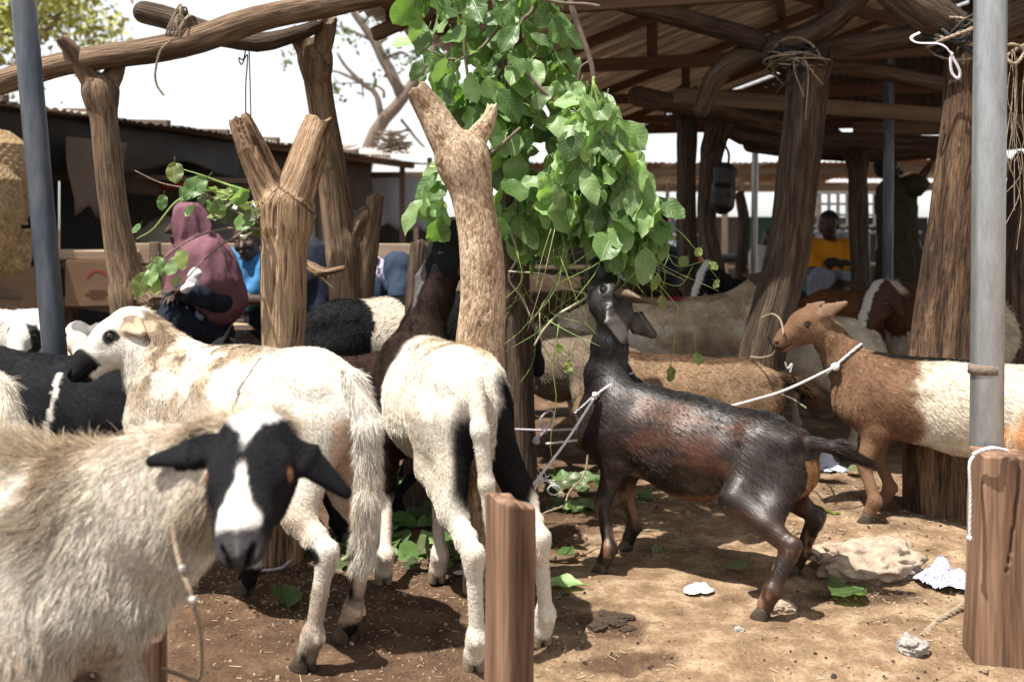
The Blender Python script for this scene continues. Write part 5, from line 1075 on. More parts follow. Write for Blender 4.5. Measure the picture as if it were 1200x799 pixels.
V, Fq = sdf_mesh([prim(P(222, 334, 5.06), P(229, 322, 5.10), 0.02, 0.034, k=0.02), prim(P(226, 332, 5.08), P(216, 340, 5.05), 0.02, 0.018, k=0.02)], 0.006); V = V+0.012*np.stack([noise(V, 30, i) for i in (1, 2, 3)], 1)
mesh_np('sheet', V, Fq, plain('white_paper', (0.68, 0.66, 0.66), rough=0.7), bagw, smooth=False)
# man in blue polo shirt
fb_ = nrm(A(-0.35, -0.93, 0))
Jb = seated(P(322, 372, 6.0), P(306, 328, 6.0), P(298, 303, 5.97), P(290, 284, 5.93), fb_, P(352, 330, 5.6), P(368, 300, 5.72), P(318, 352, 5.72), P(335, 345, 5.7), P(286, 352, 5.85), None, None, P(374, 385, 5.6))
M_BLUE = cloth('blue_polo', (0.06, 0.20, 0.40), var=0.15); M_JEAN_D = cloth('dark_jeans', (0.018, 0.022, 0.035)); M_JEAN = cloth('blue_jeans', (0.032, 0.046, 0.075))
person('man in bright blue polo shirt leaning behind the grooved forked trunk', Jb, [('short_polo_shirt', TOPS, 0.018, M_BLUE, []), ('trousers', PANTS, 0.02, M_JEAN_D, [])], fb_, look=A(-0.1, -1, -0.05))
# person in checked shirt bending on the bench
def check_mat():
    m, nt, b = new_mat('checked_cotton'); L = nt.links; tc = N(nt, 'ShaderNodeTexCoord')
    ck = N(nt, 'ShaderNodeTexChecker', i_Scale=26.0); ck.inputs['Color1'].default_value = (0.42, 0.38, 0.48, 1); ck.inputs['Color2'].default_value = (0.05, 0.035, 0.10, 1)
    L.new(tc.outputs['Object'], ck.inputs['Vector']); L.new(ck.outputs[0], b.inputs['Base Color']); b.inputs['Roughness'].default_value = 0.9; return m
fc = nrm(A(-0.75, -0.6, 0))
Jc = seated(P(478, 352, 6.4), P(452, 330, 6.3), P(434, 315, 6.2), P(424, 300, 6.15), fc, P(436, 340, 6.0), P(468, 312, 6.05), P(440, 352, 5.95), P(450, 352, 6.0), P(462, 352, 6.1), None, None, P(466, 372, 5.9))
person('person in purple checked shirt and blue jeans crouched on the bench', Jc, [('short_checked_shirt', TOPS, 0.02, check_mat(), []), ('jeans', PANTS, 0.02, M_JEAN, [])], fc, look=A(-0.7, -0.3, -0.5))
# man in yellow shirt
fy = nrm(A(-0.15, -1, 0))
Jy = seated(P(978, 338, 8.0), P(977, 305, 8.0), P(974, 284, 7.97), P(971, 265, 7.93), fy, P(962, 328, 7.5), P(1000, 332, 7.5), P(990, 328, 7.55), P(968, 330, 7.55), P(1002, 318, 7.85), P(952, 318, 7.85))
person('man in orange yellow shirt with dark printed animal seated behind the herd', Jy, [('short_yellow_shirt', TOPS, 0.02, cloth('yellow_shirt', (0.60, 0.25, 0.02), var=0.1), []), ('trousers', PANTS, 0.022, cloth('pale_trousers', (0.24, 0.26, 0.32)), [])], fy, look=A(-0.5, -0.85, -0.1), emblem=True)
# standing figure in olive robe with raised arm
ft = nrm(A(0.9, -0.4, 0)); lt = np.cross(UP, ft)
pe = P(1053, 300, 7.8); Jt = dict(pelvis=pe, chest=P(1050, 238, 7.8), neck=P(1046, 215, 7.8), head=P(1040, 200, 7.78))
Jt.update(shL=Jt['chest']-lt*0.0+lt*0.16+UP*0.09, shR=Jt['chest']-lt*0.16+UP*0.09)
Jt.update(elL=P(1074, 216, 7.55), haL=P(1088, 196, 7.5), elR=P(1060, 262, 8.0), haR=P(1075, 285, 7.95), hipL=pe+lt*0.09, hipR=pe-lt*0.09, knL=pe+lt*0.1+A(0.05, 0, -0.42), knR=pe-lt*0.1+A(0, 0, -0.42), ftL=A(pe[0]+0.05, pe[1]-0.1, 0), ftR=A(pe[0]-0.05, pe[1]+0.12, 0))
person('person in long olive robe standing with one arm raised behind the steel post', Jt, [('robe', ('torso', 'hips', 'upper_arm'), 0.035, cloth('olive_robe', (0.055, 0.047, 0.032)), [prim(pe, pe-UP*0.25, (0.20, 0.16), (0.24, 0.18), lt, 0.06)]), ('trousers', ('thigh', 'calf'), 0.02, cloth('black_trousers', (0.015, 0.015, 0.018)), [])], ft)
# white shirted person, and jeans in the far shade
fp = nrm(A(-0.6, 0.5, 0))
Jp = seated(P(902, 338, 9.0), P(900, 312, 9.0), P(903, 295, 9.0), P(905, 283, 8.95), fp, P(880, 335, 9.3), P(890, 335, 9.4), P(885, 325, 9.3), P(890, 325, 9.4))
person('person in white shirt seated with their back turned beside the curved log post', Jp, [('short_white_shirt', TOPS, 0.025, cloth('white_shirt', (0.60, 0.62, 0.68)), []), ('trousers', PANTS, 0.02, M_JEAN_D, [])], fp)
fj = nrm(A(0.5, -0.8, 0))
Jj = seated(P(757, 302, 7.8), P(752, 268, 7.85), P(750, 250, 7.85), P(750, 232, 7.85), fj, P(770, 300, 7.4), P(786, 300, 7.45), P(772, 292, 7.4), P(780, 292, 7.45))
person('person in blue jeans seated in the far shade half hidden by the leaves', Jj, [('short_dark_shirt', TOPS, 0.02, cloth('dark_shirt', (0.03, 0.05, 0.05)), []), ('jeans', PANTS, 0.02, M_JEAN, [])], fj)
# ------------------------------------------------------------------ left stall, benches, baskets
M_TARP = surf('black_tarp', [(0.3, (0.007, 0.006, 0.006)), (0.7, (0.022, 0.018, 0.015))], scale=6, rough=0.6, bump=0.3, dist=0.02)
M_TARP_BR = surf('brown_tarp', [(0.3, (0.025, 0.018, 0.013)), (0.7, (0.06, 0.045, 0.034))], scale=6, rough=0.8, bump=0.3, dist=0.02)
stall = thing('market_stall', 'dark covered market stall with black tarpaulin under a corrugated roof at the left', 'stall', (-3.4, 7.5, 0))
S0 = A(-3.1, 6.0, 1.86); su = nrm(A(1.94, 5.8, 0)); se = A(-su[1], su[0], 0)
S0 = S0-su*2.4; SL = 8.6
for i in range(11):
    w = SL/11
    sheet('roof_sheet', S0+su*i*w+A(0, 0, 0.004*(i % 2))-se*0.15-A(0, 0, 0.03), nrm(se+A(0, 0, 0.07)), su, 2.9, w+0.04, M_ROOF_DARK if i % 3 else M_ROOF_UNDER, stall, nu=4, jag=0.05)
def drape(name, a, b, z0, z1, mat, parent, fold=0.06, seed=0, nx_=40, nz_=10, sag=0.08):
    a = np.asarray(a, float); b = np.asarray(b, float); n = nrm(np.cross(b-a, UP))
    S_, T_ = np.meshgrid(np.linspace(0, 1, nx_), np.linspace(0, 1, nz_), indexing='ij')
    Pq = a+(b-a)*S_[..., None]; Pq[..., 2] = z0+(z1-z0)*T_-sag*T_*np.abs(np.sin(S_*9+seed))-0.10*T_*noise(Pq, 1.3, seed)
    Pq = Pq+n*(fold*T_*noise(Pq*A(1, 1, 0.3), 4, seed, 2)+0.02*noise(Pq, 3, seed+1))[..., None]
    ii = np.arange(nx_*nz_).reshape(nx_, nz_); F = np.stack([ii[:-1, :-1], ii[1:, :-1], ii[1:, 1:], ii[:-1, 1:]], -1).reshape(-1, 4)
    o = mesh_np(name, Pq.reshape(-1, 3), F, mat, parent); md = o.modifiers.new('thickness', 'SOLIDIFY'); md.thickness = 0.004; return o
drape('tarpaulin', S0+se*0.02, S0+su*5.0+se*0.02, 1.82, 1.52, M_TARP, stall, seed=2, fold=0.12)
drape('tarpaulin', S0+su*2.6+se*0.25, S0+su*7.9+se*0.25, 1.84, 1.40, M_TARP_BR, stall, seed=5)
for i, (s_, k_) in enumerate(((0.3, 2.6), (3.5, 2.6))):
    pass
for i in range(9):   # back wall boards
    a_ = S0+se*2.6+su*(i*0.95)
    board('wall_board', a_+A(0, 0, 0.95-1.86), a_+su*0.93+A(0, 0, 0.95-1.86), 0.012, 1.86, M_TARP_BR if i % 2 else M_TARP, stall, side=UP)
board('eave_beam', S0+A(0, 0, -0.045)+se*0.06, S0+su*SL+A(0, 0, -0.045)+se*0.06, 0.06, 0.06, M_PLANK, stall)
for s_, lean in ((2.75, 0.18), (4.6, 0.0), (6.4, 0.05), (8.4, 0)):
    q = S0+su*s_+se*0.10; board('post', A(q[0]+lean, q[1], -0.05), A(q[0], q[1], 1.80), 0.09, 0.06, M_PLANK, stall)
board('shelf', P(62, 298, 6.2), P(165, 298, 6.35), 0.40, 0.055, M_PLANK_PALE, stall)
board('shelf', P(140, 208, 7.6), P(300, 214, 8.4), 0.35, 0.04, M_PLANK, stall)
board('shelf', P(0, 338, 6.2), P(165, 362, 6.35), 0.50, 0.05, M_PLANK, stall)
board('leg', A(-2.7, 6.25, 0), P(75, 300, 6.25), 0.08, 0.05, M_PLANK, stall); board('leg', A(-2.35, 6.4, 0), A(-2.35, 6.4, 0.9), 0.06, 0.06, M_PLANK, stall)
for i in range(9):
    q = S0+su*(1.6+0.75*i); board('rafter', q-se*0.12+A(0, 0, -0.005), q+se*2.6+A(0, 0, 0.13), 0.05, 0.05, M_PLANK, stall)
def lump(name, label, cat, c, prims_, mat, amp=0.015, vox=0.012):
    T = thing(name, label, cat, c); V, Fq = sdf_mesh(prims_, vox); V = V+amp*np.stack([noise(V, 12, i, 2) for i in (1, 2, 3)], 1); mesh_np('body', V, Fq, mat, T); return T
c_ = P(118, 204, 7.6); jc = lump('jerrycan', 'yellow jerrycan on the dark stall shelf behind the log post', 'jerrycan', c_, [prim(c_+UP*0.06, c_+UP*0.22, (0.10, 0.06), (0.09, 0.055), A(1, 0, 0), 0.02)], plain('yellow_plastic', (0.30, 0.20, 0.02), rough=0.4), 0.004)
cyl_line('handle', [c_+A(-0.05, 0, 0.26), c_+A(-0.03, 0, 0.32), c_+A(0.03, 0, 0.32), c_+A(0.06, 0, 0.26)], 0.012, plain('yellow_handle', (0.28, 0.19, 0.02), rough=0.4), jc, 8); cyl_line('cap', [c_+A(0.07, 0, 0.25), c_+A(0.07, 0, 0.28), c_+A(0.07, 0, 0.30)], 0.02, M_DARKSTEEL, jc, 10)
c_ = P(212, 222, 7.9); rb = lump('cloth_bundle', 'folded red and blue cloth on the stall shelf above the veiled woman', 'cloth', c_, [prim(c_+A(-0.15, 0, 0.03), c_+A(0.15, 0, 0.03), (0.14, 0.03), (0.14, 0.03), A(0, 1, 0), 0.02)], plain('red_cloth', (0.28, 0.02, 0.025)), 0.008)
V, Fq = sdf_mesh([prim(c_+A(-0.16, 0, 0.075), c_+A(0.12, 0, 0.075), (0.13, 0.018), (0.13, 0.018), A(0, 1, 0), 0.02)], 0.01); mesh_np('blue_fold', V+0.006*np.stack([noise(V, 14, i) for i in (1, 2, 3)], 1), Fq, plain('blue_cloth', (0.10, 0.16, 0.30)), rb)
for i, (px, py, Y_, lab) in enumerate(((40, 330, 6.9, 'brown grain sack slumped under the stall behind the dark pipe'), (190, 268, 8.2, 'pale grain sack on the stall floor behind the veiled woman'), (255, 262, 9.0, 'grey grain sack standing far inside the stall'))):
    c_ = P(px, py, Y_); sk_ = lump('grain_sack', lab, 'sack', A(c_[0], c_[1], 0), [prim(A(c_[0], c_[1], 0.2), A(c_[0], c_[1], c_[2]-0.1), (0.26, 0.2), (0.22, 0.17), A(1, 0, 0), 0.03), prim(A(c_[0], c_[1], c_[2]-0.1), A(c_[0]+0.03, c_[1], c_[2]+0.04), 0.09, 0.05, k=0.08)], plain('sack%d' % i, ((0.10, 0.07, 0.045), (0.30, 0.26, 0.20), (0.16, 0.15, 0.14))[i], rough=0.95), 0.02, 0.016)
drape('hanging_cloth', P(78, 168, 6.4), P(150, 178, 6.9), P(78, 160, 6.4)[2], 1.22, plain('brown_cloth', (0.085, 0.062, 0.045), rough=0.95), stall, seed=8, fold=0.2, nx_=24)
# goods on the stall shelves
def crate(label, c, sx, sy, sz, mat, yaw=0.2, cat='box', flap=True):
    T = thing('cardboard_box', label, cat, c); T.rotation_euler = (0, 0, yaw)
    for nm, L_, W_, H_, x, y, z in (('front_panel', sx, 0.006, sz, 0, -sy/2, sz/2), ('back_panel', sx, 0.006, sz, 0, sy/2, sz/2), ('side_panel', 0.006, sy-0.012, sz, sx/2-0.003, 0, sz/2), ('side_panel', 0.006, sy-0.012, sz, -sx/2+0.003, 0, sz/2), ('bottom_panel', sx-0.014, sy-0.014, 0.006, 0, 0, 0.004)):
        V, F = box_vf(L_, W_, H_, 0.001); me = bpy.data.meshes.new(nm); me.from_pydata(V.tolist(), [], F); me.materials.append(mat); o = link(nm, me, T, (x, y, z))
    if flap:
        for sg, nm in ((-1, 'flap'), (1, 'flap')):
            V, F = box_vf(sx-0.01, sy*0.48, 0.005, 0.001); V[:, 1] += sg*-sy*0.24; me = bpy.data.meshes.new(nm); me.from_pydata(V.tolist(), [], F); me.materials.append(mat); o = link(nm, me, T, (0, sg*sy/2, sz+0.004)); o.rotation_euler = (sg*0.12, 0, 0)
    return T
M_CARD = surf('cardboard', [(0.3, (0.17, 0.10, 0.06)), (0.7, (0.26, 0.165, 0.10))], scale=5, rough=0.9, bump=0.1)
cz = P(110, 360, 6.1)[2]
bx1 = crate('brown cardboard box with red print on the stall shelf beside the log post', A(P(112, 355, 6.12)[0], 6.12, 0.62), 0.30, 0.26, 0.27, M_CARD, 0.25)
em = thing('x', 'x', 'x') if False else None
# red arc printed on the box
arc = []; 
for i in range(9):
    t = math.pi*(0.1+0.8*i/8); arc += [(0.055*math.cos(t)+0.03, -0.1345, 0.15+0.055*math.sin(t)), (0.068*math.cos(t)+0.03, -0.1345, 0.15+0.068*math.sin(t))]
me = bpy.data.meshes.new('print_mark'); me.from_pydata(arc, [], [(2*i, 2*i+1, 2*i+3, 2*i+2) for i in range(8)]); me.materials.append(plain('red_print', (0.30, 0.05, 0.03))); fp_ = [c for c in bx1.children if c.name.startswith('front_panel')][0]; o = link('print_mark', me, fp_, (0, 0.13, -0.135))
for k_, (zz, ww) in enumerate(((0.09, 0.10), (0.07, 0.14), (0.05, 0.08))):
    V, F = box_vf(ww, 0.001, 0.010, 0); me = bpy.data.meshes.new('print_mark'); me.from_pydata(V.tolist(), [], F); me.materials.append(plain('brown_print', (0.10, 0.05, 0.03))); link('print_mark', me, fp_, (0.03, -0.0042, zz-0.135))
crate('plain cardboard box at the far left under the baskets', A(P(35, 345, 6.15)[0], 6.15, 0.56), 0.44, 0.3, 0.28, M_CARD, -0.15)
# baskets
M_WICKER = surf('wicker', [(0.35, (0.13, 0.08, 0.04)), (0.5, (0.27, 0.18, 0.09)), (0.65, (0.40, 0.29, 0.16))], scale=40, rough=0.75, bump=0.4, dist=0.004)
def basket(label, c, prof, rows, ribs, tilt=(0, 0, 0), yaw=0):
    T = thing('woven_basket', label, 'basket', c, 'woven baskets at the stall'); T.rotation_euler = (*tilt[:2], yaw)
    prof = np.array(prof, float); t = np.linspace(0, len(prof)-1, rows*3+1); i0 = np.minimum(t.astype(int), len(prof)-2); f = (t-i0)[:, None]; pr_ = prof[i0]*(1-f)+prof[i0+1]*f
    seg = ribs*4; V = []
    for j, (r, z) in enumerate(pr_):
        for a in range(seg):
            ph = a*2*math.pi/seg; row = j//3
            w = 0.003*math.sin(math.pi*(j % 3)/3*1.0+0.3)+0.0028*math.cos(a*math.pi/2+math.pi*(row % 2))
            V.append(((r+w)*math.cos(ph), (r+w)*math.sin(ph), z))
    n_ = len(pr_); F = [(j*seg+a, j*seg+(a+1) % seg, (j+1)*seg+(a+1) % seg, (j+1)*seg+a) for j in range(n_-1) for a in range(seg)]
    me = bpy.data.meshes.new('weave'); me.from_pydata(V, [], F); me.materials.append(M_WICKER); me.polygons.foreach_set('use_smooth', np.ones(len(me.polygons), bool)); link('weave', me, T)
    for (r, z) in (prof[0], prof[-1]):
        a = np.linspace(0, 2*math.pi, 33); v, f2 = tube(np.stack([(r+0.004)*np.cos(a), (r+0.004)*np.sin(a), 0*a+z], 1), 0.012, 8, cap=False); me = bpy.data.meshes.new('rim'); me.from_pydata(v.tolist(), [], f2); me.materials.append(M_WICKER); link('rim', me, T)
    return T
basket('large round woven basket hanging behind the dark steel pipe', P(-22, 262, 5.05), [(0.20, 0.0), (0.245, 0.12), (0.26, 0.26), (0.22, 0.40), (0.13, 0.47), (0.05, 0.485)], 34, 30)
basket('yellowish woven basket hanging lowest at the left edge', P(-30, 322, 4.8), [(0.10, 0.0), (0.17, 0.12), (0.215, 0.30), (0.20, 0.46), (0.10, 0.56)], 44, 26)
basket('small flat woven tray hanging under the baskets', P(8, 322, 5.0), [(0.02, 0.0), (0.10, 0.02), (0.115, 0.10), (0.11, 0.22)], 10, 16)
# bench with plank back where the people sit
bench = thing('bench', 'long plank bench with a board back in front of the stall', 'bench', (-1.9, 6.1, 0))
bd = nrm(A(1.0, 0.16, 0)); b0 = A(-2.35, 6.05, 0); bn = np.cross(UP, bd)
for z in (0.93, 0.79, 0.66): board('back_board', b0+A(0, 0, z)+bn*0.18, b0+bd*2.3+A(0, 0, z-0.01)+bn*0.18, 0.028, 0.125, M_PLANK_PALE, bench, side=UP)
for k_ in (0, 0.16): board('seat_board', b0+A(0, 0, 0.50)-bn*(k_+0.02), b0+bd*2.3+A(0, 0, 0.495)-bn*(k_+0.02), 0.15, 0.035, M_PLANK_PALE, bench)
for s_ in (0.15, 1.15, 2.15):
    board('leg', b0+bd*s_+bn*0.13, b0+bd*s_+bn*0.13+A(0, 0, 1.0), 0.05, 0.06, M_PLANK, bench); board('leg', b0+bd*s_-bn*0.2, b0+bd*s_-bn*0.2+A(0, 0, 0.48), 0.05, 0.06, M_PLANK, bench)
tb = thing('table', 'low pale plank table beside the veiled woman', 'table', (-1.93, 5.4, 0))
for k_ in range(3): board('table_board', P(176, 345, 5.35+0.11*k_), P(196, 346, 5.35+0.11*k_), 0.10, 0.02, M_PLANK_PALE, tb, side=UP)
for x_ in (-1.95, -1.85): board('leg', A(x_, 5.45, 0), A(x_, 5.45, 0.74), 0.03, 0.03, M_PLANK, tb)
# small roofed stall beyond, pale cloth
st2 = thing('market_stall', 'small distant stall with pale hanging cloth under a corrugated roof', 'stall', (-1.5, 12.2, 0))
sheet('roof_sheet', A(-2.2, 12.0, 1.95), nrm(A(0, 1, 0.12)), A(1, 0, 0), 2.2, 1.25, M_ROOF_PALE, st2, nu=3, jag=0.03); sheet('roof_sheet', A(-3.4, 11.9, 1.98), nrm(A(0, 1, 0.12)), A(1, 0, 0), 2.2, 1.25, M_ROOF_RUST, st2, nu=3)
drape('hanging_cloth', A(-1.95, 12.3, 0), A(-0.85, 12.3, 0), 1.75, 1.10, plain('pale_blue_cloth', (0.42, 0.44, 0.50), rough=0.9), st2, seed=3)
for x_ in (-3.2, -2.1, -1.0): board('post', A(x_, 12.1, 0), A(x_, 12.1, 1.93), 0.06, 0.06, M_PLANK, st2)
board('beam', A(-3.4, 12.05, 1.72), A(-0.9, 12.05, 1.72), 0.05, 0.07, M_PLANK, st2)
fbund = thing('firewood_bundle', 'bundle of dry sticks lying on the distant stall roof by the bare tree', 'firewood', (-1.62, 12.5, 2.05))
for i in range(40):
    c = A(-1.52, 12.6, 2.14)+A(RNG.uniform(-0.12, 0.12), RNG.uniform(-0.12, 0.12), RNG.uniform(-0.09, 0.16)); d = nrm(A(RNG.uniform(0.6, 1), RNG.uniform(-0.9, 0.9), RNG.uniform(-0.5, 0.5)))
    v, f = tube([c-d*0.16, c+A(0, 0, 0.02*RNG.normal()), c+d*0.16], 0.011, 6); mesh_np('stick', v, f, M_PLANK, fbund)

# ------------------------------------------------------------------ far stalls behind the shed
def far_stall(label, x0, x1, Y, z0, z1, dep, mat, wallm, goods, posts=4):
    T = thing('market_stall', label, 'stall', ((x0+x1)/2, Y, 0), 'stalls at the back of the market')
    n_ = max(1, int((x1-x0)/1.1)); w = (x1-x0)/n_
    for i in range(n_): sheet('roof_sheet', A(x0+i*w, Y, z0+0.004*(i % 2)), nrm(A(0, dep, z1-z0)), A(1, 0, 0), math.hypot(dep, z1-z0), w+0.05, mat[i % len(mat)], T, nu=3, seg=5, jag=0.05)
    for i in range(posts):
        x = x0+0.1+(x1-x0-0.2)*i/(posts-1); board('post', A(x, Y+0.1, 0), A(x, Y+0.1, z0), 0.07, 0.07, M_PLANK, T)
    board('beam', A(x0, Y+0.16, z0-0.12), A(x1, Y+0.16, z0-0.10), 0.06, 0.10, M_PLANK, T)
    m_ = max(2, int((x1-x0)/0.9))
    for i in range(m_):
        ww = (x1-x0)/m_; board('wall_panel', A(x0+i*ww, Y+dep, 0.62), A(x0+(i+1)*ww-0.02, Y+dep, 0.62), 0.02, 1.24, wallm[i % len(wallm)], T, side=UP)
    board('counter', A(x0+0.2, Y+0.5, 0.55), A(x1-0.2, Y+0.5, 0.55), 0.5, 0.04, M_PLANK, T)
    return T
M_GREEN = plain('green_paint', (0.035, 0.12, 0.085)); M_TEAL = plain('teal_paint', (0.09, 0.20, 0.22)); M_GREYW = plain('grey_wall', (0.13, 0.125, 0.12)); M_DARKW = plain('dark_wall', (0.035, 0.03, 0.028)); M_REDW = plain('red_paint', (0.35, 0.05, 0.035)); M_BLUEW = plain('pale_blue_panel', (0.34, 0.44, 0.52)); M_CREAMW = plain('cream_wall', (0.42, 0.36, 0.28))
far_stall('rusty roofed stall beyond the shed posts with green panels', -0.7, 4.6, 13.0, 1.93, 1.74, 2.0, [M_ROOF_RUST, M_ROOF_RUST, M_ROOF_UNDER], [M_GREEN, M_DARKW, M_BLUEW, M_GREYW], None)
far_stall('brown stall with grey gate behind the man in yellow', 4.7, 9.5, 13.6, 2.02, 1.85, 2.2, [M_ROOF_RUST, M_ROOF_UNDER], [M_GREYW, M_DARKW, M_TEAL], None, 5)
far_stall('pale roofed stall farthest back beyond the shed', 1.5, 9.0, 19.5, 1.95, 1.85, 2.5, [M_ROOF_PALE, M_ROOF_RUST], [M_CREAMW, M_BLUEW, M_GREYW, M_REDW], None, 6)
far_stall('low stall seen between the forked posts at the left', -4.6, -1.4, 15.5, 1.75, 1.6, 2.0, [M_ROOF_UNDER], [M_CREAMW, M_BLUEW, M_TARP_BR], None, 4)
# pierced block screen and iron gate behind the man in yellow
scr = thing('block_screen', 'pierced concrete block screen above the iron gate at the back', 'screen', (4.2, 12.6, 0))
for i in range(13):
    board('upright', A(3.55+i*0.115, 12.6, 1.10), A(3.55+i*0.115, 12.6, 1.52), 0.03, 0.05, M_GREYW, scr, side=A(0, 1, 0))
for z in (1.10, 1.24, 1.38, 1.52): board('course', A(3.5, 12.61, z), A(5.0, 12.61, z), 0.05, 0.03, M_GREYW, scr)
gt = thing('iron_gate', 'grey iron bar gate at the back behind the man in yellow', 'gate', (4.2, 12.4, 0))
for i in range(17): cyl_line('bar', [A(3.5+i*0.095, 12.4, 0), A(3.5+i*0.095, 12.4, 0.55), A(3.5+i*0.095, 12.4, 1.05)], 0.010, M_DARKSTEEL, gt, 6)
for z in (0.1, 1.02): board('rail', A(3.45, 12.4, z), A(5.1, 12.4, z), 0.03, 0.04, M_DARKSTEEL, gt)
# parked motorcycle, dim in the shade
def motorcycle(label, c, yaw):
    T = thing('motorcycle', label, 'motorcycle', c); T.rotation_euler = (0, 0, yaw); M_T = plain('tyre_rubber', (0.02, 0.02, 0.02)); M_CH = plain('chrome', (0.5, 0.5, 0.52), rough=0.2, metal=0.9); M_RD = plain('red_enamel', (0.35, 0.03, 0.025), rough=0.25)
    def loc(nm, v, f, m, par=T):
        me = bpy.data.meshes.new(nm); me.from_pydata(np.asarray(v).tolist(), [], f); me.materials.append(m); me.polygons.foreach_set('use_smooth', np.ones(len(me.polygons), bool)); return link(nm, me, par)
    a = np.linspace(0, 2*math.pi, 25)
    for x in (-0.6, 0.62):
        w = loc('wheel', *tube(np.stack([x+0.27*np.cos(a), 0*a, 0.29+0.27*np.sin(a)], 1), 0.045, 8, cap=False), M_T); loc('rim', *tube(np.stack([x+0.22*np.cos(a), 0*a, 0.29+0.22*np.sin(a)], 1), 0.014, 6, cap=False), M_CH, w)
        sp = [tube([(x, 0, 0.29), (x+0.21*math.cos(t), 0, 0.29+0.21*math.sin(t))], 0.004, 4) for t in np.linspace(0, 2*math.pi, 12, endpoint=False)]; loc('spokes', *merge(sp), M_CH, w)['kind'] = 'stuff'
    V, F = sdf_mesh([prim((0.05, 0, 0.74), (0.32, 0, 0.80), (0.11, 0.09), (0.10, 0.10), (0, 1, 0), 0.03)], 0.02); loc('fuel_tank', V, F.tolist(), M_RD)
    V, F = sdf_mesh([prim((-0.62, 0, 0.80), (0.0, 0, 0.76), (0.12, 0.05), (0.11, 0.05), (0, 1, 0), 0.03)], 0.02); loc('seat', V, F.tolist(), M_T)
    V, F = sdf_mesh([prim((0.0, 0, 0.42), (0.14, 0, 0.55), 0.12, 0.09), prim((-0.1, 0, 0.36), (0.2, 0, 0.34), 0.09, 0.08)], 0.02); loc('engine', V, F.tolist(), M_GREYW)
    loc('frame', *merge([tube([(-0.6, 0.06, 0.3), (-0.2, 0.05, 0.4), (0.05, 0.04, 0.66), (0.4, 0, 0.86)], 0.02, 6), tube([(0.4, 0, 0.86), (0.25, 0, 0.4), (-0.1, 0, 0.3)], 0.02, 6)]), M_T)
    for sg in (1, -1): loc('fork', *tube([(0.62, sg*0.07, 0.29), (0.46, sg*0.07, 0.72), (0.38, sg*0.08, 0.95)], 0.018, 6), M_CH)
    loc('handlebar', *tube([(0.25, -0.36, 1.0), (0.36, -0.15, 1.02), (0.38, 0, 0.98), (0.36, 0.15, 1.02), (0.25, 0.36, 1.0)], 0.013, 6), M_CH)
    V, F = sdf_mesh([prim((0.46, 0, 0.86), (0.50, 0, 0.86), 0.085, 0.075)], 0.015); loc('headlight', V, F.tolist(), M_CH)
    for sg in (1, -1):
        V, F = sdf_mesh([prim((0.34, sg*0.27, 1.20), (0.35, sg*0.27, 1.2), (0.055, 0.04), (0.05, 0.035))], 0.012); loc('mirror', V, F.tolist(), M_CH)
    return T
motorcycle('parked motorcycle in the shade behind the black hanging bag', (2.05, 10.2, 0), 2.6)
# black bag hanging on the post
bag = thing('hanging_bag', 'black backpack hanging from a post under the shed', 'bag', P(846, 250, 6.22))
V, Fq = sdf_mesh([prim(P(846, 240, 6.22), P(850, 200, 6.22), (0.075, 0.06), (0.07, 0.05), A(1, 0, 0.1), 0.03), prim(P(844, 238, 6.16), P(846, 222, 6.16), (0.055, 0.03), (0.05, 0.03), A(1, 0, 0), 0.03)], 0.008); V = V+0.008*np.stack([noise(V, 22, i) for i in (1, 2, 3)], 1)
mesh_np('pouch', V, Fq, plain('black_nylon', (0.012, 0.012, 0.013), rough=0.5), bag)
cyl_line('strap', [P(842, 195, 6.2), P(838, 178, 6.25), P(846, 168, 6.3), P(854, 180, 6.25), P(853, 196, 6.2)], 0.008, plain('black_strap', (0.012, 0.012, 0.013)), bag, 6)
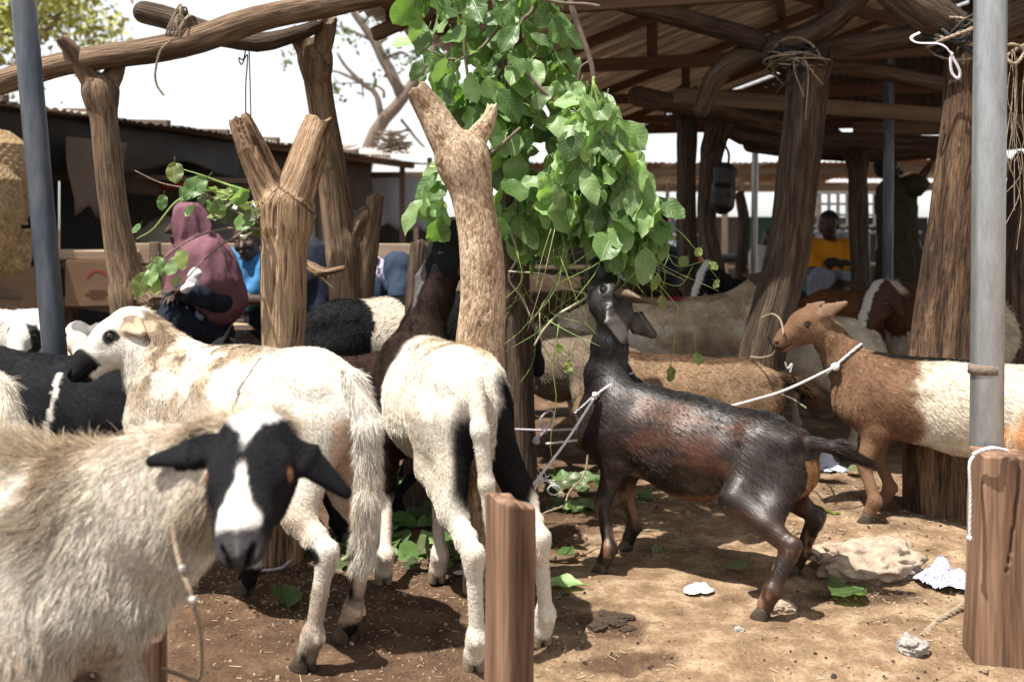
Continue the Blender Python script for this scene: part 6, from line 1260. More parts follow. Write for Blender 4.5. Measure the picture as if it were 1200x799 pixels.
# ------------------------------------------------------------------ leaves and branches
def leaf_mat(name, hi, lo, back, trans=0.35):
    m = bpy.data.materials.new(name); m.use_nodes = True; nt = m.node_tree; L = nt.links; nt.nodes.clear()
    out = N(nt, 'ShaderNodeOutputMaterial'); tc = N(nt, 'ShaderNodeTexCoord'); oi = N(nt, 'ShaderNodeObjectInfo'); geo = N(nt, 'ShaderNodeNewGeometry')
    n1 = N(nt, 'ShaderNodeTexNoise', i_Scale=14.0, i_Detail=4.0); L.new(tc.outputs['Object'], n1.inputs['Vector'])
    sx = N(nt, 'ShaderNodeSeparateXYZ'); L.new(tc.outputs['Object'], sx.inputs[0])
    ab = N(nt, 'ShaderNodeMath', operation='ABSOLUTE'); L.new(sx.outputs['Y'], ab.inputs[0])
    vv = N(nt, 'ShaderNodeMath', operation='MULTIPLY_ADD'); L.new(ab.outputs[0], vv.inputs[0]); vv.inputs[1].default_value = -0.85; L.new(sx.outputs['X'], vv.inputs[2])
    wv = N(nt, 'ShaderNodeMath', operation='SINE'); ml = N(nt, 'ShaderNodeMath', operation='MULTIPLY'); ml.inputs[1].default_value = 480.0; L.new(vv.outputs[0], ml.inputs[0]); L.new(ml.outputs[0], wv.inputs[0])
    vein = N(nt, 'ShaderNodeMapRange'); vein.inputs['From Min'].default_value = 0.75; vein.inputs['From Max'].default_value = 1.0; L.new(wv.outputs[0], vein.inputs[0])
    rib = N(nt, 'ShaderNodeMapRange'); rib.inputs['From Min'].default_value = 0.0022; rib.inputs['From Max'].default_value = 0.0005; L.new(ab.outputs[0], rib.inputs[0])
    mxv = N(nt, 'ShaderNodeMath', operation='MAXIMUM'); L.new(vein.outputs[0], mxv.inputs[0]); L.new(rib.outputs[0], mxv.inputs[1])
    av = N(nt, 'ShaderNodeMath', operation='MULTIPLY'); av.inputs[1].default_value = 0.35; L.new(mxv.outputs[0], av.inputs[0])
    c = ramp(nt, n1.outputs[0], [(0.35, lo), (0.65, hi)])
    rnd = N(nt, 'ShaderNodeMapRange'); rnd.inputs['To Min'].default_value = 0.62; rnd.inputs['To Max'].default_value = 1.35; L.new(oi.outputs['Random'], rnd.inputs[0])
    m0 = N(nt, 'ShaderNodeMix', data_type='RGBA', blend_type='MULTIPLY'); m0.inputs[0].default_value = 1; L.new(c, m0.inputs[6]); L.new(rnd.outputs[0], m0.inputs[7])
    m1 = N(nt, 'ShaderNodeMix', data_type='RGBA'); L.new(av.outputs[0], m1.inputs[0]); L.new(m0.outputs[2], m1.inputs[6]); m1.inputs[7].default_value = (*back, 1)
    m2 = N(nt, 'ShaderNodeMix', data_type='RGBA'); bf = N(nt, 'ShaderNodeMath', operation='MULTIPLY'); bf.inputs[1].default_value = 0.7; L.new(geo.outputs['Backfacing'], bf.inputs[0]); L.new(bf.outputs[0], m2.inputs[0]); L.new(m1.outputs[2], m2.inputs[6]); m2.inputs[7].default_value = (*back, 1)
    b = N(nt, 'ShaderNodeBsdfPrincipled', i_Roughness=0.42); b.inputs['Specular IOR Level'].default_value = 0.45; L.new(m2.outputs[2], b.inputs['Base Color'])
    bp = N(nt, 'ShaderNodeBump', i_Strength=0.35, i_Distance=0.002); L.new(mxv.outputs[0], bp.inputs['Height']); L.new(bp.outputs[0], b.inputs['Normal'])
    tr = N(nt, 'ShaderNodeBsdfTranslucent'); tcm = N(nt, 'ShaderNodeMix', data_type='RGBA', blend_type='MULTIPLY'); tcm.inputs[0].default_value = 1; L.new(m2.outputs[2], tcm.inputs[6]); tcm.inputs[7].default_value = (1.3, 1.5, 0.6, 1); L.new(tcm.outputs[2], tr.inputs[0])
    ms = N(nt, 'ShaderNodeMixShader'); ms.inputs[0].default_value = trans; L.new(b.outputs[0], ms.inputs[1]); L.new(tr.outputs[0], ms.inputs[2]); L.new(ms.outputs[0], out.inputs[0])
    return m
M_LEAF = leaf_mat('green_leaf', (0.135, 0.23, 0.07), (0.07, 0.14, 0.036), (0.24, 0.34, 0.15), 0.4)
M_LEAF_PALE = leaf_mat('pale_leaf', (0.27, 0.385, 0.16), (0.18, 0.29, 0.10), (0.33, 0.45, 0.21), 0.4)
M_LEAF_DRY = leaf_mat('yellowing_leaf', (0.24, 0.28, 0.07), (0.12, 0.17, 0.04), (0.30, 0.32, 0.14))
M_LEAF_WILT = leaf_mat('wilted_leaf', (0.13, 0.16, 0.07), (0.07, 0.09, 0.035), (0.16, 0.19, 0.10), 0.15)
def leaf_mesh(kind, seed, mat, wr=0.36, tip=0.25):
    rng = np.random.default_rng(seed); nl, nw = 8, 3; V = []; F = []
    pk = rng.uniform(0.9, 1.25); curl = rng.uniform(-0.4, 1.1); fold = rng.uniform(0.05, 0.35); wav = rng.uniform(0.03, 0.11); tw = rng.uniform(-0.3, 0.3)
    for i in range(nl+1):
        t = i/nl; w = wr*(max(0.0, math.sin(math.pi*t**pk))**0.62)*(1 if i not in (0, nl) else 0.03)*(1+0.06*math.sin(t*9+seed*2.3))
        for j in range(-nw, nw+1):
            s = j/nw; x = t; y = s*w; z = fold*abs(y)-curl*t*t*0.35+wav*math.sin(t*13+seed+s*2)*abs(s)+tw*y*t
            V.append((x+0.0, y, z))
    m = 2*nw+1
    for i in range(nl):
        for j in range(m-1): F.append((i*m+j, (i+1)*m+j, (i+1)*m+j+1, i*m+j+1))
    V = np.array(V)*0.10
    v2, f2 = tube([(-0.022, 0, 0.004), (-0.010, 0, 0.001), (0.006, 0, 0)], [0.0013, 0.0011, 0.0009], 4)
    Vm, Fm = merge([(V, F), (v2, f2)])
    me = bpy.data.meshes.new('leaf'); me.from_pydata(Vm.tolist(), [], Fm); me.materials.append(mat); me.polygons.foreach_set('use_smooth', np.ones(len(me.polygons), bool)); return me
LEAVES = {k: [leaf_mesh(k, s, m, RNG.uniform(0.24, 0.41)) for s in range(12)] for k, m in (('g', M_LEAF), ('p', M_LEAF_PALE), ('d', M_LEAF_DRY), ('w', M_LEAF_WILT))}
def put_leaf(kind, pos, d, n, size, parent, name='leaf'):
    d = nrm(d); n = np.asarray(n, float); n = n-d*np.dot(n, d); n = nrm(n); s = np.cross(n, d)
    o = link(name, random.choice(LEAVES[kind]), parent); base = wloc(parent) if parent is not None else A(0, 0, 0)
    M = Matrix((d, s, n)).transposed().to_4x4(); o.matrix_local = Matrix.Translation(np.asarray(pos)-base) @ M @ Matrix.Scale(size, 4); return o
def in_poly(x, y, poly):
    r = False; j = len(poly)-1
    for i in range(len(poly)):
        if (poly[i][1] > y) != (poly[j][1] > y) and x < (poly[j][0]-poly[i][0])*(y-poly[i][1])/(poly[j][1]-poly[i][1])+poly[i][0]: r = not r
        j = i
    return r
def fill(parent, poly, n, Y0, Y1, kinds, size=(0.86, 1.36), down=0.8, face=0.62):
    xs = [p[0] for p in poly]; ys = [p[1] for p in poly]; c = 0; pts = []
    while c < n:
        best = None
        for _ in range(6):
            x = random.uniform(min(xs), max(xs)); y = random.uniform(min(ys), max(ys))
            if not in_poly(x, y, poly): continue
            dm = min([abs(x-a)+abs(y-b) for a, b in pts[-60:]] or [99])
            if best is None or dm > best[0]: best = (dm, x, y)
        if best is None: continue
        _, x, y = best; pts.append((x, y)); c += 1
        Y = random.uniform(Y0, Y1); p = P(x, y, Y); f = (Y-Y0)/(Y1-Y0+1e-6)
        d = A(random.gauss(0, 0.45), random.gauss(-0.25, 0.4), -down+random.gauss(0, 0.35)); nv = A(random.gauss(0, 0.55), -face+random.gauss(0, 0.4), 0.5+random.gauss(0, 0.4))
        put_leaf(random.choice(kinds), p, d, nv, random.uniform(*size), parent)
M_STEM = surf('grey_brown_stem', [(0.3, (0.09, 0.065, 0.05)), (0.7, (0.22, 0.17, 0.135))], scale=40, rough=0.8, bump=0.4, dist=0.003)
M_TWIG = surf('green_twig', [(0.3, (0.13, 0.20, 0.045)), (0.7, (0.27, 0.36, 0.10))], scale=30, rough=0.6, bump=0.2, dist=0.002)
M_TWIG_PALE = surf('pale_twig', [(0.3, (0.30, 0.26, 0.18)), (0.7, (0.50, 0.45, 0.33))], scale=40, rough=0.7, bump=0.3, dist=0.002)
def stem(parent, pts, r0, r1, mat=None, name='stem', Y=3.5, n=None, seg=7):
    pts = [p if len(p) == 3 else (p[0], p[1], Y) for p in pts]; q = [P(*p) for p in pts]; n = n or 5*len(q)
    sp = spline(q, n); v, f = tube(sp, np.linspace(r0, r1, n), seg, 0.12, len(q)); return mesh_np(name, v, f, mat or M_STEM, parent)
br1 = thing('leafy_branch', 'cut branch of dark green leaves hanging from above over the pitted trunk', 'branch', P(585, 0, 3.6))
stem(br1, [(575, -60), (580, 0), (588, 60), (600, 110), (612, 170), (606, 240), (600, 285)], 0.014, 0.005, Y=3.62)
stem(br1, [(586, 30), (560, 60), (530, 70), (505, 60)], 0.008, 0.003, Y=3.55); stem(br1, [(598, 100), (630, 130), (660, 165), (668, 230)], 0.009, 0.003, Y=3.5)
stem(br1, [(560, -40), (545, 30), (548, 90), (560, 140)], 0.010, 0.004, Y=3.58); stem(br1, [(610, 150), (575, 180), (540, 200), (515, 200), (500, 195)], 0.007, 0.002, Y=3.4)
stem(br1, [(640, -40), (625, 10), (612, 25), (600, 60), (590, 110)], 0.010, 0.004, Y=3.52); stem(br1, [(612, 80), (640, 110), (662, 125)], 0.007, 0.006, Y=3.42)
fill(br1, [(478, -20), (600, -20), (600, 60), (590, 150), (540, 150), (520, 110), (498, 90)], 88, 3.42, 3.75, 'gggpgp')
fill(br1, [(540, 90), (645, 60), (690, 150), (712, 285), (600, 292), (565, 210), (550, 150)], 195, 3.42, 3.78, 'ggppp')
fill(br1, [(500, 190), (524, 180), (530, 240), (518, 270), (500, 258), (486, 238)], 14, 3.12, 3.35, 'pggp', (0.95, 1.3), 0.8, 0.8)
br2 = thing('leafy_branch', 'hanging spray of paler green leaves nearest the dark goat', 'branch', P(690, 0, 3.4))
stem(br2, [(655, -70), (668, 0), (683, 45), (693, 75), (697, 105)], 0.0125, 0.008, Y=3.42); stem(br2, [(697, 100), (712, 130), (738, 170), (742, 230), (750, 262)], 0.005, 0.002, M_TWIG, Y=3.4)
stem(br2, [(696, 90), (690, 130), (672, 150), (662, 200), (655, 240)], 0.005, 0.002, M_TWIG, Y=3.38); stem(br2, [(630, -2), (660, 4), (685, 5), (703, 8)], 0.006, 0.006, Y=3.4); stem(br2, [(695, 95), (705, 150), (700, 220), (712, 270)], 0.005, 0.002, M_TWIG, Y=3.36)
stem(br2, [(690, 72), (680, 80), (676, 100)], 0.004, 0.002, Y=3.42)
fill(br2, [(680, 95), (700, 92), (722, 130), (742, 165), (765, 215), (778, 262), (768, 292), (720, 290), (690, 270), (645, 235), (640, 200), (662, 150)], 195, 3.26, 3.5, 'ppppppg', (0.88, 1.38), 0.95, 0.62)
fill(br2, [(600, -20), (655, -20), (660, 30), (645, 70), (610, 80)], 26, 3.45, 3.7, 'gg')
# bare nibbled twigs under the bunch
tw = thing('twig_tangle', 'tangle of bare nibbled green twigs hanging below the leaves', 'twigs', P(670, 290, 3.5))
stem(tw, [(690, 262), (698, 295), (697, 322), (690, 345), (672, 358), (652, 370), (636, 388), (626, 405)], 0.0065, 0.0035, M_TWIG_PALE, 'woody_twig', 3.42)
stem(tw, [(598, 268), (606, 300), (596, 325), (612, 350), (622, 372)], 0.005, 0.003, M_TWIG_PALE, 'woody_twig', 3.5); stem(tw, [(596, 318), (640, 322), (655, 335), (690, 345)], 0.0035, 0.003, M_TWIG_PALE, 'woody_twig', 3.45)
for i in range(75):
    x = random.uniform(600, 770); y = random.uniform(262, 300); L_ = random.uniform(40, 130) if x < 720 else random.uniform(25, 70); dx = random.gauss(-10 if x < 690 else 14, 42); Y = random.uniform(3.3, 3.65)
    if i % 3 == 0 and x < 700: y = random.uniform(330, 390); x = random.uniform(612, 690); dx = random.gauss(0, 35); L_ = random.uniform(30, 85)
    mx_, my_ = x+dx*0.3+random.gauss(0, 8), y+L_*0.5
    stem(tw, [(x, y, Y), (mx_, my_, Y+random.gauss(0, 0.03)), (x+dx, y+L_, Y+random.gauss(0, 0.05))], 0.0018, 0.0009, M_TWIG if random.random() < 0.85 else M_TWIG_PALE, 'twig', n=9, seg=5)
for q in ([(770, 255), (800, 275), (840, 325)], [(765, 240), (770, 300), (775, 345)], [(776, 262), (790, 310), (830, 305)], [(740, 285), (760, 320), (795, 335), (812, 312)], [(760, 275), (764, 345), (760, 370)], [(655, 380), (648, 430), (652, 470), (645, 520), (652, 560)], [(672, 400), (668, 450), (680, 500)], [(795, 360), (790, 400), (786, 430)], [(770, 330), (795, 360), (812, 380), (815, 412)]):
    stem(tw, [(a, b, 3.36) for a, b in q], 0.0022, 0.0011, M_TWIG, 'twig', n=14, seg=5)
for (x, y) in ((842, 326), (832, 306), (822, 290), (806, 300), (786, 428), (815, 412), (776, 345), (770, 322), (655, 402), (668, 420)): put_leaf('d', P(x, y, 3.36), A(random.gauss(0, 0.4), -0.2, -0.8), A(0.2, -0.8, 0.3), random.uniform(0.3, 0.55), tw)
# leafy sprig tied to the grooved trunk beside the veiled woman
br3 = thing('leafy_branch', 'thin leafy sprig sticking out left of the grooved forked trunk', 'branch', P(300, 262, 3.2))
for q in ([(305, 262), (270, 245), (235, 225), (190, 215), (158, 200)], [(305, 268), (265, 268), (225, 280), (190, 305), (170, 335)], [(292, 225), (262, 215), (235, 205), (205, 196)], [(308, 250), (280, 275), (255, 290), (220, 325), (195, 358)], [(230, 225), (205, 238), (180, 268), (160, 280)], [(285, 235), (255, 225), (230, 222)]):
    stem(br3, [(a, b, 3.22) for a, b in q], 0.005, 0.0015, M_STEM if q[0][0] > 300 else M_TWIG, n=18, seg=6)
fill(br3, [(232, 215), (292, 218), (300, 258), (262, 262)], 30, 3.12, 3.3, 'gwd', (0.5, 0.8), 0.2, 0.5)
for (x, y, s_) in ((205, 190, 0.75), (243, 208, 1.0), (228, 212, 0.8), (192, 228, 0.5), (212, 292, 0.7), (208, 300, 0.7), (178, 308, 0.8), (172, 318, 0.9), (180, 322, 0.7), (212, 325, 0.4), (165, 262, 0.4), (226, 240, 0.45), (186, 300, 0.6)):
    put_leaf(random.choice('gdp'), P(x, y, 3.2), A(random.gauss(-0.2, 0.4), -0.2, -0.6), A(0.1, -0.8, 0.5), s_, br3)
# loose leaf hanging behind the log rail and by the posts
# fallen leaves
def fallen(px, py, kind, size, label, group=None, lift=0.016):
    q = G(px, py); z = float(gsurf(q[0], q[1])); a = random.uniform(0, 6.28)
    o = put_leaf(kind, A(q[0], q[1], z+lift), A(math.cos(a), math.sin(a), random.uniform(-0.05, 0.2)), A(random.gauss(0, 0.28), random.gauss(-0.35, 0.25), 1), size, None, 'fallen_leaf'); return props(o, label, 'leaf', group)
fallen(338, 727, 'g', 1.15, 'green fallen leaf on bare soil beside the foreground sheep head'); fallen(684, 697, 'p', 1.15, 'round pale leaf on the sand left of the dark goat front hoof'); fallen(1012, 696, 'g', 1.5, 'large bright green leaf lying by the crumbly earth clod')
fallen(655, 648, 'g', 1.0, 'curled green leaf lying behind the centre sawn post'); fallen(850, 668, 'w', 0.7, 'small torn leaf in the shadow under the dark goat'); fallen(960, 604, 'd', 1.0, 'flat yellow green leaf behind the dark goat hind legs'); fallen(765, 588, 'g', 0.8, 'single leaf between the dark goat front legs and belly')
fallen(690, 596, 'p', 1.1, 'pale leaf on the soil just left of the dark goat front leg'); fallen(775, 640, 'w', 0.9, 'leaf at the edge of the dark goat shadow')
for i in range(85):
    x_, y_, k_, z_ = random.uniform(405, 545), random.uniform(545, 668), random.choice('ggwp'), random.uniform(0.8, 1.4)
    where = ('left of the dark left foreleg' if x_ < 440 else 'between the forelegs' if x_ < 505 else 'right of the right foreleg')+(' of the reaching sheep, far back' if y_ < 590 else ' of the reaching sheep, midway' if y_ < 630 else ' of the reaching sheep, near its hooves')
    fallen(x_, y_, k_, z_, ('broad ' if z_ > 1.1 else 'small ')+{'g': 'green', 'w': 'wilted', 'p': 'pale'}[k_]+' leaf '+where, 'leaf litter under the reaching sheep')
for i in range(22):
    x_, k_, z_ = random.uniform(630, 705), random.choice('gww'), random.uniform(0.8, 1.2)
    fallen(x_, random.uniform(560, 604), k_, z_, ('broad ' if z_ > 1.0 else 'small ')+('green' if k_ == 'g' else 'wilted')+' leaf under the hanging twigs, '+('close to the round post' if x_ < 655 else 'halfway to the dark goat' if x_ < 680 else 'beside the dark goat front leg'), 'leaf litter under the twigs')
for i in range(12):
    x_, z_ = random.uniform(900, 1010), random.uniform(0.7, 1.2)
    fallen(x_, random.uniform(505, 560), 'w', z_, ('broad' if z_ > 0.95 else 'small')+' dull leaf on shaded soil '+('above the dark goat rump' if x_ < 940 else 'above the dark goat tail' if x_ < 975 else 'near the bluish plastic rag'), 'leaf litter behind the dark goat')
for i in range(10):
    x_, k_, z_ = random.uniform(365, 430), random.choice('gd'), random.uniform(0.9, 1.4)
    fallen(x_, random.uniform(540, 580), k_, z_, ('broad ' if z_ > 1.15 else 'small ')+('green' if k_ == 'g' else 'yellowing')+' leaf '+('just left of' if x_ < 400 else 'just right of')+' the white sheep tail on shaded soil', 'leaf litter behind the white sheep')

# ------------------------------------------------------------------ trees beyond the market
def tree(label, base, limbs, lpos, n, kinds_mat, lsize, spread, group=None):
    T = thing('tree', label, 'tree', base, group); parts = []
    for pts, r0, r1 in limbs:
        sp = spline([np.asarray(p, float) for p in pts], 16); parts.append(tube(sp, np.linspace(r0, r1, 16), 9, 0.15, 3))
    v, f = merge(parts); mesh_np('trunk', v, f, M_STEM, T)
    V = []; F = []
    for i in range(n):
        c, s_ = lpos[RNG.integers(len(lpos))]; p = np.asarray(c)+RNG.normal(0, 1, 3)*np.asarray(s_)*0.55
        d = nrm(RNG.normal(0, 1, 3)+A(0, 0, -0.4)); w = nrm(np.cross(d, RNG.normal(0, 1, 3))); L_ = lsize*RNG.uniform(0.6, 1.4); k = len(V)
        V += [p-d*L_*0.5, p+w*L_*0.3, p+d*L_*0.5, p-w*L_*0.3]; F.append((k, k+1, k+2, k+3))
    o = mesh_np('crown', np.array(V), F, kinds_mat, T, smooth=False); o['kind'] = 'stuff'; return T
M_FOL_Y = surf('yellow_green_foliage', [(0.3, (0.17, 0.19, 0.04)), (0.5, (0.32, 0.32, 0.08)), (0.7, (0.48, 0.43, 0.14))], scale=2.5, rough=0.7, bump=0)
M_FOL_G = surf('sparse_green_foliage', [(0.3, (0.06, 0.09, 0.02)), (0.7, (0.14, 0.18, 0.05))], scale=3, rough=0.7, bump=0)
cl = [((-8.6+RNG.normal(0, 0.9), 16+RNG.normal(0, 0.6), 3.9+RNG.normal(0, 1.1)), (0.55, 0.5, 0.45)) for _ in range(34)]
tree('leafy yellow green tree behind the stall roof at the upper left', (-8.9, 16, 0), [([(-8.9, 16, 0), (-8.8, 16, 1.8), (-8.5, 16, 3.2)], 0.22, 0.13), ([(-8.6, 16, 2.6), (-9.5, 16.1, 3.8), (-10.2, 16, 5)], 0.1, 0.04), ([(-8.6, 16, 2.8), (-7.8, 15.9, 3.8), (-7.2, 16, 4.6)], 0.1, 0.03), ([(-8.5, 16, 3.2), (-8.4, 16, 4.6), (-8.6, 16, 5.8)], 0.11, 0.03)], cl, 9000, M_FOL_Y, 0.13, 1)
YB = 17.0; B_ = lambda x, y, dy=0: P(x, y, YB+dy)
lm = [([A(B_(428, 190)[0]-0.3, YB, 0), B_(425, 210), B_(440, 155), B_(470, 118), B_(500, 75), B_(520, 30), B_(530, -30)], 0.15, 0.07), ([B_(470, 110), B_(452, 75), B_(436, 45), B_(415, 15), B_(405, -10)], 0.11, 0.04), ([B_(447, 138), B_(440, 110), B_(425, 98), B_(405, 78), B_(395, 62)], 0.06, 0.02),
      ([B_(447, 70), B_(470, 62), B_(482, 68)], 0.04, 0.015), ([B_(428, 100), B_(400, 86), B_(380, 82)], 0.035, 0.012), ([B_(450, 115), B_(448, 105), B_(430, 98), B_(385, 98)], 0.03, 0.01), ([B_(436, 48), B_(420, 40), B_(400, 32), B_(385, 28)], 0.03, 0.01), ([B_(440, 55), B_(455, 40), B_(460, 15)], 0.035, 0.012), ([B_(424, 92), B_(425, 108), B_(426, 115)], 0.02, 0.01), ([B_(500, 75), B_(530, 60), B_(560, 30)], 0.08, 0.03), ([B_(470, 140), B_(490, 165), B_(500, 175)], 0.03, 0.015)]
lp = [(B_(x, y, RNG.normal(0, 0.3)), (0.14, 0.2, 0.14)) for x, y in ((398, 32), (405, 40), (388, 55), (400, 45), (415, 48), (445, 25), (450, 18), (415, 12), (430, 20), (390, 102), (398, 105), (425, 105), (452, 60), (470, 68), (486, 65), (475, 75), (440, 90), (395, 115), (345, 65), (335, 70), (460, 8), (508, 55), (520, 40), (490, 20))]
tree('bare branched tree with a few leaves leaning right behind the distant stall', (B_(428, 190)[0]-0.3, YB, 0), lm, lp, 300, M_FOL_G, 0.10, 1)
# ------------------------------------------------------------------ ropes, litter, stones
M_ROPE = surf('white_rope', [(0.3, (0.42, 0.40, 0.40)), (0.7, (0.74, 0.72, 0.72))], scale=60, rough=0.8, bump=0.4, dist=0.002)
M_ROPE_LILAC = surf('lilac_rope', [(0.3, (0.34, 0.30, 0.36)), (0.7, (0.58, 0.54, 0.60))], scale=60, rough=0.8, bump=0.4, dist=0.002)
M_TWINE = surf('old_twine', [(0.3, (0.15, 0.11, 0.075)), (0.7, (0.36, 0.29, 0.21))], scale=60, rough=0.9, bump=0.4, dist=0.002)
M_WIRE = surf('black_strip', [(0.3, (0.012, 0.012, 0.013)), (0.7, (0.04, 0.04, 0.042))], scale=30, rough=0.6, bump=0.2, dist=0.002)
def rope_part(name, pts, r, mat, parent, tw_=45.0, n=None, strands_=3):
    pts = [np.asarray(p, float) for p in pts]; L_ = sum(np.linalg.norm(pts[i+1]-pts[i]) for i in range(len(pts)-1)); n = n or max(12, int(L_/(r*1.6))); n = min(n, 260)
    sp = spline(pts, n); t = np.gradient(sp, axis=0); t /= np.linalg.norm(t, axis=1, keepdims=True)+1e-9
    s = nrm(np.cross(t[0], A(0.3, 0.5, 0.8))); SS = []; UU = []
    for i in range(n):
        s = nrm(s-t[i]*np.dot(s, t[i])); SS.append(s); UU.append(np.cross(t[i], s))
    SS = np.array(SS); UU = np.array(UU); ph = np.linspace(0, L_/(r*7)*2*math.pi, n); parts = []
    for k in range(strands_):
        a = ph+k*2*math.pi/strands_; parts.append(tube(sp+r*0.55*(np.cos(a)[:, None]*SS+np.sin(a)[:, None]*UU), r*0.56, 5, cap=False))
    v, f = merge(parts); return mesh_np(name, v, f, mat, parent)
def ring(c, axis, ru, rv, u, n=14, closed=True):
    axis = nrm(axis); u = nrm(np.asarray(u, float)-axis*np.dot(u, axis)); v = np.cross(axis, u); return [np.asarray(c)+ru*math.cos(t)*u+rv*math.sin(t)*v for t in np.linspace(0, 2*math.pi, n)]
def knot(parent, c, r, mat, n=3):
    for i in range(n): rope_part('knot', ring(np.asarray(c)+A(*(RNG.normal(0, 0.3, 3)*r)), RNG.normal(0, 1, 3), r*1.5, r*1.5, RNG.normal(0, 1, 3), 9), r, mat, parent, n=26)
def neck_loop(pr, c, axis, n=26, gap=0.015):
    axis = nrm(axis); u = nrm(np.cross(axis, A(0.1, 0.9, 0.3))); v = np.cross(axis, u); out = []; rr = np.linspace(0.0, 0.30, 150)
    for t in np.linspace(0, 2*math.pi, n):
        d = u*math.cos(t)+v*math.sin(t); q = np.asarray(c)+rr[:, None]*d; m = np.min([pdist(p_, q[:, 0], q[:, 1], q[:, 2]) for p_ in pr if not p_['sub'] and p_['tag'] in ('neck', 'chest', 'barrel', 'shoulder', 'spine')], 0)
        i = np.argmax(m > gap); out.append(q[i])
    return out
def near_pt(loop, q): return min(loop, key=lambda p_: np.linalg.norm(p_-np.asarray(q)))
# dark goat's rope
rp = thing('rope', 'white rope from the dark goat neck down to the pitted trunk', 'rope', P(650, 530, 3.1))
lpD = neck_loop(PRD, P(714, 456, 3.31), A(-0.52, 0.30, 0.80)); rope_part('neck_loop', lpD, 0.0048, M_ROPE, rp)
kd = near_pt(lpD, P(690, 478, 3.20))+A(0, -0.006, 0); knot(rp, kd, 0.0055, M_ROPE); rope_part('lead', [kd, P(665, 515, 3.14), P(640, 548, 3.08), P(608, 590, 3.0)], 0.0046, M_ROPE, rp)
rope_part('tail_end', [P(608, 590, 3.0), P(600, 602, 2.95), P(616, 592, 3.0), P(630, 566, 3.02)], 0.0042, M_ROPE, rp)
for i in range(12): rope_part('frayed_end', [P(629, 567, 3.02), P(630+random.gauss(2, 3), 562, 3.02), P(631+random.gauss(4, 5), 558+random.gauss(0, 4), 3.02)], 0.0012, M_ROPE, rp, n=6)
rp = thing('rope', 'lilac rope stretched level behind the pitted trunk with a small loop', 'rope', P(640, 503, 3.6))
rope_part('lead', [P(570, 505, 3.55), P(600, 503, 3.6), P(640, 504, 3.62), P(692, 502, 3.66)], 0.0042, M_ROPE_LILAC, rp)
rope_part('loop', [P(636, 504, 3.6), P(634, 490, 3.6), P(645, 481, 3.6), P(649, 488, 3.6), P(640, 503, 3.6), P(630, 514, 3.59)], 0.0042, M_ROPE_LILAC, rp)
knot(rp, P(629, 516, 3.58), 0.006, M_ROPE_LILAC)
rp = thing('rope', 'loose looped cord on the ground left of the dark goat front legs', 'rope', P(650, 590, 3.3))
rope_part('cord', [P(690, 520, 3.45), P(685, 555, 3.4), P(668, 575, 3.35), P(660, 592, 3.3), P(640, 600, 3.25), P(630, 607, 3.2)], 0.0034, M_TWINE, rp)
rope_part('loop', ring(P(649, 574, 3.3), A(0, 1, 0.2), 0.02, 0.017, A(1, 0, 0), 12), 0.003, M_ROPE_LILAC, rp); knot(rp, P(657, 580, 3.3), 0.005, M_TWINE)
# brown and white goat's rope
rp = thing('rope', 'white rope knotted round the neck of the brown and white goat', 'rope', P(960, 445, 3.75))
lpE = neck_loop(PRE, P(980, 428, 3.81), A(-0.60, 0.35, 0.72)); rope_part('neck_loop', lpE, 0.0055, M_ROPE, rp)
ke = near_pt(lpE, P(962, 441, 3.70))+A(0, -0.006, 0); knot(rp, ke, 0.0065, M_ROPE, 4); rope_part('lead', [ke, P(925, 455, 3.72), P(885, 468, 3.75), P(800, 490, 3.78), P(700, 512, 3.8), P(640, 520, 3.8)], 0.0052, M_ROPE, rp)
rp = thing('rope', 'pale cord looped round the grey curved log post to the goat muzzle', 'rope', P(900, 390, 4.1))
rope_part('cord', [P(880, 418, 4.2), P(893, 419, 4.1), P(906, 415, 3.95), P(910, 404, 3.79)], 0.004, M_TWINE, rp); rope_part('cord', [P(893, 372, 4.24), P(905, 368, 4.15), P(914, 374, 3.95), P(918, 388, 3.79), P(917, 396, 3.785)], 0.004, M_TWINE, rp)
rope_part('cord', [P(920, 424, 3.95), P(923, 432, 3.95), P(928, 426, 3.95), P(926, 436, 3.95)], 0.004, M_ROPE, rp)
rope_part('cord', [P(915, 462, 4.0), P(930, 468, 4.0), P(945, 478, 3.95)], 0.003, M_TWINE, rp)
# foreground sheep's rope
rp = thing('rope', 'twisted thin rope round the foreground sheep neck trailing to the ground', 'rope', P(222, 700, 1.50))
rope_part('neck_cord', [P(203, 560, 1.66), P(203, 610, 1.585), P(206, 640, 1.55), P(213, 668, 1.52), P(222, 690, 1.50), P(227, 710, 1.50)], 0.0042, M_TWINE, rp)
knot(rp, P(213, 666, 1.51), 0.0022, M_ROPE, 2); knot(rp, P(225, 703, 1.49), 0.0022, M_ROPE, 2)
rope_part('lead', [P(227, 708, 1.50), P(234, 735, 1.52), P(236, 765, 1.58), P(235, 790, 1.64), P(228, 797, 1.70), P(210, 790, 1.80), P(190, 783, 1.9)], 0.0038, M_TWINE, rp)
rp = thing('rope', 'short pale rope lying at the foot of the grooved forked trunk', 'rope', G(320, 664)); rope_part('cord', [G(292, 668, 0.012), G(310, 668, 0.014), G(330, 665, 0.02), G(341, 655, 0.03)], 0.0055, M_ROPE_LILAC, rp)
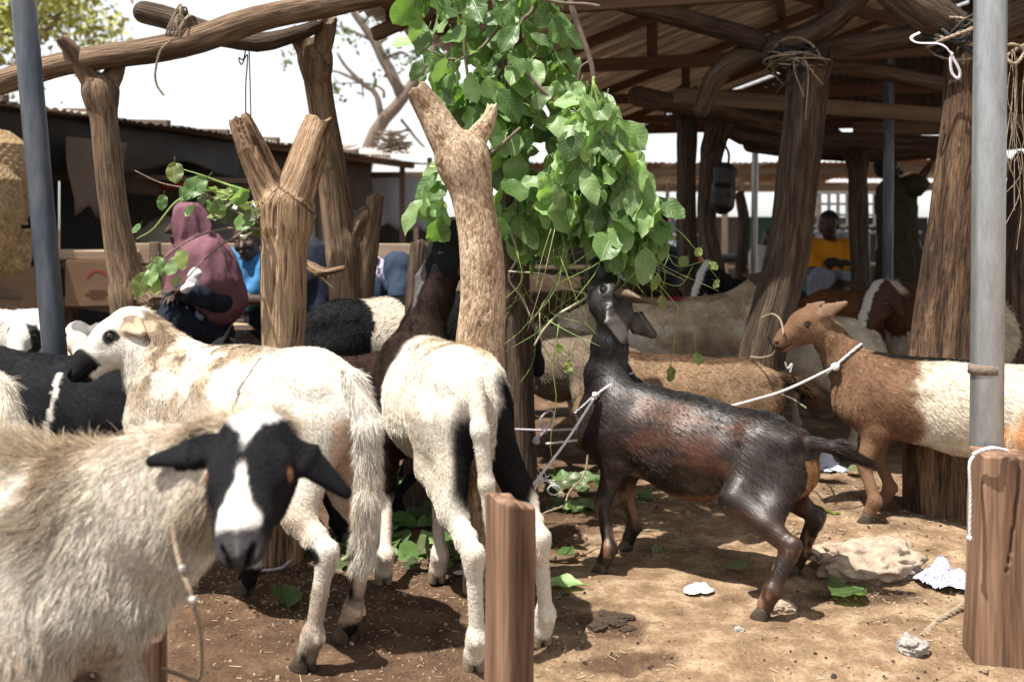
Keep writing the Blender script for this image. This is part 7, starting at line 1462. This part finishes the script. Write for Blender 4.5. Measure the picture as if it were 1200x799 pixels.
# lashings on the logs
ls = thing('lashing', 'grey string lashing wound round the upper left log with loose end hanging', 'lashing', P(208, 35, 4.05))
for i in range(7): rope_part('turn', ring(P(207+i*2.2-random.random()*3, 34+i*1.5, 4.06), A(0.9, 0.1, -0.3+random.gauss(0, 0.15)), 0.085+random.uniform(0, 0.01), 0.115, UP, 14), 0.0042, M_TWINE, ls)
rope_part('loose_end', [P(200, 48, 3.93), P(188, 60, 3.92), P(182, 85, 3.92), P(184, 100, 3.92), P(192, 112, 3.92)], 0.005, M_TWINE, ls); rope_part('loose_end', [P(205, 14, 3.95), P(212, 5, 3.95), P(211, 18, 3.93)], 0.004, M_TWINE, ls)
ls = thing('cord', 'two thin dark cords hanging from the log rail above the grooved trunk', 'cord', P(290, 95, 4.0))
rope_part('strand', [P(288, 58, 4.0), P(285, 70, 4.0), P(280, 68, 4.0), P(283, 76, 4.0), P(290, 65, 4.0), P(288, 100, 4.0), P(288, 132, 4.0)], 0.003, M_WIRE, ls); rope_part('strand', [P(292, 60, 4.0), P(293, 95, 4.0), P(294, 136, 4.0)], 0.0028, M_WIRE, ls)
def tangle(label, c, R, n, mats, r=0.004, ends=4):
    T = thing('lashing', label, 'lashing', c)
    for i in range(n): rope_part('turn', ring(np.asarray(c)+RNG.normal(0, 0.018, 3), A(0.15*RNG.normal(), 0.1*RNG.normal(), 1)+0.35*RNG.normal(0, 1, 3), R*RNG.uniform(0.95, 1.15), R*RNG.uniform(0.95, 1.15), A(1, 0, 0), 12), r*RNG.uniform(0.7, 1.3), mats[i % len(mats)], T, n=36)
    for i in range(ends):
        p = np.asarray(c)+A(RNG.uniform(-R, R), -R*1.02, RNG.uniform(-0.03, 0.03)); rope_part('loose_end', [p, p+A(RNG.normal(0, 0.03), -0.02, -0.06), p+A(RNG.normal(0, 0.05), -0.01, -RNG.uniform(0.1, 0.3))], r*0.7, mats[i % len(mats)], T, n=18)
    return T
tangle('tangled strips and twine lashing the beams to the grey curved log post', P(935, 72, 4.36), 0.115, 16, [M_WIRE, M_TWINE, M_TWINE, M_WIRE], 0.0055, 6)
tangle('dark strips lashing the beam end to the shed post farther back', P(805, 125, 6.55), 0.10, 10, [M_WIRE], 0.006, 4)
tangle('black rubber strips tied round the top of the thick split post', P(1128, 45, 3.84), 0.105, 9, [M_WIRE, M_TWINE], 0.007, 2)
st = thing('strap', 'white plastic strap tied in a loop near the top of the thick split post', 'strap', P(1110, 60, 3.75))
def ribbon(name, pts, w, mat, parent, nrm_=(0, -1, 0.2)):
    sp = spline(pts, 40); t = np.gradient(sp, axis=0); t /= np.linalg.norm(t, axis=1, keepdims=True); s = np.cross(t, np.tile(nrm(nrm_), (40, 1))); s /= np.linalg.norm(s, axis=1, keepdims=True)+1e-9
    V = np.concatenate([sp+s*w/2, sp-s*w/2]); F = [(i, i+1, 41+i, 40+i) for i in range(39)]; o = mesh_np(name, V, F, mat, parent); md = o.modifiers.new('thickness', 'SOLIDIFY'); md.thickness = 0.0015; return o
M_STRAP = plain('white_plastic', (0.62, 0.60, 0.66), rough=0.4)
ribbon('band', [P(1078, 38, 3.75), P(1068, 44, 3.75), P(1075, 50, 3.74), P(1098, 51, 3.74), P(1108, 55, 3.73), P(1114, 62, 3.73)], 0.012, M_STRAP, st, (0, -0.6, 0.8)); ribbon('band', [P(1114, 61, 3.73), P(1118, 70, 3.73), P(1125, 84, 3.73), P(1123, 92, 3.73), P(1116, 86, 3.73), P(1114, 72, 3.73), P(1116, 62, 3.73)], 0.011, M_STRAP, st)
fr = thing('twine', 'frayed twine hanging right of the galvanised pipe', 'twine', P(1190, 170, 3.3))
for i in range(9):
    x = random.gauss(1190, 5); y0 = random.uniform(40, 120); rope_part('strand', [P(x, y0, 3.3), P(x+random.gauss(0, 5), y0+60, 3.28), P(x+random.gauss(6, 7), y0+random.uniform(90, 130), 3.28), P(x+random.gauss(4, 10), y0+random.uniform(130, 200), 3.28)], 0.0015, M_TWINE, fr, n=26, strands_=2)
rope_part('wrap', [P(1170, 60, 3.4), P(1185, 52, 3.3), P(1200, 60, 3.3), P(1190, 75, 3.28), P(1180, 66, 3.3), P(1205, 50, 3.4)], 0.006, M_TWINE, fr)
pc = thing('rope', 'white cord tied down the left edge of the cracked sawn post', 'rope', A(1.135, 2.42, 0.35)); rope_part('cord', [P(1141, 534, 2.44), P(1136, 545, 2.42), P(1137, 580, 2.42), P(1136, 628, 2.42)], 0.004, M_ROPE, pc); rope_part('cord', [P(1140, 532, 2.44), P(1160, 525, 2.42), P(1180, 528, 2.44)], 0.005, M_ROPE, pc)
knot(pc, P(1136, 630, 2.42), 0.0028, M_ROPE)
sr = thing('rope', 'dusty thick rope lying on the sand by the cracked sawn post', 'rope', G(1105, 725)); rope_part('cord', [G(1140, 702, 0.035), G(1120, 715, 0.02), G(1100, 728, 0.016), G(1080, 748, 0.016)], 0.011, M_TWINE, sr)
# stones and clods
M_CLOD = surf('dry_clod', [(0.3, (0.17, 0.12, 0.085)), (0.5, (0.33, 0.255, 0.19)), (0.7, (0.47, 0.39, 0.31))], scale=26, rough=0.95, bump=0.9, dist=0.012)
M_STONE = surf('grey_stone', [(0.3, (0.17, 0.15, 0.135)), (0.7, (0.40, 0.37, 0.34))], scale=30, rough=0.9, bump=0.7, dist=0.006)
def clod(name, label, cat, q, rx, ry, rz, mat, seed, sink=0.35, amp=0.3, group=None):
    bm = bmesh.new(); bmesh.ops.create_icosphere(bm, subdivisions=5, radius=1.0); V = np.array([v.co[:] for v in bm.verts]); F = [tuple(v.index for v in f.verts) for f in bm.faces]; bm.free()
    V = V*(1+amp*noise(V, 1.7, seed, 3)+0.12*noise(V, 7, seed+1, 2))[:, None]*A(rx, ry, rz); z = float(gsurf(q[0], q[1])); V = V+A(q[0], q[1], z+rz*(1-2*sink)); o = mesh_np(name, V, F, mat); return props(o, label, cat, group)
clod('earth_clod', 'large crumbly pale earth clod behind the dark goat hind hoof', 'earth clod', G(1012, 672), 0.17, 0.12, 0.062, M_CLOD, 3, 0.42)
clod('stone', 'rough grey stone at the end of the dusty thick rope', 'stone', G(1067, 772), 0.036, 0.034, 0.026, M_STONE, 5, 0.2)
clod('stone', 'small round stone under the dark goat hind hoof', 'stone', G(918, 716), 0.035, 0.025, 0.02, M_CLOD, 6, 0.3)
clod('stone', 'tiny pale pebble on the sand below the dark goat belly', 'stone', G(866, 748), 0.014, 0.011, 0.008, M_STONE, 11, 0.25)
for i, (px, py, s_) in enumerate(((715, 736, 0.05), (700, 742, 0.035), (730, 728, 0.04), (712, 726, 0.035), (735, 742, 0.03))):
    clod('dung', 'crumbled dark dung on the sand right of the centre sawn post', 'dung', G(px, py), s_*0.7, s_*0.6, s_*0.22, surf('dung%d' % i, [(0.3, (0.028, 0.019, 0.013)), (0.7, (0.075, 0.050, 0.033))], scale=60, rough=0.95, bump=0.9, dist=0.008), 20+i, 0.4, 0.4, 'dung heap')
# paper, plastic
def crumple(name, label, cat, q, w, d, h, mat, seed, marks=None):
    n_ = 26; S_, T_ = np.meshgrid(np.linspace(-1, 1, n_), np.linspace(-1, 1, n_), indexing='ij'); r = 1+0.35*noise(np.stack([np.arctan2(S_, T_)*1.2, 0*S_, 0*S_+seed], -1), 1.5, seed)
    x = S_*w*r; y = T_*d*r; p = np.stack([x, y, 0*x], -1); rr = np.sqrt(S_**2+T_**2)
    z = h*0.6*np.clip(1-rr*0.8, 0, 1)+h*0.8*np.abs(noise(p, 1.5/w, seed, 2))*np.clip(1.25-rr, 0.1, 1); z0 = float(gsurf(q[0], q[1]))+0.006
    keep = rr < 1.12; V = np.stack([x+q[0], y+q[1], z+z0], -1).reshape(-1, 3); ii = np.arange(n_*n_).reshape(n_, n_); F = np.stack([ii[:-1, :-1], ii[1:, :-1], ii[1:, 1:], ii[:-1, 1:]], -1).reshape(-1, 4); F = F[keep.reshape(-1)[F].all(1)]
    o = mesh_np(name, V, F, mat, smooth=False); return props(o, label, cat)
def bag_mat():
    m, nt, b = new_mat('printed_plastic'); L = nt.links; tc = N(nt, 'ShaderNodeTexCoord')
    n1 = N(nt, 'ShaderNodeTexNoise', i_Scale=34.0, i_Detail=3.0, i_Distortion=1.5); mp = N(nt, 'ShaderNodeMapping'); mp.inputs['Scale'].default_value = (0.8, 1.6, 1); L.new(tc.outputs['Object'], mp.inputs[0]); L.new(mp.outputs[0], n1.inputs['Vector'])
    L.new(ramp(nt, n1.outputs[0], [(0.465, (0.62, 0.61, 0.65)), (0.48, (0.06, 0.09, 0.42)), (0.52, (0.06, 0.09, 0.42)), (0.535, (0.62, 0.61, 0.65))]), b.inputs['Base Color']); b.inputs['Roughness'].default_value = 0.35; return m
crumple('plastic_bag', 'crumpled white plastic bag with blue print beside the cracked sawn post', 'plastic bag', G(1103, 690), 0.085, 0.075, 0.085, bag_mat(), 3)
crumple('paper_scrap', 'crumpled scrap of white paper on the sand below the dark goat', 'paper', G(817, 692), 0.042, 0.035, 0.03, plain('dirty_paper', (0.68, 0.64, 0.55)), 5)
crumple('plastic_bag', 'bluish white plastic rag on the shaded soil behind the dark goat tail', 'plastic bag', G(968, 552), 0.085, 0.09, 0.06, plain('blue_white_plastic', (0.52, 0.55, 0.66), rough=0.4), 7)
crumple('paper_scrap', 'small white scrap in the leaf litter behind the white rumped sheep', 'paper', G(545, 677), 0.03, 0.02, 0.01, plain('white_scrap', (0.65, 0.62, 0.6)), 9)
# short stick
trunk('stick', [([G(645, 655, 0.012), G(662, 654, 0.016), G(677, 649, 0.014)], [0.010, 0.011, 0.008])], M_LOG, None, 'short thick stick on the soil left of the dark goat front hooves', 'stick', voxel=0.005, groove=0.0, lump=0.002)
# chips, straw and pebbles
def litter(n, xr, yr, kind, seed):
    rng = np.random.default_rng(seed); X = rng.uniform(*xr, n); Yy = rng.uniform(*yr, n)
    m = noise(np.stack([X, Yy, 0*X], 1), 1.8, 41, 2) > rng.uniform(-0.5, 0.7, n); X = X[m]; Yy = Yy[m]; n = len(X); Z = gsurf(X, Yy); V = []; F = []
    if kind == 'peb':
        cube = np.array([(-1, -1, -0.4), (1, -0.8, -0.5), (0.9, 1, -0.4), (-0.8, 0.9, -0.5), (-0.6, -0.6, 0.6), (0.6, -0.5, 0.7), (0.5, 0.6, 0.5), (-0.5, 0.5, 0.7)])
        fc_ = [(0, 3, 2, 1), (4, 5, 6, 7), (0, 1, 5, 4), (1, 2, 6, 5), (2, 3, 7, 6), (3, 0, 4, 7)]
        for i in range(n):
            s = rng.gamma(1.6, 0.0010)+0.0010; a = rng.uniform(0, 6.28); c, sn = math.cos(a), math.sin(a); w = cube*rng.uniform(0.6, 1.2, 3)*s; k = len(V)
            V += [(X[i]+p[0]*c-p[1]*sn, Yy[i]+p[0]*sn+p[1]*c, Z[i]+p[2]+s*0.2) for p in w]; F += [tuple(q+k for q in f) for f in fc_]
    else:
        for i in range(n):
            L_ = rng.gamma(2.0, 0.005)+0.004; w = rng.uniform(0.0004, 0.0015); a = rng.uniform(0, 6.28); d = A(math.cos(a), math.sin(a), rng.uniform(-0.1, 0.25)); s = A(-math.sin(a), math.cos(a), 0)*w; p = A(X[i], Yy[i], Z[i]+0.003); k = len(V); h_ = A(0, 0, w)
            V += [p-d*L_/2-s, p-d*L_/2+s, p+d*L_/2+s, p+d*L_/2-s, p-d*L_/2+h_, p+d*L_/2+h_]; F += [(k, k+3, k+5, k+4), (k+1, k+4, k+5, k+2), (k, k+4, k+1), (k+2, k+5, k+3)]
    return np.array(V, float), F
def stuff(name, label, VF, mat):
    o = mesh_np(name, VF[0], VF[1], mat, smooth=False); return props(o, label, 'litter', kind='stuff')
stuff('gravel_litter', 'small pebbles and soil crumbs strewn over the ground', litter(15000, (-1.4, 2.0), (2.2, 4.4), 'peb', 1), surf('soil_crumb', [(0.3, (0.10, 0.068, 0.045)), (0.5, (0.26, 0.18, 0.12)), (0.7, (0.46, 0.38, 0.30))], scale=45, rough=0.95, bump=0))
stuff('straw_litter', 'bits of straw and chaff strewn over the ground', litter(5200, (-1.4, 2.0), (2.2, 4.6), 'straw', 2), surf('straw_bit', [(0.3, (0.20, 0.14, 0.08)), (0.7, (0.50, 0.41, 0.27))], scale=30, rough=0.85, bump=0))
stuff('dark_litter', 'dark dung crumbs and bark bits strewn over the ground', litter(5000, (-1.4, 2.0), (2.2, 4.6), 'peb', 3), surf('dung_crumb', [(0.3, (0.015, 0.011, 0.009)), (0.7, (0.06, 0.042, 0.03))], scale=30, rough=0.95, bump=0))
